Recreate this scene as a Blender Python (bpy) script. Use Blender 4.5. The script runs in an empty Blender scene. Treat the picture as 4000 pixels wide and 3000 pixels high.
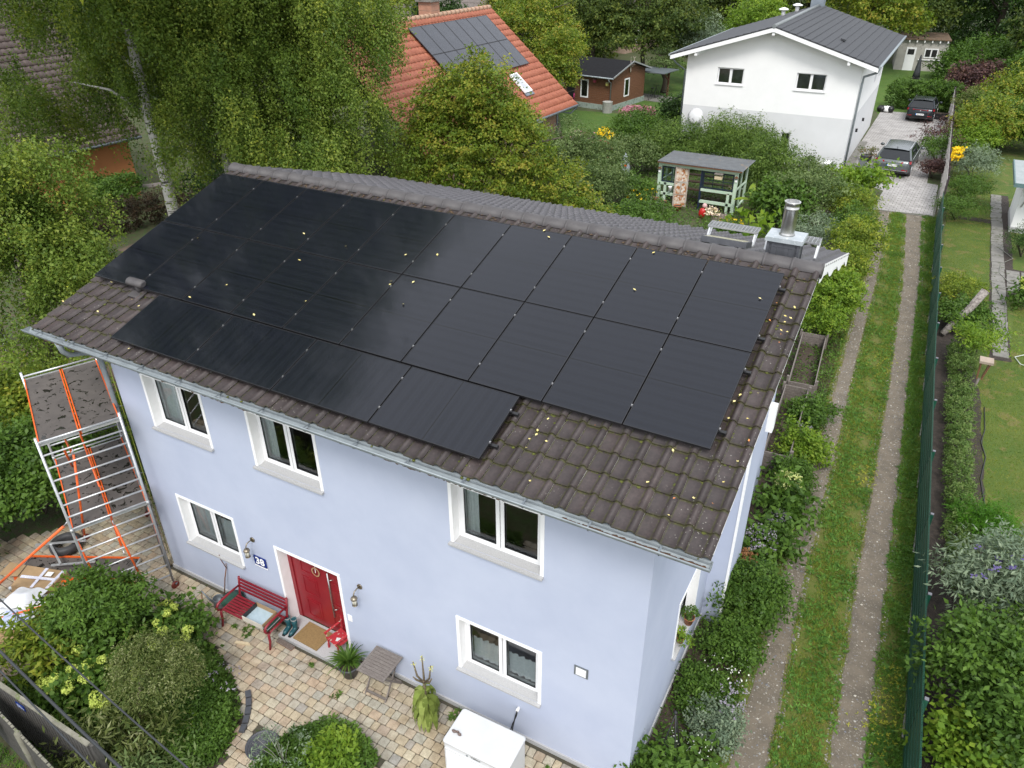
import bpy, math, random
import numpy as np
from mathutils import Matrix, Vector, Euler
random.seed(7)
rng = np.random.default_rng(11)
SC = bpy.context.scene
COL = SC.collection

# ---------------------------------------------------------------- camera
cd = bpy.data.cameras.new('camera')
cam = bpy.data.objects.new('camera', cd)
COL.objects.link(cam)
cd.sensor_width = 36.0
cd.lens = 26.8498
cd.clip_end = 2000
cd.clip_start = 0.1
ROT = [[0.877154, -0.24308, 0.414142], [0.480168, 0.455342, -0.749734], [-0.006331, 0.85649, 0.516124]]
cam.matrix_world = Matrix.Translation((13.0602, -11.1543, 12.0562)) @ Matrix(ROT).to_4x4()
SC.camera = cam

# ---------------------------------------------------------------- sky, sun, exposure
W = bpy.data.worlds.new('World')
SC.world = W
W.use_nodes = True
nt = W.node_tree
nt.nodes.clear()
sky = nt.nodes.new('ShaderNodeTexSky')
sky.sky_type = 'NISHITA'
sky.sun_disc = False
SUN_EL, SUN_AZ = math.radians(52), math.radians(150)     # azimuth clockwise from +Y
sky.sun_elevation = SUN_EL
sky.sun_rotation = SUN_AZ
sky.air_density = 1.0
sky.dust_density = 3.0
hsv = nt.nodes.new('ShaderNodeHueSaturation')
hsv.inputs['Saturation'].default_value = 0.32
hsv.inputs['Value'].default_value = 1.0
bg = nt.nodes.new('ShaderNodeBackground')
bg.inputs['Strength'].default_value = 0.14
wo = nt.nodes.new('ShaderNodeOutputWorld')
nt.links.new(sky.outputs[0], hsv.inputs['Color'])
ovc = nt.nodes.new('ShaderNodeMix')          # thick even cloud over most of the blue
ovc.data_type = 'RGBA'
ovc.inputs[0].default_value = 0.72
ovc.inputs[7].default_value = (7.2, 7.5, 8.1, 1)
nt.links.new(hsv.outputs[0], ovc.inputs[6])
nt.links.new(ovc.outputs[2], bg.inputs['Color'])
nt.links.new(bg.outputs[0], wo.inputs['Surface'])
sl = bpy.data.lights.new('sun', 'SUN')
sl.energy = 1.5
sl.angle = math.radians(16)
sl.color = (1.0, 0.97, 0.92)
so = bpy.data.objects.new('sun', sl)
COL.objects.link(so)
sd = Vector((math.sin(SUN_AZ) * math.cos(SUN_EL), math.cos(SUN_AZ) * math.cos(SUN_EL), math.sin(SUN_EL)))
so.rotation_euler = sd.to_track_quat('Z', 'Y').to_euler()
SC.view_settings.view_transform = 'Standard'
SC.view_settings.look = 'None'
SC.view_settings.gamma = 1.0
SC.view_settings.use_curve_mapping = False
SC.view_settings.exposure = 0.80
SC.cycles.max_bounces = 6
SC.cycles.diffuse_bounces = 3
SC.cycles.glossy_bounces = 3
SC.cycles.transmission_bounces = 4
SC.cycles.transparent_max_bounces = 8
SC.cycles.use_denoising = True

# ---------------------------------------------------------------- materials
def srgb(r, g, b):
    f = lambda c: (c / 255 / 12.92) if c / 255 <= 0.04045 else ((c / 255 + 0.055) / 1.055) ** 2.4
    return (f(r), f(g), f(b), 1)

MATS = {}
def NM(name):
    m = bpy.data.materials.new(name)
    m.use_nodes = True
    MATS[name] = m
    return m, m.node_tree, m.node_tree.nodes['Principled BSDF']

def link(nt, a, b): nt.links.new(a, b)

def noise(nt, scale, detail=4, rough=0.6, vec=None, dist=0.0):
    n = nt.nodes.new('ShaderNodeTexNoise')
    n.inputs['Scale'].default_value = scale
    n.inputs['Detail'].default_value = detail
    n.inputs['Roughness'].default_value = rough
    n.inputs['Distortion'].default_value = dist
    if vec is not None: nt.links.new(vec, n.inputs['Vector'])
    return n

def pos(nt, scale=None):
    g = nt.nodes.new('ShaderNodeNewGeometry')
    o = g.outputs['Position']
    if scale:
        mp = nt.nodes.new('ShaderNodeMapping')
        mp.inputs['Scale'].default_value = scale
        nt.links.new(o, mp.inputs['Vector'])
        o = mp.outputs[0]
    return o

def ramp(nt, fac, stops, interp='LINEAR'):
    r = nt.nodes.new('ShaderNodeValToRGB')
    r.color_ramp.interpolation = interp
    els = r.color_ramp.elements
    while len(els) < len(stops): els.new(0.5)
    for e, (p, c) in zip(els, stops):
        e.position = p
        e.color = tuple(c) if len(c) == 4 else tuple(c) + (1,)
    nt.links.new(fac, r.inputs[0])
    return r.outputs[0]

def mix(nt, fac, a, b, mode='MIX'):
    m = nt.nodes.new('ShaderNodeMix')
    m.data_type = 'RGBA'
    m.blend_type = mode
    for s, v in ((m.inputs[0], fac), (m.inputs[6], a), (m.inputs[7], b)):
        if hasattr(v, 'is_linked') or hasattr(v, 'links'): nt.links.new(v, s)
        else:
            s.default_value = v if not isinstance(v, tuple) else (v if len(v) == 4 else v + (1,))
    return m.outputs[2]

def bump(nt, bsdf, h, strength=0.3, dist=0.01):
    b = nt.nodes.new('ShaderNodeBump')
    b.inputs['Strength'].default_value = strength
    b.inputs['Distance'].default_value = dist
    nt.links.new(h, b.inputs['Height'])
    nt.links.new(b.outputs[0], bsdf.inputs['Normal'])

def M(name, c1, c2=None, scale=6, rough=0.7, metal=0.0, bs=0.0, bscale=60, bdist=0.01, spec=0.5, stretch=None, lo=0.35, hi=0.65, c3=None, s3=40, f3=0.62):
    """surface with two (or three) noise-mixed colours"""
    if name in MATS: return MATS[name]
    m, nt, b = NM(name)
    b.inputs['Roughness'].default_value = rough
    b.inputs['Metallic'].default_value = metal
    b.inputs['Specular IOR Level'].default_value = spec
    p = pos(nt, stretch)
    if c2 is None: c2 = tuple(x * 0.8 for x in c1[:3])
    n = noise(nt, scale, 5, 0.65, p)
    col = ramp(nt, n.outputs[0], [(lo, c1), (hi, c2)])
    if c3 is not None:
        n3 = noise(nt, s3, 3, 0.6, p)
        f = ramp(nt, n3.outputs[0], [(f3, (0, 0, 0)), (min(f3 + 0.06, 1), (1, 1, 1))])
        col = mix(nt, f, col, c3)
    nt.links.new(col, b.inputs['Base Color'])
    if bs > 0:
        nb = noise(nt, bscale, 4, 0.6, p)
        bump(nt, b, nb.outputs[0], bs, bdist)
    return m

GAIN = 1.42
def LEAF(name, cols, rough=0.5, trans=0.3, spec=0.18):
    """leaf colours picked by the per-leaf attribute 'tint'"""
    if name in MATS: return MATS[name]
    m, nt, b = NM(name)
    at = nt.nodes.new('ShaderNodeAttribute')
    at.attribute_name = 'tint'
    k = len(cols)
    g = GAIN if trans > 0.1 else 1.0
    col = ramp(nt, at.outputs['Fac'], [(i / (k - 1), tuple(min(.9, x * (1 + (g - 1) * k_)) for x, k_ in zip(c, (.66, .86, .45)))) for i, c in enumerate(cols)])
    nt.links.new(col, b.inputs['Base Color'])
    b.inputs['Roughness'].default_value = rough
    b.inputs['Specular IOR Level'].default_value = spec
    tr = nt.nodes.new('ShaderNodeBsdfTranslucent')
    c2 = mix(nt, 1.0, col, (1.3, 1.35, 0.55, 1), 'MULTIPLY')
    nt.links.new(c2, tr.inputs['Color'])
    ms = nt.nodes.new('ShaderNodeMixShader')
    ms.inputs[0].default_value = trans
    nt.links.new(b.outputs[0], ms.inputs[1])
    nt.links.new(tr.outputs[0], ms.inputs[2])
    nt.links.new(ms.outputs[0], nt.nodes['Material Output'].inputs['Surface'])
    return m

def GLASS(name, tint=(0.9, 0.95, 0.95), rough=0.02):
    if name in MATS: return MATS[name]
    m, nt, b = NM(name)
    nt.nodes.remove(b)
    gl = nt.nodes.new('ShaderNodeBsdfGlossy')
    gl.inputs['Roughness'].default_value = rough
    tp = nt.nodes.new('ShaderNodeBsdfTransparent')
    tp.inputs['Color'].default_value = tint + (1,)
    fr = nt.nodes.new('ShaderNodeFresnel')
    fr.inputs['IOR'].default_value = 1.9
    ms = nt.nodes.new('ShaderNodeMixShader')
    nt.links.new(fr.outputs[0], ms.inputs[0])
    nt.links.new(tp.outputs[0], ms.inputs[1])
    nt.links.new(gl.outputs[0], ms.inputs[2])
    nt.links.new(ms.outputs[0], nt.nodes['Material Output'].inputs['Surface'])
    return m

# ---------------------------------------------------------------- objects
def meta(o, label=None, cat=None, group=None, kind=None):
    if label: o['label'] = label
    if cat: o['category'] = cat
    if group: o['group'] = group
    if kind: o['kind'] = kind
    return o

def thing(name, label, cat, loc=(0, 0, 0), rz=0.0, group=None):
    o = bpy.data.objects.new(name, None)
    o.empty_display_size = 0.2
    COL.objects.link(o)
    o.location = loc
    o.rotation_euler = (0, 0, rz)
    return meta(o, label, cat, group)

class MB:
    """collects shapes; make() links them as ONE mesh object"""
    def __init__(s): s.v = []; s.f = []; s.sm = []; s.uv = {}
    def add(s, vs, fs, smooth=False):
        o = len(s.v)
        s.v += [tuple(x) for x in vs]
        s.f += [tuple(i + o for i in f) for f in fs]
        s.sm += [smooth] * len(fs)
        return s
    def box(s, a, b, M4=None):
        x0, y0, z0 = a; x1, y1, z1 = b
        vs = [(x0,y0,z0),(x1,y0,z0),(x1,y1,z0),(x0,y1,z0),(x0,y0,z1),(x1,y0,z1),(x1,y1,z1),(x0,y1,z1)]
        if M4 is not None: vs = [tuple(M4 @ Vector(v)) for v in vs]
        return s.add(vs, [(0,3,2,1),(4,5,6,7),(0,1,5,4),(1,2,6,5),(2,3,7,6),(3,0,4,7)])
    def bar(s, p, q, w, h, up=(0, 0, 1)):
        p = Vector(p); q = Vector(q); d = q - p; L = d.length
        if L < 1e-6: return s
        d.normalize(); u = Vector(up)
        if abs(d.dot(u)) > 0.98: u = Vector((0, 1, 0))
        r = d.cross(u).normalized(); u = r.cross(d)
        vs = []
        for e in (p, q):
            for a, b in ((-1,-1),(1,-1),(1,1),(-1,1)):
                vs.append(tuple(e + r * (a * w / 2) + u * (b * h / 2)))
        return s.add(vs, [(3,2,1,0),(4,5,6,7),(0,1,5,4),(1,2,6,5),(2,3,7,6),(3,0,4,7)])
    def tube(s, path, rad, n=8, cap=True, squash=1.0):
        path = [Vector(p) for p in path]
        if not hasattr(rad, '__len__'): rad = [rad] * len(path)
        vs = []; fs = []
        u = None
        for i, p in enumerate(path):
            a = path[max(i - 1, 0)]; b = path[min(i + 1, len(path) - 1)]
            d = (b - a).normalized()
            if u is None:
                u = Vector((0, 0, 1)) if abs(d.z) < 0.9 else Vector((1, 0, 0))
            r = d.cross(u).normalized(); u = r.cross(d).normalized()
            for k in range(n):
                t = 2 * math.pi * k / n
                vs.append(tuple(p + (r * math.cos(t) + u * math.sin(t) * squash) * rad[i]))
        for i in range(len(path) - 1):
            for k in range(n):
                a = i * n + k; b = i * n + (k + 1) % n
                fs.append((a, b, b + n, a + n))
        s.add(vs, fs, True)
        if cap:
            o = len(s.v) - len(vs)
            s.f.append(tuple(o + k for k in reversed(range(n)))); s.sm.append(False)
            s.f.append(tuple(o + (len(path) - 1) * n + k for k in range(n))); s.sm.append(False)
        return s
    def lathe(s, prof, c=(0, 0, 0), n=16, cap=True):
        vs = []; fs = []
        for r, z in prof:
            for k in range(n):
                t = 2 * math.pi * k / n
                vs.append((c[0] + r * math.cos(t), c[1] + r * math.sin(t), c[2] + z))
        for i in range(len(prof) - 1):
            for k in range(n):
                a = i * n + k; b = i * n + (k + 1) % n
                fs.append((a, b, b + n, a + n))
        s.add(vs, fs, True)
        if cap:
            o = len(s.v) - len(vs)
            if prof[0][0] > 1e-4: s.f.append(tuple(o + k for k in reversed(range(n)))); s.sm.append(False)
            if prof[-1][0] > 1e-4: s.f.append(tuple(o + (len(prof) - 1) * n + k for k in range(n))); s.sm.append(False)
        return s
    def prism(s, poly, z0, z1, M4=None):
        n = len(poly)
        vs = [(x, y, z0) for x, y in poly] + [(x, y, z1) for x, y in poly]
        if M4 is not None: vs = [tuple(M4 @ Vector(v)) for v in vs]
        fs = [tuple(reversed(range(n))), tuple(range(n, 2 * n))]
        for k in range(n): fs.append((k, (k + 1) % n, n + (k + 1) % n, n + k))
        return s.add(vs, fs)
    def quad(s, a, b, c, d): return s.add([a, b, c, d], [(0, 1, 2, 3)])
    def blob(s, c, r, seed=0, n=6, m=4, amp=0.15, flat=1.0):
        rr = random.Random(seed); vs = []; fs = []
        rx, ry, rz = r if hasattr(r, '__len__') else (r, r, r * flat)
        for i in range(m + 1):
            ph = math.pi * i / m - math.pi / 2
            for k in range(n):
                t = 2 * math.pi * k / n
                f = 1 + rr.uniform(-amp, amp)
                vs.append((c[0] + rx * math.cos(ph) * math.cos(t) * f, c[1] + ry * math.cos(ph) * math.sin(t) * f, c[2] + rz * math.sin(ph) * f))
        for i in range(m):
            for k in range(n):
                a = i * n + k; b = i * n + (k + 1) % n
                fs.append((a, b, b + n, a + n))
        return s.add(vs, fs, True)
    def mesh(s, name):
        me = bpy.data.meshes.new(name)
        me.from_pydata(s.v, [], s.f)
        me.polygons.foreach_set('use_smooth', s.sm)
        me.update()
        return me
    def make(s, name, mat, parent=None, loc=None, rot=None):
        o = bpy.data.objects.new(name, s.mesh(name))
        COL.objects.link(o)
        if mat: o.data.materials.append(mat)
        if parent: o.parent = parent
        if loc: o.location = loc
        if rot: o.rotation_euler = rot
        return o

def part(name, mat, parent, fn):
    b = MB(); fn(b)
    return b.make(name, mat, parent)

def inst(name, me, parent=None, loc=(0, 0, 0), rot=(0, 0, 0), scale=None):
    o = bpy.data.objects.new(name, me)
    COL.objects.link(o)
    if parent: o.parent = parent
    o.location = loc; o.rotation_euler = rot
    if scale: o.scale = scale
    return o

def copy_tree(o, parent=None):
    c = o.copy(); COL.objects.link(c); c.parent = parent
    for ch in list(o.children): copy_tree(ch, c)
    return c

def sheet(name, poly, z, mat, kind='structure', jit=0.0, label=None):
    """flat ground sheet; long edges are cut up and shaken so the outline is uneven"""
    pts = []
    for i, p in enumerate(poly):
        q = poly[(i + 1) % len(poly)]
        L = math.dist(p, q)
        k = max(1, int(L / 0.25)) if jit else 1
        for j in range(k):
            t = j / k
            dx = random.uniform(-jit, jit); dy = random.uniform(-jit, jit)
            pts.append((p[0] + (q[0] - p[0]) * t + dx, p[1] + (q[1] - p[1]) * t + dy, z))
    b = MB(); b.add(pts, [tuple(range(len(pts)))])
    o = b.make(name, mat)
    return meta(o, label, None, None, kind)

def text_mesh(name, body, size, mat, parent, M4, extrude=0.001, bold=0.0, align='CENTER'):
    cu = bpy.data.curves.new(name, 'FONT')
    cu.body = body; cu.size = size; cu.extrude = extrude; cu.offset = bold
    cu.align_x = align; cu.align_y = 'CENTER'; cu.resolution_u = 3
    t = bpy.data.objects.new(name + '_tmp', cu)
    COL.objects.link(t)
    bpy.context.view_layer.update()
    me = bpy.data.meshes.new_from_object(t.evaluated_get(bpy.context.evaluated_depsgraph_get()))
    bpy.data.objects.remove(t)
    me.name = name
    me.transform(M4)
    me.materials.clear(); me.materials.append(mat)
    o = bpy.data.objects.new(name, me)
    COL.objects.link(o); o.parent = parent
    return o

# ---------------------------------------------------------------- foliage
def quads_mesh(name, V, tint, mat, parent=None, tri=False):
    """V: (n,4,3) leaf corners (or (n,3,3) blades)"""
    n, k, _ = V.shape
    me = bpy.data.meshes.new(name)
    me.vertices.add(n * k)
    me.vertices.foreach_set('co', np.ascontiguousarray(V, dtype=np.float32).ravel())
    me.loops.add(n * k)
    me.loops.foreach_set('vertex_index', np.arange(n * k, dtype=np.int32))
    me.polygons.add(n)
    me.polygons.foreach_set('loop_start', np.arange(0, n * k, k, dtype=np.int32))
    me.polygons.foreach_set('loop_total', np.full(n, k, dtype=np.int32))
    at = me.attributes.new('tint', 'FLOAT', 'FACE')
    at.data.foreach_set('value', np.clip(tint, 0, 1).astype(np.float32))
    me.update(calc_edges=True)
    me.materials.append(mat)
    o = bpy.data.objects.new(name, me)
    COL.objects.link(o)
    if parent: o.parent = parent
    return o

def unit(a): return a / (np.linalg.norm(a, axis=-1, keepdims=True) + 1e-9)

def leaf_quads(P, N, D, L, Wd, tri=False):
    D = unit(D - N * (D * N).sum(1, keepdims=True))
    S = np.cross(N, D)
    L = L[:, None]; Wd = Wd[:, None]
    if tri: return np.stack([P + D * L * .15 - S * Wd * .55, P + D * L * .3 + S * Wd * 0.55, P + D * L], 1)
    mid = P + D * L * 0.45 - N * Wd * 0.15
    return np.stack([P, mid + S * Wd * 0.5, P + D * L, mid - S * Wd * 0.5], 1)

def crown_pts(blobs, n, clumps, cr, low=-0.35, inner=0.55):
    """points gathered in clumps near the shells of the given ellipsoids"""
    bl = np.array(blobs, float)
    w = (bl[:, 3] * bl[:, 4] + bl[:, 4] * bl[:, 5] + bl[:, 3] * bl[:, 5]); w /= w.sum()
    idx = rng.choice(len(bl), clumps, p=w)
    d = unit(rng.normal(size=(clumps * 3, 3)))
    d = d[d[:, 2] > low][:clumps]
    while len(d) < clumps: d = np.concatenate([d, d[:clumps - len(d)]])
    r = inner + (1 - inner) * rng.random(clumps) ** 0.6
    c = bl[idx, :3] + d * bl[idx, 3:6] * r[:, None]
    k = max(1, n // clumps)
    ci = np.repeat(np.arange(clumps), k)
    # each clump is a flattish spray that grows outwards and thins to its tip
    s = rng.random(len(ci)) ** 1.3
    g = unit(d + rng.normal(size=d.shape) * .45 + np.array([0, 0, .12]))
    off = rng.normal(size=(len(ci), 3)) * cr * (1.05 - .75 * s)[:, None]
    off[:, 2] *= 0.45
    off += g[ci] * (s * cr * (1.0 + 2.4 * rng.random(clumps)[ci] ** 2))[:, None]
    return c[ci] + off, d[ci], ci

def foliage(name, mat, blobs, size, n, parent=None, clumps=None, cr=None, aspect=0.55, up=0.5, out=0.6, rnd=0.7, droop=0.2, low=-0.35, inner=0.55, tint_shift=0.0, zmin=0.03, tspread=0.5, tri=False):
    bl = np.array(blobs, float)
    rm = bl[:, 3:6].mean()
    if clumps is None: clumps = max(12, int(n / 45))
    if cr is None: cr = max(size * 1.6, rm * 0.11)
    P, O, ci = crown_pts(blobs, n, clumps, cr, low, inner)
    m = len(P)
    N = unit(O * out + np.array([0, 0, up]) + rng.normal(size=(m, 3)) * rnd)
    D = unit(rng.normal(size=(m, 3)) + O * 0.5 + np.array([0, 0, -droop * 2]))
    L = size * rng.uniform(0.6, 1.25, m)
    ct = rng.random(ci.max() + 1)
    t = (1 - tspread) * ct[ci] + tspread * rng.random(m) + tint_shift
    keep = P[:, 2] > zmin
    V = leaf_quads(P, N, D, L, L * aspect, tri)[keep]
    return quads_mesh(name, V, t[keep], mat, parent)

def strands(name, mat, blobs, size, nstr, per, length, parent=None, aspect=0.75, low=-0.6, inner=0.3, gap=None, zmin=2.0, sway=0.12):
    """weeping twigs: chains of leaves hanging down from points of the crown"""
    bl = np.array(blobs, float)
    w = (bl[:, 3] * bl[:, 4] + bl[:, 4] * bl[:, 5] + bl[:, 3] * bl[:, 5]); w /= w.sum()
    nb = max(1, nstr // 11)                      # branches, each carrying a curtain of twigs
    idx = rng.choice(len(bl), nb, p=w)
    d = unit(rng.normal(size=(nb, 3)))
    fl = d[:, 2] < low
    d[fl, 2] *= -1
    r = inner + (1.08 - inner) * rng.random(nb) ** 0.5
    B_ = bl[idx, :3] + d * bl[idx, 3:6] * r[:, None]
    bi = np.repeat(np.arange(nb), 11); d = d[bi]
    sg = rng.random(len(bi))[:, None]
    A = B_[bi] + d * np.array([1, 1, .2]) * sg * .75 + rng.normal(size=(len(bi), 3)) * np.array([.16, .16, .10]) - np.array([0, 0, .35]) * sg ** 2
    if gap is not None: A = A[~gap(A)]; d = d[:len(A)]
    ns = len(A)
    Ls = length * rng.uniform(0.55, 1.1, ns) * rng.uniform(.5, 1.35, nb)[bi][:ns]
    s = rng.random((ns, per))
    sw = unit(rng.normal(size=(ns, 3))) * sway
    sw[:, 2] = 0
    P = A[:, None, :] + np.stack([np.zeros_like(s), np.zeros_like(s), -s * Ls[:, None]], -1) + sw[:, None, :] * (s ** 2)[..., None] * Ls[:, None, None]
    P = P + rng.normal(size=P.shape) * size * np.array([1.1, 1.1, 0.5])
    P = P.reshape(-1, 3); m = len(P)
    O = np.repeat(d, per, 0)
    N = unit(O * 0.5 + rng.normal(size=(m, 3)) * 0.8 + np.array([0, 0, 0.35]))
    D = unit(rng.normal(size=(m, 3)) * 0.6 + np.array([0, 0, -1.0]))
    L = size * rng.uniform(0.6, 1.2, m)
    ct = (.75 * rng.random(nb)[bi] + .25 * rng.random(len(bi)))[:ns]
    t = 0.6 * np.repeat(ct, per) + 0.4 * rng.random(m)
    keep = P[:, 2] > zmin
    return quads_mesh(name, leaf_quads(P, N, D, L * 1.15, L * aspect, True)[keep], t[keep], mat, parent)

def blades(name, mat, pts, hmin, hmax, w, kind='stuff', parent=None, lean=0.5, label=None, leafy=0.0):
    """grass: one triangle per blade"""
    P = np.array(pts, float); n = len(P)
    a = rng.random(n) * 2 * np.pi
    S = np.stack([np.cos(a), np.sin(a), np.zeros(n)], 1) * (w * rng.uniform(0.6, 1.5, n))[:, None]
    h = rng.uniform(hmin, hmax, n)
    b = rng.random(n) * 2 * np.pi
    T = np.stack([np.cos(b) * lean * h, np.sin(b) * lean * h, h * rng.uniform(0.5, 1.0, n)], 1)
    V = np.stack([P - S / 2, P + S / 2, P + T], 1)
    o = quads_mesh(name, V, rng.random(n) * 0.6 + 0.4 * ((np.sin(P[:, 0] * 3.1) * np.cos(P[:, 1] * 2.3)) * 0.5 + 0.5), mat, parent)
    return meta(o, label, None, None, kind)

def poly_pts(poly, n, z=0.0):
    P = np.array(poly); lo = P.min(0); hi = P.max(0)
    Q = lo + rng.random((n, 2)) * (hi - lo)
    x, y = Q[:, 0], Q[:, 1]
    ins = np.zeros(len(Q), bool)
    for i in range(len(P)):
        x0, y0 = P[i]; x1, y1 = P[(i + 1) % len(P)]
        c = ((y0 > y) != (y1 > y)) & (x < (x1 - x0) * (y - y0) / ((y1 - y0) + 1e-12) + x0)
        ins ^= c
    Q = Q[ins]
    return np.column_stack([Q, np.full(len(Q), z)])
# ================================================================ THE BLUE HOUSE
A = 0.29455                     # roof slope
CA, SA, TA = math.cos(A), math.sin(A), math.tan(A)
YE, ZE, YR, ZR = -4.66, 6.06, 0.50, 7.626      # eave and ridge of the tiled faces
X0R, X1R = -0.21, 11.97
XW0, XW1, YW0, YW1 = 0.59, 11.15, -3.95, 4.95
def Rp(u, v, w=0.0): return Vector((u, -v * CA - w * SA, 7.6 - v * SA + w * CA))   # panel plane

m_blue = M('blue_render', (0.395, 0.435, 0.545), (0.435, 0.475, 0.58), 0.9, rough=0.9, bs=0.15, bscale=160, bdist=0.004, spec=0.2)
m_white = M('white_paint', (0.84, 0.84, 0.84), (0.80, 0.80, 0.79), 5, rough=0.55, spec=0.3)
m_pvc = M('white_pvc', (0.80, 0.80, 0.80), (0.76, 0.76, 0.76), 3, rough=0.3)
m_granite = M('speckled_granite', (0.44, 0.44, 0.44), (0.34, 0.34, 0.34), 70, rough=0.8, bs=0.2, bscale=180, bdist=0.003, c3=(0.25, 0.245, 0.24), s3=160, f3=0.6)
m_zinc = M('zinc', (0.30, 0.335, 0.35), (0.22, 0.25, 0.265), 4, rough=0.6, metal=0.35, bs=0.05, bscale=9)
m_zincdark = M('old_zinc', (0.24, 0.27, 0.29), (0.18, 0.20, 0.22), 5, rough=0.5, metal=0.7)
m_dark = M('dark_void', (0.012, 0.012, 0.012), None, 3, rough=0.9)
m_black = M('black_plastic', (0.015, 0.015, 0.016), None, 3, rough=0.4)
m_glass = GLASS('window_glass')
m_room = M('room_wall', (0.30, 0.28, 0.26), (0.18, 0.165, 0.15), 1.5, rough=0.9)
m_curtain = M('curtain', (0.86, 0.88, 0.87), (0.74, 0.78, 0.77), 20, rough=0.9)
m_red = M('red_paint', (0.24, 0.008, 0.015), (0.20, 0.007, 0.013), 3, rough=0.35)
m_redm = M('red_bench_paint', (0.22, 0.012, 0.022), (0.17, 0.010, 0.018), 9, rough=0.45)
m_steel = M('brushed_steel', (0.55, 0.54, 0.52), (0.45, 0.44, 0.42), 20, rough=0.3, metal=1.0)
m_alu = M('aluminium', (0.60, 0.61, 0.62), (0.46, 0.47, 0.48), 12, rough=0.38, metal=0.55, bs=0.05, bscale=30)
m_soil = M('soil', (0.045, 0.033, 0.024), (0.075, 0.055, 0.04), 9, rough=1.0, bs=0.6, bscale=30, bdist=0.03)
m_wood_old = M('weathered_wood', (0.20, 0.175, 0.155), (0.12, 0.10, 0.088), 6, rough=0.85, stretch=(3, 14, 3), bs=0.3, bscale=30)
m_wood_brown = M('brown_wood', (0.20, 0.09, 0.045), (0.12, 0.052, 0.026), 4, rough=0.7, stretch=(2, 2, 14))
m_brass = M('aged_brass', (0.32, 0.27, 0.2), (0.2, 0.17, 0.13), 20, rough=0.4, metal=0.8)

# --- concrete roof tile, brown, with moss in the lap and in the trough
def tile_material(name, cA, cB, cC, moss, mossy=0.5):
    m, nt, b = NM(name)
    p = pos(nt)
    n1 = noise(nt, 2.2, 5, 0.7, p)
    n2 = noise(nt, 26, 5, 0.75, p)
    col = ramp(nt, n1.outputs[0], [(0.3, cA), (0.55, cB), (0.75, cC)])
    sp = ramp(nt, n2.outputs[0], [(0.35, (0.7, 0.7, 0.7)), (0.7, (1.25, 1.2, 1.2))])
    col = mix(nt, 1.0, col, sp, 'MULTIPLY')
    oi = nt.nodes.new('ShaderNodeObjectInfo'); tv = ramp(nt, oi.outputs['Random'], [(0, (.78, .76, .76)), (.5, (1, 1, 1)), (1, (1.22, 1.17, 1.12))]); col = mix(nt, 1.0, col, tv, 'MULTIPLY')
    # pale lichen flecks
    v = nt.nodes.new('ShaderNodeTexVoronoi'); v.inputs['Scale'].default_value = 22
    nt.links.new(p, v.inputs['Vector'])
    vf = ramp(nt, v.outputs['Distance'], [(0.10, (1, 1, 1)), (0.16, (0, 0, 0))])
    n3 = noise(nt, 1.3, 3, 0.6, p)
    pm = ramp(nt, n3.outputs[0], [(0.5, (0, 0, 0)), (0.62, (1, 1, 1))])
    f = mix(nt, 1.0, vf, pm, 'MULTIPLY')
    col = mix(nt, f, col, (0.30, 0.29, 0.25))
    # moss: by the tile's own coordinates stored in uv (u across, v up the tile)
    uv = nt.nodes.new('ShaderNodeUVMap')
    sx = nt.nodes.new('ShaderNodeSeparateXYZ'); nt.links.new(uv.outputs[0], sx.inputs[0])
    eu = ramp(nt, sx.outputs[0], [(0.0, (1, 1, 1)), (0.09, (0, 0, 0)), (0.56, (0, 0, 0)), (0.63, (0.9, 0.9, 0.9)), (0.69, (0, 0, 0))])
    ev = ramp(nt, sx.outputs[1], [(0.0, (0.6, 0.6, 0.6)), (0.07, (0, 0, 0)), (0.90, (0, 0, 0)), (0.97, (1, 1, 1))])
    e = mix(nt, 1.0, eu, ev, 'LIGHTEN')
    n4 = noise(nt, 17, 4, 0.7, p)
    mm = ramp(nt, n4.outputs[0], [(0.5 - 0.1 * mossy, (0, 0, 0)), (0.62 - 0.1 * mossy, (1, 1, 1))])
    mf = mix(nt, 1.0, e, mm, 'MULTIPLY')
    mc = ramp(nt, n2.outputs[0], [(0.35, moss), (0.7, tuple(min(1, c * 2.2) for c in moss))])
    col = mix(nt, mf, col, mc)
    nt.links.new(col, b.inputs['Base Color'])
    b.inputs['Roughness'].default_value = 0.62
    b.inputs['Specular IOR Level'].default_value = 0.5
    bump(nt, b, n2.outputs[0], 0.25, 0.006)
    return m

m_tile = tile_material('brown_concrete_tile', (0.024, 0.017, 0.016), (0.040, 0.030, 0.029), (0.062, 0.046, 0.043), (0.030, 0.030, 0.008), 1.0)
m_tile_back = tile_material('grey_concrete_tile', (0.085, 0.080, 0.086), (0.110, 0.104, 0.112), (0.135, 0.128, 0.136), (0.06, 0.06, 0.03), 0.2)
m_ridge = M('ridge_tile_brown', (0.055, 0.050, 0.051), (0.075, 0.069, 0.068), 5, rough=0.6, bs=0.15, bscale=60, bdist=0.004)

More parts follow.
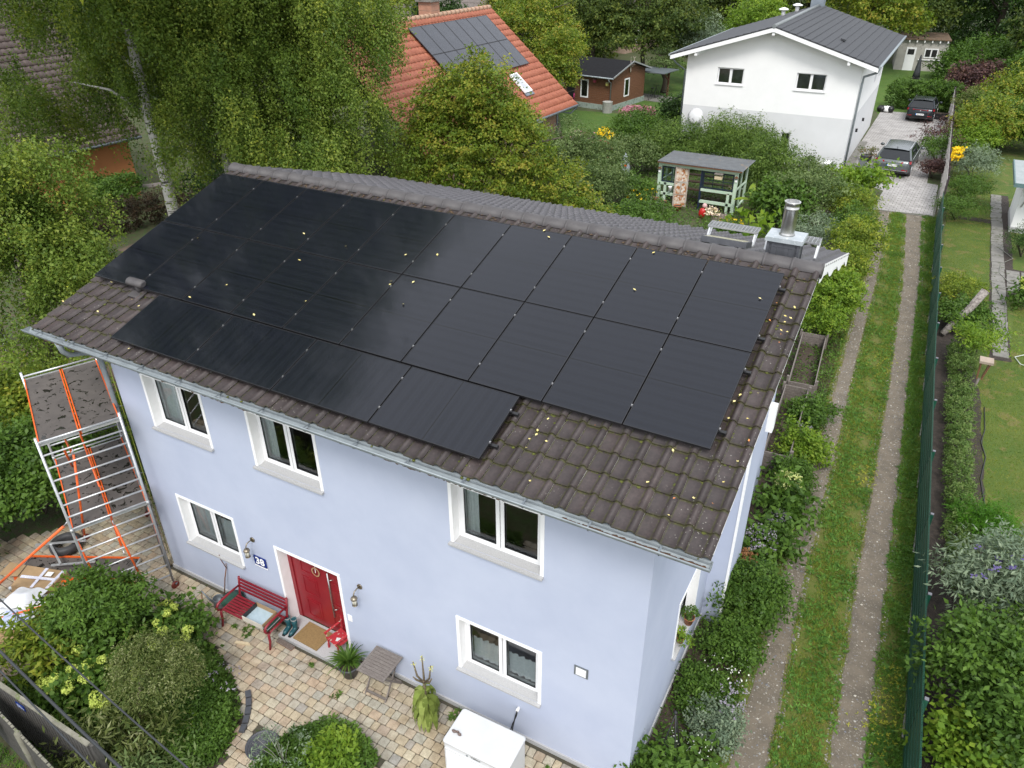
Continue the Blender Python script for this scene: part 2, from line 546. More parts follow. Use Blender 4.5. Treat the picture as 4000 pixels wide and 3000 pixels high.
TW, NTX = (X1R - X0R) / 41, 41
SL = (YR - YE) / CA
NR = 16
TL = SL / NR
def tile_shape(w, l, roll=0.054, lap=0.034, over=0.05):
    """flat pan with one roll on its right side; the lower end lies on the tile below"""
    xs = [0, 0.30, 0.60, 0.66, 0.72, 0.78, 0.83, 0.88, 0.94, 1.0]
    zs = [0.002, 0, 0.002, 0.30, 0.72, 0.97, 1.0, 0.93, 0.62, 0.20]
    vs = []; uv = []
    for yy, zz in ((0, lap), (l + over, 0.0)):
        for x, z in zip(xs, zs):
            vs.append((x * w, yy, zz + z * roll)); uv.append((x, yy / l))
    for x, z in zip(xs, zs):
        vs.append((x * w, 0.002, lap + z * roll - 0.022)); uv.append((x, 0))
    k = len(xs); fs = []
    for i in range(k - 1):
        fs.append((i, i + 1, k + i + 1, k + i))
        fs.append((2 * k + i, 2 * k + i + 1, i + 1, i))
    return vs, fs, uv

def tile_mesh(name, items, mat, w=TW, l=TL):
    """items: list of 4x4 matrices; one mesh with uv"""
    vs0, fs0, uv0 = tile_shape(w, l)
    b = MB(); U = []
    for m4 in items:
        vs = [tuple(m4 @ Vector(v)) for v in vs0] if m4 is not None else vs0
        b.add(vs, fs0, True)
        for f in fs0: U += [uv0[i] for i in f]
    me = b.mesh(name)
    ul = me.uv_layers.new(name='UVMap')
    ul.data.foreach_set('uv', np.array(U, dtype=np.float32).ravel())
    me.materials.append(mat)
    return me

house = thing('house', 'pale blue rendered two storey house with brown tiled roof covered in solar panels', 'house', (5.87, 0.5, 0))
HO = Vector(house.location)
def hp(o):
    """parent to the house keeping world coordinates"""
    o.parent = house; o.location = Vector(o.location) - HO
    return o
def wall_open(name, mat, x0, x1, ztop, opens, fix, axis='x', z0=0.0, depth=0.20, reveal_mat=None, flip=False):
    """wall sheet with rectangular openings; fix = the constant coordinate; reveals of the openings go back by depth"""
    xs = sorted(set([x0, x1] + [o[0] for o in opens] + [o[1] for o in opens]))
    zs = sorted(set([z0] + [o[2] for o in opens] + [o[3] for o in opens] + [ztop]))
    b = MB()
    P = (lambda x, z, d=0: (x, fix + d, z)) if axis == 'x' else (lambda y, z, d=0: (fix - d, y, z))
    for i in range(len(xs) - 1):
        for j in range(len(zs) - 1):
            cx = (xs[i] + xs[i + 1]) / 2; cz = (zs[j] + zs[j + 1]) / 2
            if any(o[0] < cx < o[1] and o[2] < cz < o[3] for o in opens): continue
            b.quad(P(xs[i], zs[j]), P(xs[i + 1], zs[j]), P(xs[i + 1], zs[j + 1]), P(xs[i], zs[j + 1]))
    o = b.make(name, mat)
    return o

T = 0.055
wins = [(1.39, 2.98, 1.13, 2.37), (8.0, 9.58, 1.13, 2.38), (1.39, 2.94, 4.0, 5.19), (3.97, 5.50, 4.0, 5.19), (8.0, 9.58, 4.0, 5.19)]
door_o = (3.95, 5.53, 0.0, 2.11)
inn = lambda o: (o[0] + T, o[1] - T, o[2], o[3] - T)
ZF = ZE + (YW0 - YE) * TA - 0.10
hp(wall_open('front_wall', m_blue, XW0, XW1, ZF, [inn(o) for o in wins] + [inn(door_o)], YW0))
sidewin = (-2.02, -0.72, 1.10, 2.40)
def gable(name, x, win=None):
    b = MB()
    ys = sorted([YW0, YW1] + ([win[0] + T, win[1] - T] if win else []))
    zt = 6.05
    if win:
        w = (win[0] + T, win[1] - T, win[2], win[3] - T)
        zs = [0, w[2], w[3], zt]
        for i in range(3):
            for j in range(3):
                if i == 1 and j == 1: continue
                b.quad((x, ys[i], zs[j]), (x, ys[i + 1], zs[j]), (x, ys[i + 1], zs[j + 1]), (x, ys[i], zs[j + 1]))
    else:
        b.quad((x, YW0, 0), (x, YW1, 0), (x, YW1, zt), (x, YW0, zt))
    b.add([(x, YW0, zt), (x, YW1, zt), (x, YW1, ZF), (x, YR, ZR - 0.10), (x, YW0, ZF)], [(0, 1, 2, 3, 4)])
    return hp(b.make(name, m_blue))
gable('gable_wall', XW1, sidewin)
gable('gable_wall', XW0)
b = MB(); b.quad((XW1, YW1, 0), (XW0, YW1, 0), (XW0, YW1, ZF), (XW1, YW1, ZF)); hp(b.make('back_wall', m_blue))
# stone plinth strip
b = MB(); b.box((XW0 - 0.02, YW0 - 0.03, 0.0), (3.9, YW0 + 0.02, 0.10)); b.box((5.6, YW0 - 0.03, 0.0), (XW1 + 0.02, YW0 + 0.02, 0.10)); b.box((XW1 - 0.02, YW0 + 0.021, 0.0), (XW1 + 0.025, 0.08, 0.16))
hp(b.make('plinth', m_granite))
# bay on the gable side
m_blue2 = m_blue
bay = MB()
bx = 11.53
bay.quad((XW1, 0.10, 0), (bx, 0.10, 0), (bx, 0.10, 6.9), (XW1, 0.10, 7.1))
bay.quad((bx, 0.10, 0), (bx, 1.25, 0), (bx, 1.25, 6.9), (bx, 0.10, 6.9))
bay.quad((bx, 1.25, 0), (XW1, 1.25, 0), (XW1, 1.25, 6.9), (bx, 1.25, 6.9))
hp(bay.make('side_bay', m_blue))
b = MB(); b.box((bx - 0.035, 0.085, 0.3), (bx + 0.012, 0.125, 6.8)); hp(b.make('corner_trim', m_white))
b = MB(); b.box((bx - 0.02, 1.26, 4.0), (bx + 0.12, 1.44, 4.55)); hp(b.make('pipe_box', m_white))

def window(parent_fix, o, axis='x', curtain=0.0, upper=False, frame_d=0.16, roomy=True):
    """casement window: surround > frame > panes; o = outer edges of the white surround"""
    x0, x1, z0, z1 = inn(o)
    if axis == 'x': P = lambda x, d, z: (x, parent_fix + d, z)
    else: P = lambda y, d, z: (parent_fix - d, y, z)
    def bx2(b, xa, xb, da, db, za, zb):
        p = P(xa, da, za); q = P(xb, db, zb)
        b.box(tuple(map(min, p, q)), tuple(map(max, p, q)))
    # white plaster surround and reveals
    b = MB()
    bx2(b, o[0], x0 + .004, -0.012, 0.30, z0 - 0.0, o[3])
    bx2(b, x1 - .004, o[1], -0.012, 0.30, z0 - 0.0, o[3])
    bx2(b, x0 + .005, x1 - .005, -0.010, 0.30, z1 - .004, o[3] - 0.001)
    s = hp(b.make('window_surround', m_white))
    # sill stone, sloping outward
    b = MB()
    zs = z0
    pts = [(-0.065, -0.045), (-0.065, -0.012), (0.175, 0.012), (0.175, -0.045)]
    vs = []
    for xx in (o[0] - 0.02, o[1] - 0.0):
        for d, dz in pts: vs.append(P(xx, d, zs + dz))
    b.add(vs, [(0, 1, 2, 3), (7, 6, 5, 4), (0, 4, 5, 1), (1, 5, 6, 2), (2, 6, 7, 3), (3, 7, 4, 0)])
    hp(b.make('window_sill', m_granite))
    fr = MB(); fd0, fd1 = frame_d, frame_d + 0.06
    fw = 0.055
    zb = z0 + 0.006
    bx2(fr, x0 + .004, x0 + fw, fd0, fd1, zb, z1 - .004); bx2(fr, x1 - fw, x1 - .004, fd0, fd1, zb, z1 - .004)
    bx2(fr, x0 + fw, x1 - fw, fd0, fd1, zb, zb + fw); bx2(fr, x0 + fw, x1 - fw, fd0, fd1, z1 - fw, z1 - .004)
    f = hp(fr.make('window', m_pvc))
    xm = (x0 + x1) / 2
    for k, (a, c) in enumerate(((x0 + fw, xm - 0.006), (xm + 0.006, x1 - fw))):
        sb = MB(); sw = 0.062
        a += 0.003; c -= 0.003; za = zb + fw + .004; zc = z1 - fw - .004
        s0, s1 = fd0 - 0.022, fd1 - 0.012
        bx2(sb, a, a + sw, s0, s1, za, zc); bx2(sb, c - sw, c, s0, s1, za, zc)
        bx2(sb, a + sw, c - sw, s0, s1, za, za + sw); bx2(sb, a + sw, c - sw, s0, s1, zc - sw, zc)
        so_ = sb.make('sash', m_pvc); so_.parent = f
        g = MB(); g.quad(P(a + sw - .004, s0 + .02, za + sw - .004), P(c - sw + .004, s0 + .02, za + sw - .004), P(c - sw + .004, s0 + .02, zc - sw + .004), P(a + sw - .004, s0 + .02, zc - sw + .004))
        go = g.make('pane', m_glass); go.parent = f
        gk = MB()
        for (p_, q_, r_, t_) in ((a + sw, a + sw + .008, za + sw, zc - sw), (c - sw - .008, c - sw, za + sw, zc - sw), (a + sw + .008, c - sw - .008, za + sw, za + sw + .008), (a + sw + .008, c - sw - .008, zc - sw - .008, zc - sw)):
            bx2(gk, p_, q_, s0 - .001, s0 + 0.019, r_, t_)
        go2 = gk.make('gasket', m_black); go2.parent = f
    # room behind
    r = MB(); d0, d1 = 0.235, 2.4
    xa, xb, za, zc = x0 - 0.8 if axis == 'x' else x0, x1 + 0.8 if axis == 'x' else x1, z0 - 0.9, z1 + 0.35
    if axis != 'x': xa, xb, d1 = x0 - .2, x1 + .2, 1.2
    r.quad(P(xa, d1, za), P(xb, d1, za), P(xb, d1, zc), P(xa, d1, zc))
    r.quad(P(xa, d0, za), P(xa, d1, za), P(xa, d1, zc), P(xa, d0, zc))
    r.quad(P(xb, d1, za), P(xb, d0, za), P(xb, d0, zc), P(xb, d1, zc))
    r.quad(P(xa, d0, za), P(xb, d0, za), P(xb, d1, za), P(xa, d1, za))
    r.quad(P(xa, d0, zc), P(xb, d0, zc), P(xb, d1, zc), P(xa, d1, zc))
    ro = r.make('room', m_room); ro.parent = f
    si = MB(); bx2(si, x0 + .01, x1 - .01, fd1 + .002, fd1 + 0.20, z0 - 0.03, z0 + 0.005)
    so2 = si.make('inner_sill', m_white); so2.parent = f
    def drape(xa, xb, za, zc, d, amp=0.018, n=14, nm='curtain', mt=None):
        cb = MB(); vs = []
        for k in range(n + 1):
            t = k / n
            dd = d + amp * math.sin(k * 2.1) + amp * 0.5 * math.sin(k * 4.7)
            vs += [P(xa + (xb - xa) * t, dd, za), P(xa + (xb - xa) * t, dd * 0.98, zc)]
        cb.add(vs, [(2 * i, 2 * i + 2, 2 * i + 3, 2 * i + 1) for i in range(n)], True)
        co = cb.make(nm, mt or m_curtain); co.parent = f
    if curtain == 1:       # cafe curtain over the lower half
        drape(x0 + .12, xm - .07, z0 + .12, z0 + .62, fd1 + .02)
        drape(xm + .07, x1 - .12, z0 + .12, z0 + .62, fd1 + .02)
    elif curtain == 2:     # drawn pale blind
        drape(x0 + .06, xm, z0 + .06, z1 - .02, fd1 + .02, 0.008)
        drape(xm + .02, x1 - .06, z0 + .06, z0 + .80, fd1 + .02, 0.008)
    elif curtain == 3:
        drape(x0 + .08, x0 + .32, z0 + .05, z1 - .05, fd1 + .03, 0.015)
    elif curtain == 4:
        drape(x0 + .08, x0 + .60, z0 + .05, z1 - .05, fd1 + .03, 0.012)
    return f
window(YW0, wins[0], curtain=2)
window(YW0, wins[1], curtain=1)
window(YW0, wins[2], curtain=4)
window(YW0, wins[3], curtain=3)
window(YW0, wins[4], curtain=3)
window(XW1, sidewin, axis='y', curtain=0)
# ---- open left sashes seen edge-on are left closed

# ---- door
def door():
    x0, x1, z0, z1 = inn(door_o)
    o = door_o
    b = MB()
    b.box((o[0], YW0 - 0.012, 0.0), (x0 + .004, YW0 + 0.34, o[3])); b.box((x1 - .004, YW0 - 0.012, 0.0), (o[1], YW0 + 0.34, o[3]))
    b.box((x0 + .005, YW0 - 0.010, z1 - .004), (x1 - .005, YW0 + 0.34, o[3] - .001))
    hp(b.make('door_surround', m_white))
    d = 0.21
    f = MB()
    f.box((x0 + .004, YW0 + d, 0.09), (x0 + 0.09, YW0 + d + 0.06, z1 - .004))
    f.box((x1 - 0.09, YW0 + d, 0.09), (x1 - .004, YW0 + d + 0.06, z1 - .004))
    f.box((x0 + 0.09, YW0 + d, z1 - 0.09), (x1 - 0.09, YW0 + d + 0.06, z1 - .004))
    df = hp(f.make('door', m_red))
    l = MB(); lx0, lx1 = x0 + 0.093, x1 - 0.093; ly = YW0 + d + 0.018
    l.box((lx0, ly, 0.10), (lx1, ly + 0.04, z1 - 0.094))
    for (pa, pb, pz0, pz1) in ((0.16, 0.44, 1.45, 1.88), (0.16, 0.44, 0.88, 1.32), (0.16, 0.44, 0.24, 0.72), (0.66, 0.92, 1.45, 1.88), (0.66, 0.92, 0.88, 1.32), (0.66, 0.92, 0.24, 0.72)):
        w_ = lx1 - lx0; xa = lx0 + pa * w_; xb = lx0 + pb * w_
        for (q0, q1, r0, r1) in ((xa, xb, pz0, pz0 + .022), (xa, xb, pz1 - .022, pz1), (xa, xa + .022, pz0 + .022, pz1 - .022), (xb - .022, xb, pz0 + .022, pz1 - .022)):
            l.box((q0, ly - 0.009, r0), (q1, ly + .004, r1))
        l.box((xa + .06, ly - 0.006, pz0 + .06), (xb - .06, ly + .004, pz1 - .06))
    lo = l.make('door_leaf', m_red); lo.parent = df
    h = MB(); hx = lx0 + 0.74 * (lx1 - lx0)
    h.tube([(hx, ly - 0.07, 0.62), (hx, ly - 0.07, 1.78)], 0.017, 8)
    h.tube([(hx, ly - 0.07, 0.80), (hx + .07, ly + .002, 0.80)], 0.010, 6); h.tube([(hx, ly - 0.07, 1.58), (hx + .07, ly + .002, 1.58)], 0.010, 6)
    ho = h.make('door_handle', m_steel); ho.parent = df
    h = MB(); h.box((lx1 - 0.085, ly - 0.012, 1.0), (lx1 - 0.045, ly - 0.001, 1.16)); h.tube([(lx1 - .065, ly - .03, 1.08), (lx1 - .065, ly, 1.08)], 0.014, 8)
    ho = h.make('lock_plate', m_brass); ho.parent = df
    h = MB(); h.lathe([(0.035, 0), (0.035, 0.004)], n=12); 
    ho = h.make('sticker', M('pink_sticker', (0.7, 0.25, 0.25), None, 30, rough=0.5)); ho.parent = df
    ho.location = Vector((lx1 - 0.12, ly - 0.003, 1.70)); ho.rotation_euler = (math.pi / 2, 0, 0)
    bk = MB(); bk.box((x0, YW0 + 0.335, 0), (x1, YW0 + 0.36, z1)); hp(bk.make('inner_wall', m_dark))
door()
b = MB(); b.box((3.98, -4.33, 0.0), (5.58, YW0 + 0.215, 0.085)); 
step = hp(b.make('door_step', m_granite))

# ---- roof: deck, eaves, tiles
roof = MB()
def slab(b, y0, z0, y1, z1, t, x0=X0R + .02, x1=X1R - .02):
    b.add([(x0, y0, z0), (x1, y0, z0), (x1, y1, z1), (x0, y1, z1), (x0, y0, z0 - t), (x1, y0, z0 - t), (x1, y1, z1 - t), (x0, y1, z1 - t)],
          [(0, 1, 2, 3), (7, 6, 5, 4), (0, 4, 5, 1), (1, 5, 6, 2), (2, 6, 7, 3), (3, 7, 4, 0)])
slab(roof, YE + 0.06, ZE + .06 * TA - 0.10, YR, ZR - 0.10, 0.06)
slab(roof, YR + .001, ZR - 0.101, 2 * YR - YE - 0.06, ZE + .06 * TA - 0.101, 0.06)
roof_o = hp(roof.make('roof', m_white))
def rpart(o):
    o.parent = roof_o; return o
def bargeboard(x):
    b = MB()
    for s in (0, 1):
        ya, za, yb, zb = (YE + .02, ZE - .07, YR, ZR - .07) if s == 0 else (YR, ZR - .071, 2 * YR - YE - .02, ZE - .071)
        b.add([(x, ya, za - .15), (x, yb, zb - .15), (x, yb, zb), (x, ya, za), (x + .025, ya, za - .15), (x + .025, yb, zb - .15), (x + .025, yb, zb), (x + .025, ya, za)],
              [(3, 2, 1, 0), (4, 5, 6, 7), (0, 1, 5, 4), (2, 3, 7, 6), (1, 2, 6, 5), (3, 0, 4, 7)])
    return b.make('bargeboard', m_white)
for x in (X1R - .045, X0R + .03):
    o = bargeboard(x); o.parent = house; o.location = -HO
# white wavy verge flashing beneath the last tile column of the back slope
b = MB(); n = 48
for i in range(n):
    t0 = i / n; t1 = (i + 1) / n
    ya = YR + 0.02 + t0 * 4.9; yb = YR + 0.02 + t1 * 4.9
    za = ZR - (ya - YR) * TA; zb = ZR - (yb - YR) * TA
    dz = lambda t: 0.22 + 0.075 * max(-0.6, math.sin(t * 2 * math.pi * 3.1 + 1.2))
    b.add([(X1R - .015, ya, za - .0), (X1R - .015, yb, zb - .0), (X1R - .015, yb, zb - dz(t1)), (X1R - .015, ya, za - dz(t0)),
           (X1R - .005, ya, za - .0), (X1R - .005, yb, zb - .0), (X1R - .005, yb, zb - dz(t1)), (X1R - .005, ya, za - dz(t0))], [(3, 2, 1, 0), (4, 5, 6, 7), (2, 3, 7, 6)])
o = b.make('verge_flashing', m_white); o.parent = house; o.location = -HO
RF = Matrix.Rotation(A, 4, 'X')
RB = Matrix.Rotation(math.pi, 4, 'Z') @ Matrix.Rotation(A, 4, 'X')
def covered(xc, s):
    """is the tile (centre xc, distance s up from the eave) wholly under a panel"""
    v = (SL - s * 1.0) - 0.52
    if -0.05 < xc < 11.5 and 0.12 < v < 3.30: return True
    if 2.0 < xc < 8.75 and 3.3 <= v < 4.45: return True
    return False
front_items = []; hidden = []
for j in range(NR):
    for i in range(NTX):
        s = j * TL
        P = Vector((X0R + i * TW, YE + s * CA, ZE + s * SA - 0.070))
        wob = random.uniform(-.004, .004)
        m4 = Matrix.Translation(P + Vector((0, random.uniform(-.004, .004), 0))) @ Matrix.Rotation(wob, 4, 'Z') @ RF
        if covered(X0R + (i + .5) * TW, s + TL / 2): hidden.append(m4)
        else: front_items.append((P, m4))
CV = Vector((13.06, -11.15, 12.06))
front_items.sort(key=lambda t: (t[0] - CV).length)
tm = tile_mesh('roof_tile', [None], m_tile)
for P, m4 in front_items[:300]:
    o = bpy.data.objects.new('roof_tile', tm); COL.objects.link(o)
    o.parent = roof_o
    o.matrix_basis = m4
rest = [m4 for P, m4 in front_items[300:]]
o = bpy.data.objects.new('roof_tiles', tile_mesh('roof_tiles', rest + hidden[::1], m_tile)); COL.objects.link(o); rpart(o); o['kind'] = 'stuff'
back = []
for j in range(NR):
    for i in range(NTX):
        s = j * TL
        P = Vector((X1R - i * TW, 2 * YR - YE - s * CA, ZE + s * SA - 0.058))
        back.append(Matrix.Translation(P) @ Matrix.Rotation(random.uniform(-.004, .004), 4, 'Z') @ RB)
o = bpy.data.objects.new('back_roof_tiles', tile_mesh('back_roof_tiles', back, m_tile_back)); COL.objects.link(o); rpart(o); o['kind'] = 'stuff'
# ridge tiles: half barrels, each with a thick rim at its left end
rb = MB(); n = 10; Lr = 0.42
prof = []
def ridge_ring(b, x, r, dz=0.0):
    return [(x, r * math.cos(math.pi * k / n), dz + r * 0.80 * math.sin(math.pi * k / n)) for k in range(n + 1)]
rings = [ridge_ring(rb, 0, 0.14), ridge_ring(rb, 0.0, 0.166), ridge_ring(rb, 0.035, 0.166), ridge_ring(rb, 0.037, 0.152), ridge_ring(rb, Lr + .03, 0.146)]
vs = [p for r in rings for p in r]; fs = []
for i in range(len(rings) - 1):
    for k in range(n): fs.append((i * (n + 1) + k, i * (n + 1) + k + 1, (i + 1) * (n + 1) + k + 1, (i + 1) * (n + 1) + k))
rb.add(vs, fs, True)
rme = rb.mesh('ridge_tile'); rme.materials.append(m_ridge)
nr = 29
for i in range(nr):
    x = X0R - 0.02 + i * (X1R - X0R) / nr
    o = inst('ridge_tile', rme, roof_o, (x, YR, ZR - 0.082 + random.uniform(-.003, .003)), (0, random.uniform(-.004, .004), random.uniform(-.006, .006)))
b = MB(); b.lathe([(0.0, 0), (0.124, 0), (0.124, .02), (0, .02)], n=14, cap=False)
for x in (X0R - .03, X1R + .0):
    o = b.make('ridge_cap', m_ridge); o.parent = roof_o; o.location = (x, YR, ZR - .08); o.rotation_euler = (0, math.pi / 2, 0)

# lichen / debris: moss cushions, fallen yellow leaves
m_moss = M('moss', (0.055, 0.065, 0.012), (0.10, 0.11, 0.02), 30, rough=1.0, bs=0.5, bscale=90)
m_debris = M('dry_litter', (0.16, 0.11, 0.06), (0.07, 0.045, 0.03), 40, rough=1.0, bs=0.4, bscale=60)
mo = MB()
for P, m4 in front_items:
    for k in range(3):
        if random.random() < 0.30:
            if random.random() < 0.5: q = (random.uniform(0, .6) * TW, -random.uniform(0.0, .02), 0.004)
            else: q = (random.choice((0.01, .645)) * TW, random.uniform(0, .9) * TL, 0.02)
            p = m4 @ Vector(q); r = random.uniform(.008, .026)
            mo.blob(p, (r * 1.4, r * 1.4, r * .6), random.randrange(9999), 5, 3)
o = mo.make('moss', m_moss); rpart(o); o['kind'] = 'stuff'
# litter caught between the panels and the ridge
li = MB()
for k in range(420):
    x = random.uniform(-.1, 11.9); v = random.uniform(-.36, -.06)
    p = Rp(x, v, -0.155); r = random.uniform(.010, .030)
    li.blob(p, (r * 1.5, r, r * .4), k, 4, 2)
o = li.make('leaf_litter', m_debris); rpart(o); o['kind'] = 'stuff'
m_yleaf = M('fallen_yellow_leaf', (0.62, 0.50, 0.14), (0.70, 0.62, 0.30), 9, rough=0.6)
m_oleaf = M('fallen_orange_leaf', (0.50, 0.16, 0.05), (0.60, 0.30, 0.08), 9, rough=0.6)
def leafshape(s):
    b = MB()
    b.add([(0, 0, 0), (s * .35, s * .3, .012), (s * .3, s * .7, .006), (0, s, .014), (-s * .3, s * .65, .008), (-s * .36, s * .28, .014), (0, s * .45, 0), (0, -s * .35, .004), (.004, -s * .3, .004)],
          [(0, 1, 6), (1, 2, 6), (2, 3, 6), (3, 4, 6), (4, 5, 6), (5, 0, 6), (0, 7, 8)])
    return b.mesh('fallen_leaf')
lme = leafshape(0.062); lme.materials.append(m_yleaf)
lmo = leafshape(0.05); lmo.materials.append(m_oleaf)

# ================================================================ SOLAR PANELS
m_frame = M('black_frame', (0.013, 0.013, 0.015), None, 5, rough=0.4)
def panel_material():
    m, nt, b = NM('solar_cells')
    uv = nt.nodes.new('ShaderNodeUVMap')
    sx = nt.nodes.new('ShaderNodeSeparateXYZ'); nt.links.new(uv.outputs[0], sx.inputs[0])
    def lines(src, cnt, w, off=0.0):
        mu = nt.nodes.new('ShaderNodeMath'); mu.operation = 'MULTIPLY_ADD'; mu.inputs[1].default_value = cnt; mu.inputs[2].default_value = off
        nt.links.new(src, mu.inputs[0])
        fr = nt.nodes.new('ShaderNodeMath'); fr.operation = 'FRACT'; nt.links.new(mu.outputs[0], fr.inputs[0])
        pp = nt.nodes.new('ShaderNodeMath'); pp.operation = 'PINGPONG'; pp.inputs[1].default_value = 0.5; nt.links.new(fr.outputs[0], pp.inputs[0])
        lt = nt.nodes.new('ShaderNodeMath'); lt.operation = 'LESS_THAN'; lt.inputs[1].default_value = w; nt.links.new(pp.outputs[0], lt.inputs[0])
        return lt.outputs[0]
    n = noise(nt, 1.2, 2, 0.5, pos(nt))
    base = ramp(nt, n.outputs[0], [(0.3, (0.0045, 0.0055, 0.0092)), (0.7, (0.0060, 0.0070, 0.0112))])
    col = mix(nt, lines(sx.outputs[0], 6, 0.018), base, (0.003, 0.003, 0.004))
    col = mix(nt, lines(sx.outputs[1], 10, 0.26), col, (0.0070, 0.0082, 0.0125))
    col = mix(nt, lines(sx.outputs[1], 20, 0.03), col, (0.003, 0.003, 0.004))
    col = mix(nt, lines(sx.outputs[0], 96, 0.10), col, (0.013, 0.015, 0.021))
    col = mix(nt, lines(sx.outputs[1], 1, 0.0045, 0.5), col, (0.001, 0.001, 0.001))
    nt.links.new(col, b.inputs['Base Color'])
    b.inputs['Roughness'].default_value = 0.16
    b.inputs['IOR'].default_value = 1.42
    nn = noise(nt, 1.7, 3, 0.6, pos(nt))
    rr = ramp(nt, nn.outputs[0], [(0.3, (0.07, 0.07, 0.07)), (0.7, (0.13, 0.13, 0.13))])
    nt.links.new(rr, b.inputs['Roughness'])
    return m
m_cells = panel_material()
PW, PH = 1.134, 1.762
def panel_meshes(w, h, land=False):
    f = MB(); t = 0.035; r = 0.009
    f.box((0, 0, -t), (r, h, 0)); f.box((w - r, 0, -t), (w, h, 0)); f.box((r, 0, -t), (w - r, r, 0)); f.box((r, h - r, -t), (w - r, h, 0))
    fm = f.mesh('panel_frame'); fm.materials.append(m_frame)
    g = MB(); g.box((r, r, -0.010), (w - r, h - r, -0.003))
    gm = g.mesh('panel_glass'); gm.materials.append(m_cells)
    ul = gm.uv_layers.new(name='UVMap')
    for l in gm.loops:
        v = gm.vertices[l.vertex_index].co
        a, b_ = v.x / w, v.y / h
        ul.data[l.index].uv = (b_, a) if land else (a, b_)
    return fm, gm
fm1, gm1 = panel_meshes(PW, PH)
fm2, gm2 = panel_meshes(PH, PW, True)
ordn = ['first', 'second', 'third', 'fourth', 'fifth', 'sixth', 'seventh', 'eighth', 'ninth', 'tenth']
def add_panel(u, v, h, fm, gm, label, group):
    t = thing('solar_panel', label, 'solar panel', Rp(u, v + h, 0), 0, group)
    t.rotation_euler = (A, 0, 0)
    inst('frame', fm, t); inst('glass', gm, t)
    return t
for row, rn in ((0, 'uppermost'), (1, 'middle')):
    for i in range(10):
        add_panel(i * (PW + .02), row * (PH + .02), PH, fm1, gm1, 'upright solar panel, %s from the left in the %s row %s' % (ordn[i], rn, 'below the ridge' if row == 0 else 'of the blue house'), 'solar panels on the blue house')
for i in range(4):
    add_panel(1.792 + i * (PH + .02), 3.575, PW, fm2, gm2, 'solar panel laid lengthwise, %s from the left in the short lowest row' % ordn[i], 'solar panels on the blue house')
def rail(u0, u1, v, lab, ends=True):
    t = thing('mounting_rail', lab, 'rail', Rp(u0, v, -0.055), 0, 'mounting rails under the solar panels')
    t.rotation_euler = (A, 0, 0)
    b = MB(); b.box((0, -.02, -.022), (u1 - u0, .02, .018)); b.make('rail_profile', m_black, t)
    b = MB(); b.box((u1 - u0 - .01, -.023, -.026), (u1 - u0 + .012, .023, .022)); b.make('end_cap', m_black, t)
    return t
m_galv_d = M('clamp_metal', (.20, .20, .21), None, 5, rough=.4, metal=.5)
def clamps(t, us, u0, h=0.055):
    for u in us:
        b = MB(); b.box((u - u0 - .009, -.018, h - .012), (u - u0 + .009, .018, h + .002)); b.make('clamp', m_galv_d, t)
        b = MB(); b.tube([(u - u0, 0, h + .004), (u - u0, 0, h + .014)], 0.009, 6); b.make('clamp_bolt', m_steel, t)
rl = [(0.32, 'upper'), (1.42, 'second'), (2.10, 'third'), (3.20, 'fourth')]
for v, nm in rl:
    t = rail(-0.02, 11.53 + .075, v, '%s mounting rail from the ridge, its end cap right of the upright panels' % nm)
    clamps(t, [i * (PW + .02) - .01 for i in range(1, 10)] + [11.535], -0.02)
for v, nm in ((3.83, 'upper'), (4.42, 'lower')):
    t = rail(1.75, 1.792 + 4 * (PH + .02) + .08, v, '%s black mounting rail beneath the four lengthwise panels' % nm)
    clamps(t, [1.792 + i * (PH + .02) - .01 for i in range(1, 4)] + [1.792 + 4 * (PH + .02) - .015], 1.75)
# fallen leaves
PAN = [(3.29, 1.32), (4.31, 1.4), (5.52, 1.32), (6.09, 1.16), (3.74, 2.0), (5.71, 2.09), (5.69, 1.99), (6.07, 1.92), (6.21, 2.43), (4.55, 2.89), (1.22, 2.03), (2.84, 2.99), (2.45, 3.46), (3.93, 3.46), (7.54, 0.03), (7.73, 0.17), (9.5, 0.09), (9.58, 1.02), (11.36, 0.67)]
TIL = [(9.4, 3.75), (9.36, 3.98), (9.37, 4.05), (9.33, 4.12), (9.56, 4.08), (9.35, 4.27), (9.63, 4.72), (10.96, 4.24), (11.11, 3.62), (11.1, 3.68), (11.38, 4.58), (11.56, 4.24), (11.8, 3.89), (11.85, 3.54), (11.8, 2.85), (11.8, 2.38), (11.54, 2.64), (11.58, 2.51), (11.55, 2.92), (11.76, 0.83), (11.75, 0.95), (11.78, 1.14), (11.83, 1.13), (11.83, 0.62), (11.84, 0.85), (0.43, 3.54), (-0.06, 4.26), (0.82, 3.96), (1.25, 3.77), (1.51, 3.89), (0.88, 4.25), (2.22, 4.76)]
ORA = [(11.78, 4.24), (10.02, 3.62), (11.33, 4.34), (11.62, 2.63), (11.9, 3.2), (11.56, 0.57), (11.81, 1.37), (11.79, 1.2), (11.58, 0.98)]
for u, v in PAN:
    o = inst('fallen_leaf', lme, None, Rp(u, v, 0.004), (A, 0, random.uniform(0, 6.28)), (.8, .8, .8))
    r_ = 'uppermost' if v < 1.78 else 'middle'; c_ = ordn[max(0, min(9, int(u / 1.154)))]; q_ = 'lower half' if (v % 1.78) > .88 else 'upper half'
    meta(o, 'yellow leaf on the %s %s of the %s panel from left, %s row' % ('left' if (u % 1.154) < .577 else 'right', q_, c_, r_), 'leaf', 'yellow leaves on the solar panels')
zone = lambda u, v: 0 if u > 11.45 and v < 3.56 else (1 if u > 8.9 else 2)
ZN = ('on the tiles right of the panels, %s from the ridge', 'on the lower right tiles, %s from the left', 'on the tiles at the left, %s from the left edge')
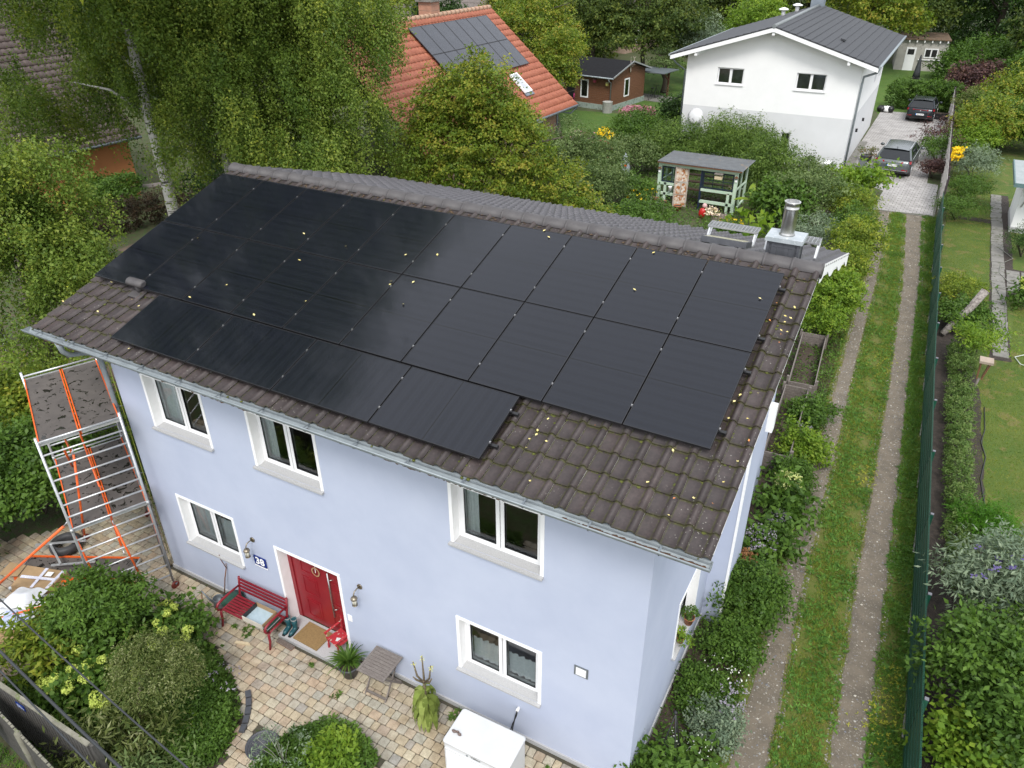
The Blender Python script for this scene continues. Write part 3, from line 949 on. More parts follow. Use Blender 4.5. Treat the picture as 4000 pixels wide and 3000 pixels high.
ON = ordn + ['eleventh', 'twelfth', 'thirteenth', 'fourteenth', 'fifteenth', 'sixteenth']
def zlab(L, u, v):
    z = zone(u, v); S_ = sorted([p for p in L if zone(*p) == z], key=lambda p: p[1] if z == 0 else p[0])
    return ZN[z] % ON[S_.index((u, v))]
_d = {}
for o in COL.objects:
    if o.get('group') == 'yellow leaves on the solar panels': _d.setdefault(o['label'], []).append(o)
for L_ in _d.values():
    if len(L_) > 1:
        L_.sort(key=lambda o: -o.location.z)
        for o, w_ in zip(L_, ('higher', 'lower')): o['label'] = w_ + ' ' + o['label']
for u, v in TIL:
    o = inst('fallen_leaf', lme, None, Rp(u, v, -0.085), (A + random.uniform(-.3, .3), random.uniform(-.3, .3), random.uniform(0, 6.28)), (.68, .68, .68))
    meta(o, 'yellow leaf ' + zlab(TIL, u, v), 'leaf', 'yellow leaves on the roof tiles')
for u, v in ORA:
    o = inst('fallen_leaf', lmo, None, Rp(u, v, -0.09), (A + random.uniform(-.3, .3), random.uniform(-.3, .3), random.uniform(0, 6.28)), (.68, .68, .68))
    meta(o, 'orange leaf ' + zlab(ORA, u, v), 'leaf', 'orange leaves on the roof tiles')

# ================================================================ GUTTER AND PIPES
def arc(cy, cz, r, a0, a1, n=10): return [(cy + r * math.cos(a0 + (a1 - a0) * k / n), cz + r * math.sin(a0 + (a1 - a0) * k / n)) for k in range(n + 1)]
gx0, gx1 = -0.30, 11.99
gc = (YE - 0.060, ZE - 0.065)
pr = arc(gc[0], gc[1], 0.078, math.pi, 2 * math.pi)
b = MB()
segs = 8
vs = []; fs = []
m = len(pr)
for i in range(segs + 1):
    x = gx0 + (gx1 - gx0) * i / segs
    dz = -0.006 * math.sin(math.pi * i / segs)
    vs += [(x, y, z + dz) for y, z in pr]
for i in range(segs):
    for k in range(m - 1): fs.append((i * m + k, i * m + k + 1, (i + 1) * m + k + 1, (i + 1) * m + k))
b.add(vs, fs, True)
gut = thing('gutter', 'long grey zinc gutter with brown litter along the front eave of the blue house', 'gutter', (5.8, YE - .05, ZE - .1))
def gp(o):
    o.parent = gut; o.location = -Vector(gut.location); return o
gp(b.make('gutter_trough', m_zinc))
b = MB(); b.tube([(gx0, gc[0] - .080, gc[1] + .004), (gx1, gc[0] - .080, gc[1] + .004)], 0.011, 8); gp(b.make('gutter_rim', m_zinc))
b = MB()
b.add([(gx0 + .08, YE + .10, ZE - .046), (gx1 - .02, YE + .10, ZE - .046), (gx1 - .02, YE - .012, ZE - .070), (gx0 + .08, YE - .012, ZE - .070), (gx0 + .08, YE - .014, ZE - .10), (gx1 - .02, YE - .014, ZE - .10)], [(0, 3, 2, 1), (3, 4, 5, 2)])
gp(b.make('eave_flashing', m_zinc))
for x in (gx0, gx1):
    b = MB(); b.prism([(y, z) for y, z in arc(gc[0], gc[1], .077, math.pi, 2 * math.pi)], 0, 0.004, Matrix(((0, 0, 1, x), (1, 0, 0, 0), (0, 1, 0, 0), (0, 0, 0, 1)))); gp(b.make('end_plate', m_zinc))
for k in range(14):
    x = gx0 + .4 + k * .87
    b = MB(); b.box((x - .012, gc[0] - .075, gc[1] + .006), (x + .012, gc[0] + .07, gc[1] + .010)); b.tube([(x, y, z) for y, z in arc(gc[0], gc[1] - .003, .083, math.pi, 2 * math.pi, 6)], .006, 4); gp(b.make('gutter_bracket', m_zincdark))
b = MB(); rr = random.Random(4)
x = gx0 + .6
while x < gx1 - .05:
    dens = 1.0 if x > 10.2 else (0.55 + 0.45 * math.sin(x * 1.7))
    if rr.random() < dens:
        b.blob((x, gc[0] - .035 + rr.uniform(-.012, .02), gc[1] - .062 + (0.03 if x > 10.2 else 0.0)), (rr.uniform(.02, .06), rr.uniform(.012, .03), rr.uniform(.006, .02)), rr.randrange(999), 5, 3)
    x += rr.uniform(.01, .035)
o = gp(b.make('gutter_litter', M('rusty_litter', (0.10, 0.045, 0.02), (0.05, 0.03, 0.02), 30, rough=1.0))); o['kind'] = 'stuff'
pipe = thing('downpipe', 'grey zinc downpipe with a swan neck running down the left corner of the blue house', 'downpipe', (0.50, -4.03, 0))
b = MB()
P0 = Vector((0.60, gc[0], gc[1] - .06))
path = [P0, P0 + Vector((0.0, 0, -.10)), (0.60, gc[0] + .01, gc[1] - .24), (0.60, gc[0] + .10, gc[1] - .36), (0.56, gc[0] + .35, gc[1] - .45), (0.52, gc[0] + .56, gc[1] - .56), (0.505, -4.06, gc[1] - .74), (0.50, -4.05, gc[1] - 1.0), (0.50, -4.05, 0.02)]
b.tube(path, [.07, .05, .045, .045, .045, .045, .045, .045, .045], 12)
o = b.make('pipe', m_zinc); o.parent = pipe; o.location = -Vector(pipe.location)
for z in (1.2, 2.6, 4.2):
    b = MB(); b.tube([(0.50, -4.05, z), (0.50, -4.05, z + .03)], .052, 12); b.tube([(0.52, -4.04, z + .015), (.60, -3.96, z + .015)], .006, 5)
    o = b.make('pipe_clamp', m_zincdark); o.parent = pipe; o.location = -Vector(pipe.location)
cab = MB(); cab.tube([(0.585, -3.99, 5.2), (0.58, -3.985, 4.2), (0.590, -3.99, 3.6), (0.585, -3.99, 3.2), (0.587, -3.99, 0.4)], 0.008, 5)
meta(cab.make('earth_cable', M('yellow_green_cable', (0.25, 0.28, 0.03), None, 3, rough=0.5)), 'thin green and yellow cable beside the left downpipe', 'cable')

# ---- roof vent, chimney, skylight, treads
t = thing('roof_vent', 'dark rounded vent cowl on the tiles at the left below the panels', 'roof vent', Rp(1.13, 3.50, -.15))
t.rotation_euler = (A, 0, 0)
b = MB(); b.tube([(0, 0, 0), (0, 0, .16)], .06, 12); b.make('vent_neck', m_ridge, t)
b = MB(); b.tube([(-.20, .0, .20), (-.17, .0, .205), (.17, .0, .205), (.20, .0, .20)], [.055, .085, .085, .055], 14, squash=.8); b.make('vent_cowl', m_ridge, t)
b = MB(); b.box((-.16, -.19, .005), (.16, .17, .02)); b.make('vent_base', m_ridge, t)
m_slate = M('slate', (0.055, 0.058, 0.066), (0.075, 0.078, 0.088), 8, rough=0.5, bs=.2, bscale=40)
ch = thing('chimney', 'slate clad chimney with zinc cover and steel flue on the ridge', 'chimney', (11.32, 1.02, ZR - .1))
cx0, cx1, cy0, cy1, cz0, cz1 = 11.085, 11.545, .78, 1.12, 7.36, 7.84
b = MB(); b.box((cx0, cy0, cz0), (cx1, cy1, cz1)); 
o = b.make('chimney_stack', m_slate); o.parent = ch; o.location = -Vector(ch.location)
def cpart(o): o.parent = ch; o.location = -Vector(ch.location); return o
for zi in range(3):
    za, zb = cz0 + .02 + zi * .16, cz0 + .02 + (zi + 1) * .16 - .004
    offs = .09 if zi % 2 else 0
    xs = [cx0 + .05] + [cx0 + .05 + offs + k * .18 for k in range(4) if .03 < offs + k * .18 < .36] + [cx1 - .05]
    for k in range(len(xs) - 1):
        b = MB(); b.add([(xs[k] + .002, cy0 - .012, za), (xs[k + 1] - .002, cy0 - .012, za), (xs[k + 1] - .002, cy0 - .004, zb), (xs[k] + .002, cy0 - .004, zb), (xs[k] + .002, cy0 + .002, za), (xs[k + 1] - .002, cy0 + .002, za)], [(0, 1, 2, 3), (4, 5, 1, 0)])
        cpart(b.make('slate', m_slate))
    ys = [cy0 + .04, cy0 + .13 + offs, cy1 - .03]
    for k in range(2):
        b = MB(); b.add([(cx1 + .010, ys[k] + .002, za), (cx1 + .010, ys[k + 1] - .002, za), (cx1 + .003, ys[k + 1] - .002, zb), (cx1 + .003, ys[k] + .002, zb)], [(0, 1, 2, 3)])
        cpart(b.make('slate', m_slate))
for (x, y) in ((cx0, cy0), (cx1, cy0), (cx1, cy1)):
    b = MB(); b.box((x - .022, y - .018, cz0 + .02), (x + .022, y + .018, cz1)); cpart(b.make('corner_strip', m_slate))
b = MB(); m4 = None
b.box((cx0 - .05, cy0 - .05, cz1), (cx1 + .05, cy1 + .05, cz1 + .018)); b.box((cx0 - .053, cy0 - .054, cz1 - .05), (cx1 + .053, cy0 - .050, cz1 + .017)); b.box((cx1 + .0535, cy0 - .050, cz1 - .05), (cx1 + .057, cy1 + .05, cz1 + .017))
cpart(b.make('chimney_cover', M('bright_zinc', (0.36, 0.40, 0.42), (0.44, 0.47, 0.49), 8, rough=0.5, metal=.3, c3=(.55, .57, .58), s3=18, f3=.6)))
b = MB(); b.lathe([(.125, 0), (.112, .02), (.108, .04), (.108, .40), (.114, .405), (.114, .43), (.108, .435), (.108, .50), (.122, .51), (.122, .525), (.100, .53), (.098, .30)], (11.31, .97, cz1 + .018), 24)
cpart(b.make('flue_pipe', m_steel))
b = MB(); b.lathe([(.0, 0), (.099, 0)], (11.31, .97, cz1 + .35), 24, False); cpart(b.make('flue_dark', m_dark))
def Rb(x, y, w=0.0): return Vector((x, y, ZR - (y - YR) * TA + w))
sk = thing('skylight', 'small roof hatch with yellowed pane on the grey rear slope', 'skylight', Rb(10.32, 1.30, .02)); sk.rotation_euler = (-A, 0, 0)
b = MB()
for (a_, b_) in (((-.38, -.24, 0), (.38, -.20, .10)), ((-.38, .20, 0), (.38, .24, .10)), ((-.38, -.199, 0), (-.34, .199, .10)), ((.34, -.199, 0), (.38, .199, .10))): b.box(a_, b_)
b.make('hatch_frame', m_slate, sk)
b = MB(); b.box((-.338, -.198, .06), (.338, .198, .102)); b.make('hatch_pane', M('yellowed_acrylic', (0.42, 0.40, 0.28), (0.32, 0.29, 0.18), 7, rough=0.25), sk)
m_galv = M('galvanised', (0.50, 0.51, 0.52), (0.40, 0.41, 0.42), 10, rough=0.45, metal=.6)
def tread(x, y, w, lab):
    t = thing('roof_tread', lab, 'roof tread', Rb(x, y, .04), 0, 'galvanised step grates on the rear roof slope')
    b = MB(); d = .14; z = .26
    b.box((-w / 2, -d, z), (w / 2, -d + .008, z + .03)); b.box((-w / 2, d - .008, z), (w / 2, d, z + .03))
    n = int(w / .055)
    for k in range(n + 1):
        xx = -w / 2 + k * w / n; b.box((xx - .003, -d + .009, z + .002), (xx + .003, d - .009, z + .028))
    for k in range(1, 4):
        yy = -d + k * 2 * d / 4; b.box((-w / 2, yy - .003, z + .012), (w / 2, yy + .003, z + .030))
    b.make('grate', m_galv, t)
    for s in (-1, 1):
        b = MB(); b.bar((s * w * .46, -d + .02, z), (s * w * .46, -.26, .085), .03, .006); b.bar((s * w * .46, -.27, .085), (s * w * .46, -.10, .03), .03, .006); b.bar((s * w * .46, d - .02, z), (s * w * .46, -.15, .06), .03, .006)
        b.make('bracket', m_galv, t)
tread(10.30, 1.85, .85, 'long step grate behind the roof hatch')
tread(11.20, 1.60, .55, 'step grate partly hidden left behind the chimney')
tread(11.62, 1.50, .30, 'short step grate right of the chimney')

# ================================================================ THINGS ON THE FRONT WALL
def wall_lamp(x, z, lab):
    t = thing('wall_lamp', lab, 'wall lamp', (x, YW0, z), 0, 'lantern lamps beside the red door')
    b = MB(); b.tube([(0, -.0, 0), (0, -.02, 0)], .055, 14); b.make('wall_rose', m_brass, t)
    b = MB(); b.tube([(0, -.02, 0), (0, -.09, .02), (0, -.16, .01), (0, -.19, -.05), (0, -.19, -.10)], .012, 8); b.make('lamp_arm', m_brass, t)
    b = MB(); b.lathe([(.0, .0), (.05, -.012), (.062, -.04), (.062, -.05), (.05, -.055)], (0, -.19, -.09), 14); b.lathe([(.045, 0), (.052, -.01), (.03, -.03), (0, -.032)], (0, -.19, -.275), 14)
    for k in range(6):
        a_ = k * math.pi / 3; b.tube([(.047 * math.cos(a_), -.19 + .047 * math.sin(a_), -.14), (.047 * math.cos(a_), -.19 + .047 * math.sin(a_), -.28)], .0035, 4)
    b.make('lamp_cage', m_brass, t)
    b = MB(); b.lathe([(.036, 0), (.040, -.06), (.036, -.125)], (0, -.19, -.147), 12); b.make('lamp_glass', M('frosted_glass', (.62, .6, .5), (.5, .48, .4), 8, rough=.3), t)
wall_lamp(3.40, 2.02, 'brass lantern above the blue number plate')
wall_lamp(5.98, 2.04, 'brass lantern on the wall right of the red door')
m_enamel = M('blue_enamel', (0.010, 0.028, 0.16), (0.012, 0.034, 0.19), 2, rough=0.2)
t = thing('house_number', 'dark blue enamel house number plate reading 38 under a lantern', 'number plate', (3.49, YW0 - .02, 1.50))
b = MB(); b.box((-.155, -.006, -.115), (.155, .012, .115)); b.make('plate', m_enamel, t)
b = MB(); b.box((-.165, -.003, -.150), (.165, .010, -.118)); b.make('plate_holder', m_white, t)
text_mesh('digits', '38', .235, m_white, t, Matrix.Translation((0, -.0085, .0)) @ Matrix.Rotation(math.pi / 2, 4, 'X'), .0015, .006)
t = thing('bell_plate', 'white doorbell plate right of the red door', 'doorbell', (5.62, YW0 - .006, 1.05))
b = MB(); b.box((-.05, -.006, -.075), (.05, .006, .075)); b.make('plate', m_pvc, t)
b = MB(); b.box((-.018, -.010, .0), (.018, -.0062, .04)); b.make('button', m_white, t)
t = thing('wall_vent', 'square white vent cover in a grey frame on the right of the blue wall', 'vent', (10.245, YW0 - .005, 2.33))
b = MB(); b.box((-.115, -.006, -.105), (.115, .006, .105)); b.make('vent_frame', m_zincdark, t)
b = MB()
for k in range(9): b.box((-.083, -.016, -.078 + k * .0175), (.083, -.0062, -.066 + k * .0175))
b.make('louvre', m_pvc, t)
t = thing('wall_pipe_stub', 'white pipe bush with two black hoses leaving the wall behind the heat pump', 'pipe', (9.17, YW0 - .01, .78))
b = MB(); b.tube([(0, .01, 0), (0, -.07, -.005)], .028, 10); b.make('bush', m_white, t)
b = MB(); b.tube([(0, -.06, 0), (-.01, -.10, -.10), (-.03, -.16, -.35), (-.04, -.22, -.62)], .010, 6); b.tube([(.01, -.06, 0), (.0, -.09, -.12), (-.05, -.13, -.30), (-.09, -.22, -.62)], .009, 6); b.make('hose', m_black, t)
t = thing('door_wreath', 'small dried wreath with red berries hanging on the red door', 'wreath', (4.72, YW0 + .20, 1.62))
b = MB()
for k in range(26):
    a_ = k * 2 * math.pi / 26; b.blob((.085 * math.cos(a_), -.012, .10 * math.sin(a_)), (.018, .010, .014), k, 5, 3, .4)
b.make('twigs', M('straw', (0.42, 0.30, 0.16), (.3, .12, .06), 40, rough=.9), t)
b = MB(); b.tube([(0, -.01, .10), (.0, -.008, .20)], .004, 4); b.bar((0, -.012, -.02), (0, -.012, .10), .012, .003); b.make('ribbon', m_white, t)

# ================================================================ PATIO
m_joint = M('joint_sand', (0.075, 0.062, 0.048), (0.05, 0.05, 0.03), 12, rough=1.0, bs=.5, bscale=80, c3=(.04, .055, .015), s3=9, f3=.6)
def paver_material():
    m, nt, b = NM('paving_stone')
    at = nt.nodes.new('ShaderNodeAttribute'); at.attribute_name = 'tint'
    oi = nt.nodes.new('ShaderNodeObjectInfo')
    ad = nt.nodes.new('ShaderNodeMath'); ad.operation = 'ADD'
    nt.links.new(at.outputs['Fac'], ad.inputs[0]); nt.links.new(oi.outputs['Random'], ad.inputs[1])
    fr = nt.nodes.new('ShaderNodeMath'); fr.operation = 'FRACT'; nt.links.new(ad.outputs[0], fr.inputs[0])
    col = ramp(nt, fr.outputs[0], [(0, (.39, .325, .225)), (.18, (.45, .375, .255)), (.36, (.39, .36, .29)), (.52, (.43, .335, .235)), (.66, (.35, .335, .28)), (.8, (.48, .42, .30)), (.93, (.42, .315, .22)), (1, (.31, .295, .26))])
    n = noise(nt, 9, 5, .7, pos(nt)); n2 = noise(nt, 60, 4, .7, pos(nt))
    s = ramp(nt, n.outputs[0], [(.3, (.70, .68, .66)), (.6, (1.05, 1.05, 1.05))])
    col = mix(nt, 1.0, col, s, 'MULTIPLY')
    s2 = ramp(nt, n2.outputs[0], [(.35, (.78, .78, .78)), (.65, (1.1, 1.1, 1.1))])
    col = mix(nt, 1.0, col, s2, 'MULTIPLY')
    # damp stains near the scaffold and single large blotches
    n3 = noise(nt, .9, 4, .6, pos(nt), 1.0)
    st = ramp(nt, n3.outputs[0], [(.30, (.62, .55, .48)), (.46, (1, 1, 1))])
    col = mix(nt, 1.0, col, st, 'MULTIPLY')
    nt.links.new(col, b.inputs['Base Color'])
    b.inputs['Roughness'].default_value = .85
    bump(nt, b, n2.outputs[0], .3, .005)
    return m
m_paver = paver_material()
def paver_shape(l, w, h=0.03, r=.014):
    """rounded, softly pillowed block; the bottom stays open"""
    e = .010
    o = [(-l/2 + r, -w/2), (l/2 - r, -w/2), (l/2, -w/2 + r), (l/2, w/2 - r), (l/2 - r, w/2), (-l/2 + r, w/2), (-l/2, w/2 - r), (-l/2, -w/2 + r)]
    i_ = [(x * (1 - 2 * e / l) , y * (1 - 2 * e / w)) for x, y in o]
    vs = [(x, y, 0) for x, y in o] + [(x, y, h - .008) for x, y in o] + [(x, y, h) for x, y in i_]
    fs = [(k, (k + 1) % 8, 8 + (k + 1) % 8, 8 + k) for k in range(8)] + [(8 + k, 8 + (k + 1) % 8, 16 + (k + 1) % 8, 16 + k) for k in range(8)] + [tuple(range(16, 24))]
    return vs, fs
patio_poly = [(-3.6, -8.05), (11.3, -8.05), (11.3, -3.93), (0.55, -3.93), (0.30, -1.0), (-2.0, -1.2), (-3.0, -3.2), (-2.75, -4.5), (-3.7, -5.4)]
def inpoly(x, y, P):
    c = False
    for i in range(len(P)):
        x0, y0 = P[i]; x1, y1 = P[(i + 1) % len(P)]
        if (y0 > y) != (y1 > y) and x < (x1 - x0) * (y - y0) / (y1 - y0) + x0: c = not c
    return c
bed1 = [(1.0, -8.1), (0.75, -6.6), (0.7, -5.7), (1.2, -5.15), (2.3, -5.0), (3.3, -5.2), (4.1, -5.55), (4.75, -6.05), (5.0, -6.7), (4.85, -7.5), (4.6, -8.1)]
bed2 = [(5.75, -8.0), (5.55, -6.6), (5.65, -5.75), (6.1, -5.30), (6.7, -5.25), (7.3, -5.45), (7.5, -6.1), (7.3, -7.0), (6.9, -8.0)]
patio = sheet('patio', patio_poly, 0.004, m_joint)
stones = []
lens = [.125, .165, .205, .165]
y = -8.0; row = 0
while y < -1.1:
    x = -3.7 + random.uniform(0, .15); 
    while x < 11.25:
        l = random.choice(lens)
        cx = x + l / 2
        if inpoly(cx, y + .08, patio_poly) and not inpoly(cx, y + .08, bed1) and not inpoly(cx, y + .08, bed2) and not (3.97 < cx < 5.6 and y + .08 > -4.36) and y + .16 < -3.96 + (3 if cx < .42 else 0) and math.hypot(cx - 5.40, y + .08 + 6.22) > .33:
            stones.append((cx, y + .08, l))
        x += l + .010
    y += .172
pm = {}
for l in lens:
    vs, fs = paver_shape(l, .162)
    b = MB(); b.add(vs, fs); me = b.mesh('paving_stone'); me.materials.append(m_paver); pm[l] = me
def shown(x, y):      # what the camera can see of the patio
    return y < -4.0 and -2.5 < x < 11
stones.sort(key=lambda s: (Vector((s[0], s[1], 0)) - CV).length + (0 if (3.3 < s[0] < 8.4 and s[1] < -4.05 and s[1] > -7.0) else 50))
for cx, cy, l in stones[:300]:
    o = inst('paving_stone', pm[l], patio, (cx, cy, .004 + random.uniform(0, .006)), (random.uniform(-.012, .012), random.uniform(-.012, .012), random.uniform(-.02, .02)))
vs_all = []; b = MB(); tints = []
for cx, cy, l in stones[300:]:
    vs, fs = paver_shape(l, .162); a_ = random.uniform(-.02, .02); zz = .004 + random.uniform(0, .006)
    ca, sa = math.cos(a_), math.sin(a_)
    b.add([(cx + vx * ca - vy * sa, cy + vx * sa + vy * ca, zz + vz) for vx, vy, vz in vs], fs)
    tints += [random.random()] * len(fs)
o = b.make('paving_stones', m_paver, patio); o['kind'] = 'stuff'
at = o.data.attributes.new('tint', 'FLOAT', 'FACE'); at.data.foreach_set('value', np.array(tints, dtype=np.float32))
sheet('bed_soil', bed1, .012, m_soil, jit=.02)
sheet('bed_soil', bed2, .012, m_soil, jit=.02)
t = thing('manhole_cover', 'round dark grey manhole cover set in the paving', 'manhole cover', (5.40, -6.22, .0))
b = MB(); b.lathe([(.29, .0), (.29, .045), (.275, .048), (.27, .040), (0.0, .040)], n=28, cap=False); b.make('frame', m_slate, t)
b = MB()
for r_ in (.24, .20, .16, .12, .08): b.lathe([(r_, .040), (r_, .048), (r_ - .018, .048), (r_ - .018, .040)], n=28, cap=False)
b.make('lid_ribs', m_slate, t)

# ---- bench
def bench():
    t = thing('bench', 'red garden bench with slatted seat and curved arms left of the door', 'bench', (3.44, -4.37, 0), math.radians(1))
    L = .62
    for k in range(7):
        y = -.22 + k * .066
        b = MB(); b.box((-L, y, .43), (L, y + .043, .452)); b.make('seat_slat', m_redm, t)
    for k, (y, z) in enumerate(((.285, .56), (.300, .64), (.315, .72), (.330, .80))):
        b = MB(); b.bar((-L, y, z), (L, y, z), .020, .045 if k < 3 else .05); b.make('back_slat', m_redm, t)
    for s in (-1, 1):
        x = s * (L + .005)
        b = MB(); b.tube([(x, .36, .0), (x, .30, .22), (x, .27, .42), (x, .31, .62), (x, .345, .84)], [.020, .022, .024, .022, .024], 8); b.make('rear_leg', m_redm, t)
        b = MB(); b.tube([(x, -.30, .0), (x, -.25, .20), (x, -.245, .40), (x, -.20, .43)], [.020, .024, .026, .022], 8); b.make('front_leg', m_redm, t)
        b = MB(); b.tube([(x, .31, .64), (x, .10, .655), (x, -.16, .65), (x, -.27, .63), (x, -.31, .57), (x, -.29, .49), (x, -.22, .445)], [.018, .023, .026, .028, .026, .022, .018], 8); b.make('arm', m_redm, t)
        b = MB(); b.tube([(x, -.24, .425), (x, .28, .42)], .018, 6); b.make('side_rail', m_redm, t)
    return t
bench()
t = thing('tray_box', 'open drawer like box with pale blue bottom standing on the red bench', 'box', (3.66, -4.40, .453), math.radians(1))
m_card = M('cardboard', (0.36, 0.24, 0.13), (0.28, 0.19, 0.10), 5, rough=.9)
b = MB(); b.box((-.25, -.19, 0), (.25, .19, .01)); b.make('box_bottom', M('pale_blue_plastic', (.40, .50, .55), (.33, .43, .48), 12, rough=.5), t)
b = MB(); b.box((-.26, -.20, 0), (.26, -.19, .12)); b.make('box_front', M('cream_board', (.62, .58, .50), None, 5, rough=.6), t)
b = MB(); b.box((-.26, .19, 0), (.26, .20, .12)); b.make('box_back', m_card, t)
b = MB(); b.box((-.26, -.189, 0), (-.25, .189, .12)); b.make('box_side', m_black, t)
b = MB(); b.box((.25, -.189, 0), (.26, .189, .12)); b.make('box_side', m_card, t)
t = thing('storage_tray', 'dark green shallow tray under the box on the bench', 'tray', (3.93, -4.42, .453), math.radians(1))
b = MB(); b.box((-.05, -.17, 0), (.12, .17, .05)); b.make('tray_body', M('dark_green_plastic', (.01, .06, .03), None, 5, rough=.4), t)
b = MB(); b.box((-.055, -.175, .0505), (.125, -.16, .058)); b.box((.112, -.159, .0505), (.125, .175, .058)); b.make('tray_rim', m_galv, t)
# watering can, rake, boots, mat, scraper
t = thing('watering_can', 'old zinc watering can with upright spout left behind the bench', 'watering can', (2.38, -4.32, 0.03), math.radians(200))
b = MB(); b.lathe([(.11, 0), (.115, .02), (.11, .25), (.105, .26), (.10, .25), (.10, .05)], n=18); b.make('can_body', m_zincdark, t)
b = MB(); b.tube([(.10, 0, .06), (.22, 0, .20), (.33, 0, .40)], [.022, .018, .014], 8); b.make('spout', m_zincdark, t)
b = MB(); b.tube([(-.10, 0, .08), (-.19, 0, .16), (-.18, 0, .28), (-.06, 0, .34), (.06, 0, .28)], .008, 6); b.make('can_handle', m_zincdark, t)
t = thing('garden_tub', 'dark green plastic tub half hidden behind the red bench', 'tub', (2.66, -4.20, 0.03))
b = MB(); b.lathe([(.17, 0), (.22, .26), (.235, .27), (.225, .25), (.17, .03)], n=18); b.make('tub_wall', M('mottled_green_plastic', (.012, .055, .035), (.03, .09, .06), 14, rough=.5), t)
b = MB(); b.lathe([(.20, .24), (.23, .275), (.10, .31), (0, .32)], n=18, cap=False); b.make('tub_lid', MATS['mottled_green_plastic'], t)
t = thing('garden_fork', 'thin wooden stick with a forked top leaning on the blue wall', 'stick', (2.36, -4.12, 0.03))
b = MB(); b.tube([(-.06, -.02, 0), (0, .08, .55), (.06, .13, .82)], .012, 6); b.make('stick_shaft', m_wood_brown, t)
b = MB(); b.tube([(.06, .13, .82), (-.05, .13, 1.02), (-.07, .14, 1.12)], .008, 5); b.tube([(.06, .13, .82), (.08, .14, .95)], .008, 5); b.make('stick_tips', m_wood_brown, t)
m_boot = M('green_rubber', (0.008, 0.055, 0.070), (0.012, 0.075, 0.09), 10, rough=.35)
def boot(x, y, rz, lab):
    t = thing('rubber_boot', lab, 'boot', (x, y, .085), rz, 'pair of rubber boots on the door step')
    b = MB()
    b.tube([(0, .0, .30), (0, .0, .18), (0, .005, .10), (0, -.01, .06), (0, -.05, .045), (0, -.13, .038), (0, -.19, .032)], [.060, .055, .045, .050, .046, .046, .025], 12)
    b.make('boot_shaft', m_boot, t)
    b = MB(); b.prism([(-.035, .055), (.035, .055), (.045, -.05), (.050, -.14), (.025, -.215), (-.025, -.215), (-.050, -.14), (-.045, -.05)], 0, .022); b.make('boot_sole', m_black, t)
    b = MB(); b.lathe([(.063, .292), (.065, .318), (.057, .318), (.052, .20)], n=14, cap=False); b.make('boot_rim', M('grey_lining', (.2, .22, .22), None, 5), t)
boot(4.07, -4.10, math.radians(8), 'teal rubber boot nearer the bench by the red door')
boot(4.21, -4.07, math.radians(4), 'teal rubber boot beside the doormat by the red door')
m_coir = M('coir', (0.27, 0.18, 0.075), (0.20, 0.13, 0.055), 30, rough=1.0, bs=.6, bscale=200, bdist=.01)
t = thing('doormat', 'brown coir doormat on the granite step of the red door', 'doormat', (4.62, -4.02, .085), math.radians(-2))
b = MB(); b.box((-.31, -.25, 0), (.31, .22, .02)); b.make('mat_pile', m_coir, t)
t = thing('boot_scraper', 'small dark slatted grate in front of the door step', 'grate', (4.25, -4.42, .03), math.radians(-3))
b = MB(); b.box((-.21, -.055, 0), (.21, .055, .02)); b.make('grate_base', m_wood_brown, t)
b = MB()
for k in range(4): b.box((-.21, -.05 + k * .028, .0205), (.21, -.035 + k * .028, .035))
b.make('grate_slat', m_wood_old, t)
t = thing('timber_offcut', 'pale split piece of firewood on the paving below the bench', 'wood', (3.50, -4.80, .035), math.radians(18))
b = MB(); b.prism([(-.16, -.03), (.14, -.02), (.16, .0), (.10, .035), (-.15, .03)], 0, .03); b.make('offcut', M('fresh_wood', (.60, .50, .33), (.5, .4, .26), 8, rough=.7), t)

# ---- small red chair beside the door
def small_chair():
    t = thing('small_chair', 'worn little red chair with chipped seat beside the door', 'chair', (5.27, -3.97, .085), math.radians(-14))
    m_w = M('worn_red_paint', (0.42, 0.03, 0.035), (0.34, 0.02, 0.03), 6, rough=.6, c3=(.52, .42, .36), s3=16, f3=.60)
    b = MB(); b.box((-.17, -.17, .24), (.17, .16, .262)); b.make('seat', m_w, t)
    for s in (-1, 1):
        b = MB(); b.bar((s * .165, -.165, 0), (s * .155, -.155, .24), .03, .03); b.make('leg', m_w, t)
        b = MB(); b.bar((s * .165, .165, 0), (s * .175, .20, .56), .028, .028); b.make('leg', m_w, t)
        b = MB(); b.bar((s * .185, -.20, .40), (s * .182, .17, .42), .035, .022); b.make('armrest', m_w, t)
        b = MB(); b.bar((s * .175, -.165, .24), (s * .185, -.17, .39), .022, .022); b.make('arm_post', m_w, t)
    b = MB()
    vs = []
    for k in range(9):
        x = -.19 + .38 * k / 8; y = .215 + .035 * (1 - ((x) / .19) ** 2); zt = .62 + .03 * (1 - (x / .19) ** 2)
        vs += [(x, y, .47), (x, y, zt), (x, y + .014, zt), (x, y + .014, .47)]
    fs = []
    for k in range(8):
        for j in range(4): fs.append((4 * k + j, 4 * k + (j + 1) % 4, 4 * k + 4 + (j + 1) % 4, 4 * k + 4 + j))
    b.add(vs, fs); b.make('backrest', m_w, t)
small_chair()
t = thing('note_card', 'small white printed card lying on the little red chair', 'card', (5.29, -4.02, .349), math.radians(20))
b = MB(); b.box((-.05, -.04, 0), (.05, .04, .004)); b.make('card_sheet', M('printed_card', (.7, .74, .74), (.45, .52, .5), 40, rough=.5), t)

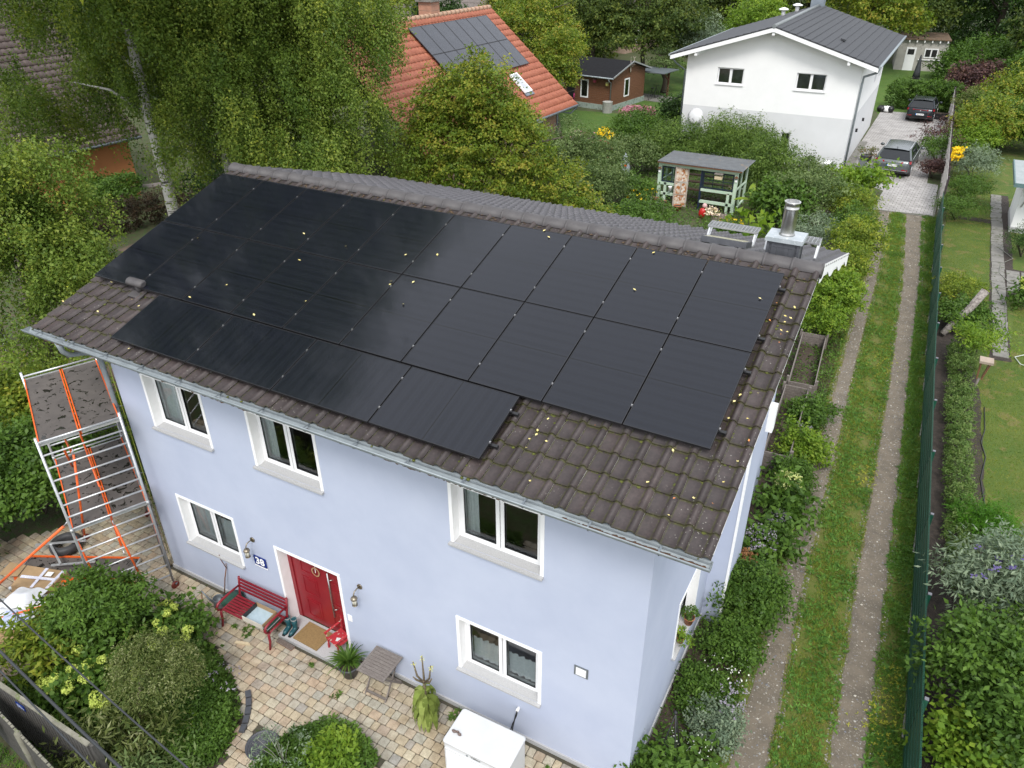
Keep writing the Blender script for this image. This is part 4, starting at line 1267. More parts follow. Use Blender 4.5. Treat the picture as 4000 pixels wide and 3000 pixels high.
# ---- folding table
def table():
    t = thing('folding_table', 'weathered grey slatted folding table against the blue wall', 'table', (6.52, -4.30, 0), math.radians(1))
    h = .70; X = .29; Y = .30
    for k in range(8):
        y = -Y + .045 + k * .066
        b = MB(); b.box((-X + .045, y, h - .018 + random.uniform(-.002, .002)), (X - .045, y + .058, h)); b.make('top_slat', m_wood_old, t)
    for s in (-1, 1):
        b = MB(); b.box((min(s * X, s * (X - .042)), -Y, h - .02), (max(s * X, s * (X - .042)), Y, h + .002)); b.make('top_edge', m_wood_old, t)
    b = MB(); b.box((-X + .043, -Y, h - .02), (X - .043, -Y + .04, h + .001)); b.make('top_edge', m_wood_old, t)
    b = MB(); b.box((-X + .043, Y - .03, h - .02), (X - .043, Y, h + .001)); b.make('top_edge', m_wood_old, t)
    for s in (-1, 1):
        b = MB(); b.bar((s * .22, -.26, 0), (s * .22, .24, h - .022), .022, .032); b.make('leg', m_wood_old, t)
        b = MB(); b.bar((s * .25, .26, 0), (s * .25, -.24, h - .022), .022, .032); b.make('leg', m_wood_old, t)
    b = MB(); b.bar((-.22, -.21, .08), (.22, -.21, .08), .03, .045); b.make('stretcher', m_wood_old, t)
    b = MB(); b.bar((-.25, .22, .08), (.25, .22, .08), .03, .045); b.make('stretcher', m_wood_old, t)
table()

# ---- heat pump
def heat_pump():
    t = thing('heat_pump', 'white outdoor heat pump unit with louvred front before the blue wall', 'heat pump', (9.03, -4.85, 0), math.radians(1))
    W_, D_, H_ = 1.16, .66, 1.0; r = .05
    mw = M('appliance_white', (.58, .59, .595), (.53, .54, .545), 2, rough=.35, c3=(.62, .62, .61), s3=7, f3=.66)
    def rr(w, d, r, n=4):
        P = []
        for (cx, cy, a0) in ((w/2 - r, -d/2 + r, -math.pi/2), (w/2 - r, d/2 - r, 0), (-w/2 + r, d/2 - r, math.pi/2), (-w/2 + r, -d/2 + r, math.pi)):
            for k in range(n + 1):
                a_ = a0 + k * math.pi / 2 / n; P.append((cx + r * math.cos(a_), cy + r * math.sin(a_)))
        return P
    b = MB(); b.prism(rr(W_ - .01, D_ - .01, r), .06, H_ - .04); b.make('casing', mw, t)
    b = MB(); o_ = rr(W_ + .01, D_ + .01, r); i_ = rr(W_ - .015, D_ - .015, r)
    n = len(o_)
    vs = [(x, y, H_ - .038) for x, y in o_] + [(x, y, H_ - .012) for x, y in o_] + [(x, y, H_) for x, y in i_]
    fs = [tuple(reversed(range(n)))] + [(k, (k+1) % n, n + (k+1) % n, n + k) for k in range(n)] + [(n + k, n + (k+1) % n, 2*n + (k+1) % n, 2*n + k) for k in range(n)]
    b.add(vs, fs, True); b.add([(x, y, H_) for x, y in i_], [tuple(range(n))]); b.make('lid', mw, t)
    for k in range(20):
        z = .14 + k * .0345
        b = MB(); y0 = -D_ / 2 - .002
        b.add([(-W_/2 + .07, y0 - .022, z), (W_/2 - .30, y0 - .022, z), (W_/2 - .30, y0, z + .026), (-W_/2 + .07, y0, z + .026), (-W_/2 + .07, y0 + .004, z), (W_/2 - .30, y0 + .004, z)], [(0, 1, 2, 3), (4, 5, 1, 0)])
        b.make('louvre', mw, t)
    b = MB(); y0 = -D_/2 + .004
    for (q0, q1, r0, r1) in ((-W_/2 + .045, -W_/2 + .068, .12, .86), (W_/2 - .298, W_/2 - .275, .12, .86), (-W_/2 + .069, W_/2 - .299, .845, .86)): b.box((q0, y0 - .022, r0), (q1, y0, r1))
    b.make('louvre_frame', MATS['appliance_white'], t)
    b = MB(); b.tube([(-.13, -D_/2 - .004, .91), (-.13, -D_/2 + .01, .91)], .018, 12); b.make('emblem', m_zincdark, t)
    text_mesh('lettering', 'Vaillant', .058, m_black, t, Matrix.Translation((.02, -D_/2 + .0035, .91)) @ Matrix.Rotation(math.pi / 2, 4, 'X'), .001, .001)
    for s in (-1, 1):
        b = MB(); b.box((s * .42 - .05, -D_/2 + .02, 0.03), (s * .42 + .05, D_/2 - .02, .06)); b.make('foot', m_black, t)
heat_pump()
t = thing('pebble_figure', 'two small dark and rusty stones lying on the heat pump lid', 'stones', (8.60, -4.98, 1.003))
m_pb = M('dark_stone', (.05, .05, .055), (.16, .11, .09), 12, rough=.5)
for k, (x, y, r_) in enumerate(((-.05, 0, .030), (.0, .02, .024), (.045, -.01, .030))):
    b = MB(); b.blob((x, y, r_ * .8), (r_ * 1.3, r_ * .8, r_ * .8), k, 8, 5, .25); b.make('stone', m_pb, t)
# ================================================================ GROUND
m_ground = M('garden_ground', (0.050, 0.060, 0.020), (0.085, 0.070, 0.040), 1.2, rough=1.0, bs=.6, bscale=14, bdist=.04, c3=(.05, .09, .02), s3=6, f3=.5)
sheet('ground', [(-220, -60), (160, -60), (160, 260), (-220, 260)], 0.0, m_ground)
m_lawn = M('lawn', (0.048, 0.092, 0.008), (0.085, 0.112, 0.014), 1.1, rough=1.0, bs=.7, bscale=45, bdist=.03, c3=(.12, .115, .03), s3=1.7, f3=.56)
m_lawn2 = M('bright_lawn', (0.045, 0.10, 0.008), (0.065, 0.125, 0.012), .8, rough=1.0, bs=.7, bscale=45, bdist=.03, c3=(.09, .12, .02), s3=2.2, f3=.58)
m_gravel = M('gravel_track', (0.175, 0.145, 0.108), (0.115, 0.098, 0.075), 2.2, rough=1.0, bs=.7, bscale=50, bdist=.02, c3=(.27, .245, .20), s3=26, f3=.62)
m_verge = M('verge_soil', (0.075, 0.11, 0.012), (0.125, 0.12, 0.03), 3, rough=1.0, bs=.6, bscale=40, bdist=.03)
m_path = M('dirt_path', (0.16, 0.115, 0.08), (0.11, 0.08, 0.055), 2, rough=1.0, bs=.5, bscale=30, bdist=.02)
m_slab = M('garden_slab', (0.21, 0.20, 0.18), (0.15, 0.145, 0.13), 4, rough=.95, bs=.5, bscale=40, bdist=.01, c3=(.06, .07, .03), s3=5, f3=.58)
m_mulch = M('mulch', (0.030, 0.024, 0.020), (0.055, 0.042, 0.034), 8, rough=1.0, bs=.8, bscale=40, bdist=.04, c3=(.12, .085, .05), s3=34, f3=.66)
def lerp_at(tab, y):
    for (ya, a), (yb, b_) in zip(tab, tab[1:]):
        if y <= yb: return a + (b_ - a) * (y - ya) / (yb - ya)
    return tab[-1][1]
TLl = [(-9, 12.62), (-2.8, 12.50), (2.1, 12.38), (11, 12.08), (19.7, 11.86), (29.2, 11.30)]
TLr = [(-9, 13.25), (-2.5, 13.09), (2.3, 12.80), (11.2, 12.50), (19.8, 12.24), (29.2, 11.78)]
TRl = [(-9, 14.20), (-2.0, 13.98), (2.8, 13.76), (11.8, 13.48), (20.3, 13.12), (29.3, 12.46)]
TRr = [(-9, 14.72), (-1.7, 14.50), (3.1, 14.34), (12.0, 14.02), (20.6, 13.70), (29.3, 13.18)]
FEN = [(-9, 15.36), (-1.38, 15.04), (12.26, 14.43), (28.04, 13.83), (29.66, 13.78)]
def strip(tabA, tabB, y0, y1, st=1.0):
    ys = [y0 + k * st for k in range(int((y1 - y0) / st) + 1)] + [y1]
    return [(lerp_at(tabA, y), y) for y in ys] + [(lerp_at(tabB, y), y) for y in reversed(ys)]
BEDE = [(-9, 12.3), (-2.8, 12.35), (2.1, 12.2), (11, 11.9), (19.7, 11.7), (29.2, 11.05)]
sheet('verge', strip([(-9, 12.4), (30, 11.0)], FEN, -9, 29.2, 2.0), .004, m_verge)
sheet('left_wheel_track', strip(TLl, TLr, -9, 29.2, .5), .008, m_gravel, jit=.035)
sheet('right_wheel_track', strip(TRl, TRr, -9, 29.2, .5), .008, m_gravel, jit=.035)
sheet('flower_bed', [(11.2, -9), (12.40, -9), (12.2, 2), (11.9, 11), (11.6, 20), (11.0, 29), (8.5, 29), (9.5, 20), (10.2, 8), (11.18, 5), (11.18, -4)], .006, m_soil, jit=.02)
# gravel stones on the tracks
def stone_mesh(name, pts, r0, r1, mat, seed=3):
    g = np.random.default_rng(seed); n = len(pts); P = np.array(pts)
    o8 = np.array([(1,0,0),(0,1,0),(-1,0,0),(0,-1,0),(0,0,.7)], float)
    R = (r0 + (r1 - r0) * g.random(n) ** 3)[:, None, None]
    a = g.random(n) * 6.28; ca, sa = np.cos(a), np.sin(a)
    S = o8[None] * R * (1 + g.uniform(-.35, .35, (n, 5, 3)))
    X = S[..., 0] * ca[:, None] - S[..., 1] * sa[:, None]; Y = S[..., 0] * sa[:, None] + S[..., 1] * ca[:, None]
    V = np.stack([X, Y, S[..., 2]], -1) + P[:, None, :]
    F = np.array([(0,1,4),(1,2,4),(2,3,4),(3,0,4)])
    T_ = V[:, F, :].reshape(-1, 3, 3)
    return quads_mesh(name, T_, np.repeat(g.random(n), 4), mat)
m_st = LEAF('gravel_stone', [(.13, .11, .09), (.20, .18, .15), (.27, .25, .21), (.16, .165, .18), (.50, .47, .40)], rough=.8, trans=0.0)
pts = []
for tabA, tabB in ((TLl, TLr), (TRl, TRr)):
    y = rng.uniform(-5, 29, 9500); t = rng.beta(.55, .55, 9500)
    for yy, tt in zip(y, t):
        a_, b_ = lerp_at(tabA, yy), lerp_at(tabB, yy); pts.append((a_ + (b_ - a_) * (tt * 1.36 - .18), yy, .008))
o = stone_mesh('gravel', pts, .006, .028, m_st); meta(o, None, None, None, 'stuff')
m_grass = LEAF('grass_blade', [(.035, .075, .012), (.06, .125, .018), (.09, .16, .025), (.13, .18, .035), (.18, .19, .06)], rough=.55, trans=.25)
m_weed = LEAF('weed_leaf', [(.025, .06, .012), (.05, .11, .02), (.085, .16, .03), (.12, .20, .04)], rough=.5, trans=.25)
m_grassdry = LEAF('mixed_grass', [(.05, .08, .012), (.09, .125, .02), (.15, .165, .025), (.22, .20, .04), (.27, .21, .07)], rough=.6, trans=.25)
def strip_pts(tabA, tabB, y0, y1, n, clump=0.0, e=0.05):
    y = y0 + (y1 - y0) * rng.random(n) ** 1.25; t = rng.random(n) * (1 + 2 * e) - e
    a_ = np.interp(y, [p[0] for p in tabA], [p[1] for p in tabA]); b_ = np.interp(y, [p[0] for p in tabB], [p[1] for p in tabB])
    x = a_ + (b_ - a_) * t
    k = np.sin(x * 5.1 + y * 2.3) * np.sin(y * 1.7 - x * 3.3) + rng.normal(size=n) * .45
    kk = k > -.35
    return np.column_stack([x, y, np.full(n, .006)])[kk]
blades('grass', m_grassdry, strip_pts(TLr, TRl, -6, 29.2, 90000), .02, .085, .012)
blades('grass', m_grass, strip_pts(TLr, TRl, -6, 29.2, 45000, e=.02), .03, .12, .014)
blades('grass', m_grass, strip_pts(TRr, FEN, -6, 29.2, 70000), .03, .14, .012)
blades('grass', m_grassdry, strip_pts([(-9, 12.0), (29, 10.9)], TLl, -4, 29.2, 30000), .02, .10, .012)
def rosettes(name, P, size, per, mat, kind='stuff', z=.02, flat=.35):
    P = np.array(P); n = len(P)
    C_ = np.repeat(P, per, 0); m = len(C_)
    a = rng.random(m) * 2 * np.pi
    D = np.stack([np.cos(a), np.sin(a), rng.uniform(flat * .3, flat * 2.2, m)], 1)
    N = unit(np.array([0, 0, 1.0]) + rng.normal(size=(m, 3)) * .3)
    L = size * np.repeat(rng.uniform(.5, 1.4, n), per) * rng.uniform(.7, 1.2, m)
    V = leaf_quads(C_ + np.array([0, 0, z]), N, D, L, L * .30)
    t = .6 * np.repeat(rng.random(n), per) + .4 * rng.random(m)
    o = quads_mesh(name, V, t, mat)
    return meta(o, None, None, None, kind)
rosettes('weeds', strip_pts(TLr, TRl, -6, 29.2, 4600, e=0.0), .085, 7, m_weed)
rosettes('weeds', strip_pts(TRr, FEN, -6, 29.2, 3600), .09, 7, m_weed)
m_wyel = LEAF('yellow_weed_leaf', [(.14, .16, .02), (.25, .24, .03), (.36, .32, .04)], trans=.2)
cl = []
for cx, cy, r_, k in ((14.66, -.6, .22, 130), (14.75, .5, .12, 40), (14.85, -2.6, .25, 130), (13.55, 6.5, .2, 50), (13.3, 13, .3, 60), (14.2, 22, .2, 60)):
    cl += [(cx + rng.normal() * r_, cy + rng.normal() * r_ * 1.6, .03) for _ in range(k)]
rosettes('yellow_stonecrop', cl, .04, 6, m_wyel)
# lawn and beds right of the fence
sheet('lawn', [(14.9, 3), (17.5, 0), (40, 0), (40, 60), (13.9, 60), (14.2, 30), (14.5, 14)], .005, m_lawn)
sheet('lawn', [(-9.6, 34.2), (-5.6, 33.2), (-5.2, 42.5), (-8.2, 44), (-13, 43.5), (-9.0, 36)], .005, m_lawn2)
sheet('lawn', [(-9, 45), (-3, 43.5), (-1.2, 48), (2, 62), (-12, 70), (-16, 55)], .005, m_lawn2)
sheet('lawn', [(8.8, 52), (10.2, 53.6), (14, 54.6), (15, 76), (4, 78), (6, 60)], .006, m_lawn2)
sheet('hedge_bed', strip([(-9, 15.40), (29, 13.9)], [(-9, 16.9), (2, 16.5), (4, 16.25), (12, 15.95), (13.5, 15.8), (19, 15.2), (29, 14.0)], -9, 18.5, .5), .009, m_mulch, jit=.03)
lp = np.concatenate([poly_pts([(15.9, 5.5), (19, 5), (19, 22), (17, 22), (16.7, 15), (15.8, 13)], 42000, .006), poly_pts([(14.3, 18), (16.1, 18), (16.1, 40), (14.0, 40)], 26000, .006)])
blades('lawn_grass', m_grassdry, lp, .015, .05, .010)
blades('lawn_grass', m_grass, lp[::2] + np.array([.01, 0, 0]), .015, .05, .010)
# slab path on the right lawn
SLB = MB()
pth = MB(); 
path_o = sheet('garden_path', [(16.14, 14.9), (16.78, 15.0), (16.62, 20.6), (18.6, 20.6), (18.6, 23.5), (16.9, 23.7), (16.8, 34.5), (16.0, 34.5), (16.1, 30), (14.7, 30.1), (14.7, 29.5), (16.05, 29.4), (16.08, 20.5)], .010, m_mulch, jit=.02)
sm = {}
def slab_mesh(w, l):
    k = (round(w, 2), round(l, 2))
    if k not in sm:
        b = MB(); b.box((-w / 2, -l / 2, 0), (w / 2, l / 2, .03)); sm[k] = b.mesh('path_slab'); sm[k].materials.append(m_slab)
    return sm[k]
y = 15.2
while y < 34:
    x = 16.46 - (y - 15) * .012
    l = random.choice((.5, .6, .75))
    inst('path_slab', slab_mesh(.46, l - .03), path_o, (x + random.uniform(-.02, .02), y + l / 2, .006), (random.uniform(-.02, .02), 0, random.uniform(-.03, .03)))
    if 20.8 < y < 23.2:
        for k in range(3): inst('path_slab', slab_mesh(.46, l - .03), path_o, (x + .52 * (k + 1), y + l / 2, .004), (0, random.uniform(-.02, .02), random.uniform(-.03, .03)))
    y += l
# far driveway of grey concrete pavers
def drive_material():
    m, nt, b = NM('grey_pavers')
    br = nt.nodes.new('ShaderNodeTexBrick')
    br.inputs['Scale'].default_value = 1.0; br.inputs['Brick Width'].default_value = .30; br.inputs['Row Height'].default_value = .20
    br.inputs['Mortar Size'].default_value = .012; br.offset = .5
    br.inputs['Color1'].default_value = (.33, .315, .30, 1); br.inputs['Color2'].default_value = (.42, .40, .385, 1); br.inputs['Mortar'].default_value = (.13, .12, .11, 1)
    g = nt.nodes.new('ShaderNodeNewGeometry')
    mp = nt.nodes.new('ShaderNodeMapping'); mp.inputs['Rotation'].default_value = (0, 0, .05)
    nt.links.new(g.outputs['Position'], mp.inputs[0]); nt.links.new(mp.outputs[0], br.inputs['Vector'])
    n = noise(nt, 1.3, 5, .65, pos(nt)); s = ramp(nt, n.outputs[0], [(.3, (.72, .72, .72)), (.6, (1.05, 1.05, 1.05))])
    nt.links.new(mix(nt, 1.0, br.outputs[0], s, 'MULTIPLY'), b.inputs['Base Color'])
    b.inputs['Roughness'].default_value = .85
    bump(nt, b, br.outputs['Fac'], -.4, .01)
    return m
m_drive = drive_material()
drive = sheet('driveway', [(10.95, 29.2), (13.62, 29.42), (13.55, 35.0), (13.0, 35.1), (12.9, 40), (13.35, 40.3), (13.2, 53.9), (8.7, 53.7), (8.65, 36.2), (9.9, 33.6), (11.1, 32.6)], .012, m_drive)
b = MB(); b.box((10.9, 29.10, 0), (13.65, 29.18, .035)); b.box((13.63, 29.2, 0), (13.70, 35.0, .035)); b.make('edging_stone', m_slab, drive)

# ================================================================ FENCES
m_fg = M('green_fence_metal', (0.008, 0.060, 0.036), (0.011, 0.075, 0.045), 3, rough=.45)
m_fg2 = M('green_fence_strip', (0.010, 0.052, 0.032), (0.018, 0.075, 0.046), 2.5, rough=.5, stretch=(1, 6, 1), c3=(.16, .22, .19), s3=20, f3=.66)
fen = thing('mesh_fence', 'long dark green double wire fence with privacy strips beside the gravel track', 'fence', (14.5, 12, 0))
def fp(o): o.parent = fen; o.location = -Vector(fen.location); return o
ys = [-8.5 + 2.51 * k for k in range(16)]
FH = 1.2
m_cap = M('grey_cap', (.16, .16, .18), None, 4, rough=.5)
for i in range(len(ys) - 1):
    ya, yb = ys[i], min(ys[i + 1], 29.2)
    if yb <= ya: continue
    xa, xb = lerp_at(FEN, ya), lerp_at(FEN, yb)
    b = MB()
    for k in range(6):
        z = .03 + k * .20
        b.bar((xa, ya + .03, z + .09), (xb, yb - .03, z + .09), .004, .172)
    fp(b.make('privacy_strip', m_fg2))
    b = MB()
    for k in range(7):
        z = .02 + k * .20
        for s in (-1, 1): b.tube([(xa + s * .010, ya, z), (xb + s * .010, yb, z)], .0052, 4, False)
    n = int((yb - ya) / .05)
    for k in range(1, n):
        t_ = k / n; b.bar((xa + (xb - xa) * t_, ya + (yb - ya) * t_, 0.02), (xa + (xb - xa) * t_, ya + (yb - ya) * t_, FH + .03), .005, .018)
    o = fp(b.make('wire_panel', m_fg)); 
    b = MB(); b.box((xa + .02, ya - .03, 0), (xa + .08, ya + .03, FH + .05)); fp(b.make('post', m_fg))
    b = MB(); b.box((xa + .018, ya - .032, FH + .05), (xa + .082, ya + .032, FH + .065)); fp(b.make('post_cap', m_cap))
    b = MB(); b.box((xa - .05, ya + .1, 0), (xa - .02, yb - .1, .05)); fp(b.make('kerb_board', m_slab))
# grey plank fence farther back
wf = thing('plank_fence', 'tall grey plank fence with dark posts behind the two parked cars', 'fence', (13.4, 43, 0))
m_plank = M('grey_plank', (.36, .335, .31), (.29, .27, .25), 3, rough=.7, stretch=(1, 4, 10))
m_purplepost = M('dark_post', (.045, .03, .035), None, 4, rough=.6)
WX = lambda y: 13.80 + (y - 29.66) * (13.06 - 13.80) / (56.2 - 29.66)
y = 29.7; k = 0
while y < 56:
    yb = y + 1.8
    for j in range(6):
        b = MB(); b.bar((WX(y) , y + .02, .12 + j * .295), (WX(yb), yb - .02, .12 + j * .295), .022, .20)
        o = b.make('plank', m_plank, wf); o.location = -Vector(wf.location)
    b = MB(); b.box((WX(y) + .01, y - .04, 0), (WX(y) + .09, y + .04, 1.85)); o = b.make('post', m_purplepost, wf); o.location = -Vector(wf.location)
    y = yb
# picket fences at the bottom left
m_pick = M('grey_picket', (.085, .08, .072), (.05, .047, .042), 6, rough=.9, stretch=(8, 8, 1.5), bs=.4, bscale=30)
m_pick_top = M('picket_top', (.24, .225, .18), (.14, .135, .10), 5, rough=.95, bs=.5, bscale=30, c3=(.12, .14, .06), s3=9, f3=.58)
pf = thing('picket_fence', 'weathered grey picket fence with pale top board at the planted bed', 'fence', (2, -8.05, 0))
x = -1.6
while x < 3.93:
    b = MB(); b.box((x, -8.085, .04), (x + .068, -8.060, 1.47)); b.make('picket', m_pick, pf).location = -Vector(pf.location); x += .092
for z in (.35, 1.15):
    b = MB(); b.box((-1.7, -8.057, z), (3.95, -8.02, z + .08)); b.make('fence_rail', m_pick, pf).location = -Vector(pf.location)
b = MB(); b.box((-1.7, -8.095, 1.472), (4.0, -8.025, 1.50)); b.make('top_board', m_pick_top, pf).location = -Vector(pf.location)
for x in (1.0, 3.97):
    b = MB(); b.box((x, -8.06, 0), (x + .10, -7.96, 1.47)); b.make('post', m_pick, pf).location = -Vector(pf.location)
t = thing('fence_plate', 'small blue sign on the dark picket fence', 'sign', (2.28, -8.095, 1.30))
b = MB(); b.box((-.11, -.006, -.06), (.11, .004, .06)); b.make('plate', m_enamel, t)
b = MB()
for k in range(3): b.box((-.085, -.0085, -.032 + k * .026), (.085 - .03 * k, -.0065, -.022 + k * .026))
b.make('plate_print', M('pale_blue_print', (.4, .45, .6), None, 4), t)
gf = thing('picket_gate', 'nearer grey picket fence with mossy ragged tops', 'fence', (3, -8.35, 0))
p0 = Vector((1.2, -8.24, 0)); p1 = Vector((4.9, -8.66, 0)); n = 44
for k in range(n):
    q = p0.lerp(p1, k / n); q2 = p0.lerp(p1, (k + .78) / n); h = 1.36 + random.uniform(-.01, .012)
    b = MB(); b.bar((q.x, q.y, h / 2 + .02), (q2.x, q2.y, h / 2 + .02), .024, h - .04); o = b.make('picket', m_pick, gf); o.location = -Vector(gf.location)
    b = MB(); b.bar((q.x, q.y, h + .007), (q2.x, q2.y, h + .007), .034, .014); o = b.make('picket_cap', m_pick_top, gf); o.location = -Vector(gf.location)
b = MB(); b.tube([(2.80, -8.44, 0), (2.80, -8.44, 1.42), (2.80, -8.44, 1.46)], [.05, .05, .025], 10); b.make('post', m_pick_top, gf).location = -Vector(gf.location)
b = MB(); b.bar((1.2, -8.21, .4), (4.9, -8.63, .4), .03, .07); b.bar((1.2, -8.21, 1.2), (4.9, -8.63, 1.2), .03, .07); b.make('fence_rail', m_pick, gf).location = -Vector(gf.location)
t = thing('red_box', 'red metal letter box cut by the left edge before the picket fence', 'letter box', (1.72, -8.60, .72))
b = MB(); b.box((-.2, -.16, 0), (.2, .12, .30)); b.make('box_body', m_red, t)
b = MB(); b.add([(-.22, -.18, .302), (.22, -.18, .302), (.22, .14, .36), (-.22, .14, .36), (-.22, -.18, .312), (.22, -.18, .312), (.22, .14, .37), (-.22, .14, .37)], [(3,2,1,0),(4,5,6,7),(0,1,5,4),(1,2,6,5),(2,3,7,6),(3,0,4,7)]); b.make('box_lid', m_red, t)
b = MB(); b.box((-.03, -.02, -.72), (.03, .02, 0)); b.make('box_post', m_pick, t)
blades('street_grass', m_grass, poly_pts([(-2, -9.6), (6, -9.6), (5, -8.55), (-2, -8.15)], 16000, .005), .03, .14, .014)
# overhead cables
m_cable = M('black_cable', (.03, .033, .036), None, 3, rough=.6)
def cable(pts, r, lab):
    b = MB(); b.tube(pts, r, 6, False); meta(b.make('overhead_cable', m_cable), lab, 'cable', 'overhead cables in the lower left')
def ext(a, b_, z, sag, r, lab):
    a = Vector(a); b_ = Vector(b_); P = []
    for k in range(25):
        t_ = -1.2 + 3.4 * k / 24
        p = a.lerp(b_, t_); p.z = z + sag * ((t_ - .5) ** 2 - .25); P.append(p)
    cable(P, r, lab)
ext((4.31, -8.35, 5), (8.04, -8.78, 5), 5, .22, .010, 'uppermost thin black cable crossing the hydrangeas')
ext((5.09, -8.82, 5), (7.51, -9.10, 5), 5, .12, .016, 'thick middle black cable crossing above the picket fence top')
ext((5.35, -8.98, 5), (7.28, -9.23, 5), 5, -.06, .010, 'lowest thin cable running over the dark face of the picket fence')

# ================================================================ SCAFFOLD
m_or = M('orange_paint', (.75, .13, .02), (.68, .10, .015), 6, rough=.45, c3=(.45, .40, .36), s3=22, f3=.68)
def deck_material():
    m, nt, b = NM('scaffold_deck')
    p = pos(nt)
    n = noise(nt, 3, 5, .65, p); n2 = noise(nt, 7, 4, .65, p, .6)
    col = ramp(nt, n.outputs[0], [(.3, (.075, .065, .06)), (.7, (.115, .10, .09))])
    w = ramp(nt, n2.outputs[0], [(.57, (0, 0, 0)), (.60, (1, 1, 1))])
    col = mix(nt, w, col, (.018, .016, .015))
    nt.links.new(col, b.inputs['Base Color'])
    rg = ramp(nt, w, [(0, (.8, .8, .8)), (1, (.15, .15, .15))]); nt.links.new(rg, b.inputs['Roughness'])
    return m
m_deck = deck_material()
sc = thing('scaffold_tower', 'mobile aluminium scaffold tower with orange braces at the left house corner', 'scaffold', (.8, -4.95, 0))
def sp(o): o.parent = sc; o.location = -Vector(sc.location); return o
SA_, SB_ = Vector((.53, -5.62, 0)), Vector((1.10, -4.38, 0))
U_ = Vector((-.885, .466, 0)); LD = 2.75
SA2, SB2 = SA_ + U_ * LD, SB_ + U_ * LD
Zt = 4.45
def up(p, z): return Vector((p.x, p.y, z))
for (P, Q) in ((SA_, SB_), (SA2, SB2)):
    far = P is SA2
    zt = Zt if not far else Zt + .0
    for c in (P, Q):
        b = MB(); b.tube([up(c, .22), up(c, zt)], .0255, 8); b.lathe([(.031, 0), (.031, .08)], (c.x, c.y, 2.30), 8); sp(b.make('post', m_alu))
    z = zt - .10
    while z > .35:
        b = MB(); b.tube([up(P, z), up(Q, z)], .0185 if not far else .0185, 8); sp(b.make('rung', m_alu)); z -= .283
    for c in (P, Q):
        b = MB(); b.tube([(c.x, c.y, .10), (c.x, c.y, .30)], .018, 6); b.bar((c.x - .02, c.y, .16), (c.x + .06, c.y + .02, .12), .05, .05); sp(b.make('castor_fork', m_zincdark))
        b = MB(); d_ = Vector((.03, .02, 0)); b.tube([(c.x + .03 - .02, c.y - .0, .10), (c.x + .03 + .02, c.y + .0, .10)], .085, 16); sp(b.make('castor_wheel', M('red_wheel', (.20, .03, .02), None, 5, rough=.5)))
def deck(z, lab):
    w = (SB_ - SA_); n = w.normalized(); e = U_
    for k in range(2):
        a_ = SA_ + w * (k * .5 + .015) + e * .04; b_ = SA_ + w * (k * .5 + .485) + e * .04; c_ = b_ + e * (LD - .08); d_ = a_ + e * (LD - .08)
        b = MB(); b.add([up(p, z) for p in (a_, b_, c_, d_)] + [up(p, z + .012) for p in (a_, b_, c_, d_)], [(3,2,1,0),(4,5,6,7),(0,1,5,4),(1,2,6,5),(2,3,7,6),(3,0,4,7)])
        sp(b.make('deck_board', m_deck))
        for (p, q) in ((a_, d_), (b_, c_)):
            b = MB(); b.bar(up(p, z - .005), up(q, z - .005), .022, .075); sp(b.make('deck_rail', m_or))
        [sp(MB().bar(up(i_, z), up(j_, z), .04, .05).make('deck_end', m_alu)) for i_, j_ in ((a_, b_), (d_, c_))]
deck(4.28, ''); deck(2.30, '')
def brace(p, q, r=.021, mat=None, nm='brace'):
    d = (q - p); a_ = p + d * .05; b_ = q - d * .05
    b = MB(); b.tube([a_, b_], r, 8); sp(b.make(nm, mat or m_or))
    for (e0, e1) in ((p, a_), (q, b_)):
        b = MB(); b.tube([e0, e0 + Vector((0, 0, .03)), e1], .013, 6); sp(b.make('brace_hook', m_alu))
brace(up(SA_, 3.95) + Vector((.25, .5, 0)) * .8, up(SA2, 2.7) + Vector((.1, .3, 0)))
brace(up(SA_ + (SB_ - SA_) * .50, 1.35), up(SA2 + (SB_ - SA_) * .45, 3.6))
brace(up(SA_ + (SB_ - SA_) * .35, 4.0), up(SA_ + (SB_ - SA_) * .1 + U_ * .2, 1.9))
brace(up(SA_ + (SB_ - SA_) * .25 + U_ * .1, 4.05), up(SA2 + (SB_ - SA_) * .2, 1.9))
brace(up(SB_, 2.3) - Vector((.03, 0, 0)), up(SB_, .5) + U_ * .05)
brace(up(SA_, 2.2) + U_ * .1, up(SA_, .3) + U_ * .25 + Vector((.0, .1, 0)))
brace(up(SA_ + (SB_ - SA_) * .5, 2.2), up(SA_ + (SB_ - SA_) * .62, .35))
brace(up(SA_, 2.55), Vector((-2.15, -6.6, .05)), .026, None, 'outrigger')
brace(up(SA_, .75), Vector((-1.15, -7.05, .35)), .026, None, 'outrigger')
brace(up(SA2, 3.9), up(SB2, 3.4)); 

# ---- heap of material left of the scaffold
t = thing('folded_deck', 'spare scaffold deck with orange edge lying flat by the hedge', 'scaffold deck', (-1.15, -5.05, .03), math.radians(27))
b = MB(); b.box((-1.2, -.30, .05), (1.2, .30, .075)); b.make('deck_board', m_deck, t)
for s in (-1, 1):
    b = MB(); b.box((-1.22, s * .325 - .012, .0), (1.22, s * .325 + .012, .10)); b.make('deck_rail', m_or, t)
    b = MB(); b.box((s * 1.24 - .02, -.31, .02), (s * 1.24 + .02, .31, .08)); b.make('deck_end', m_alu, t)
b = MB(); b.box((-.95, -.342, .03), (-.55, -.338, .09)); b.make('deck_label', m_white, t)
t = thing('toe_board', 'long orange scaffold board beside the paving edge', 'board', (-.75, -5.20, .02), math.radians(27))
b = MB(); b.box((-1.0, -.14, .0), (1.2, -.11, .14)); b.make('board_face', m_or, t)
b = MB(); b.box((-.7, -.143, .04), (-.35, -.1405, .10)); b.make('board_label', m_white, t)
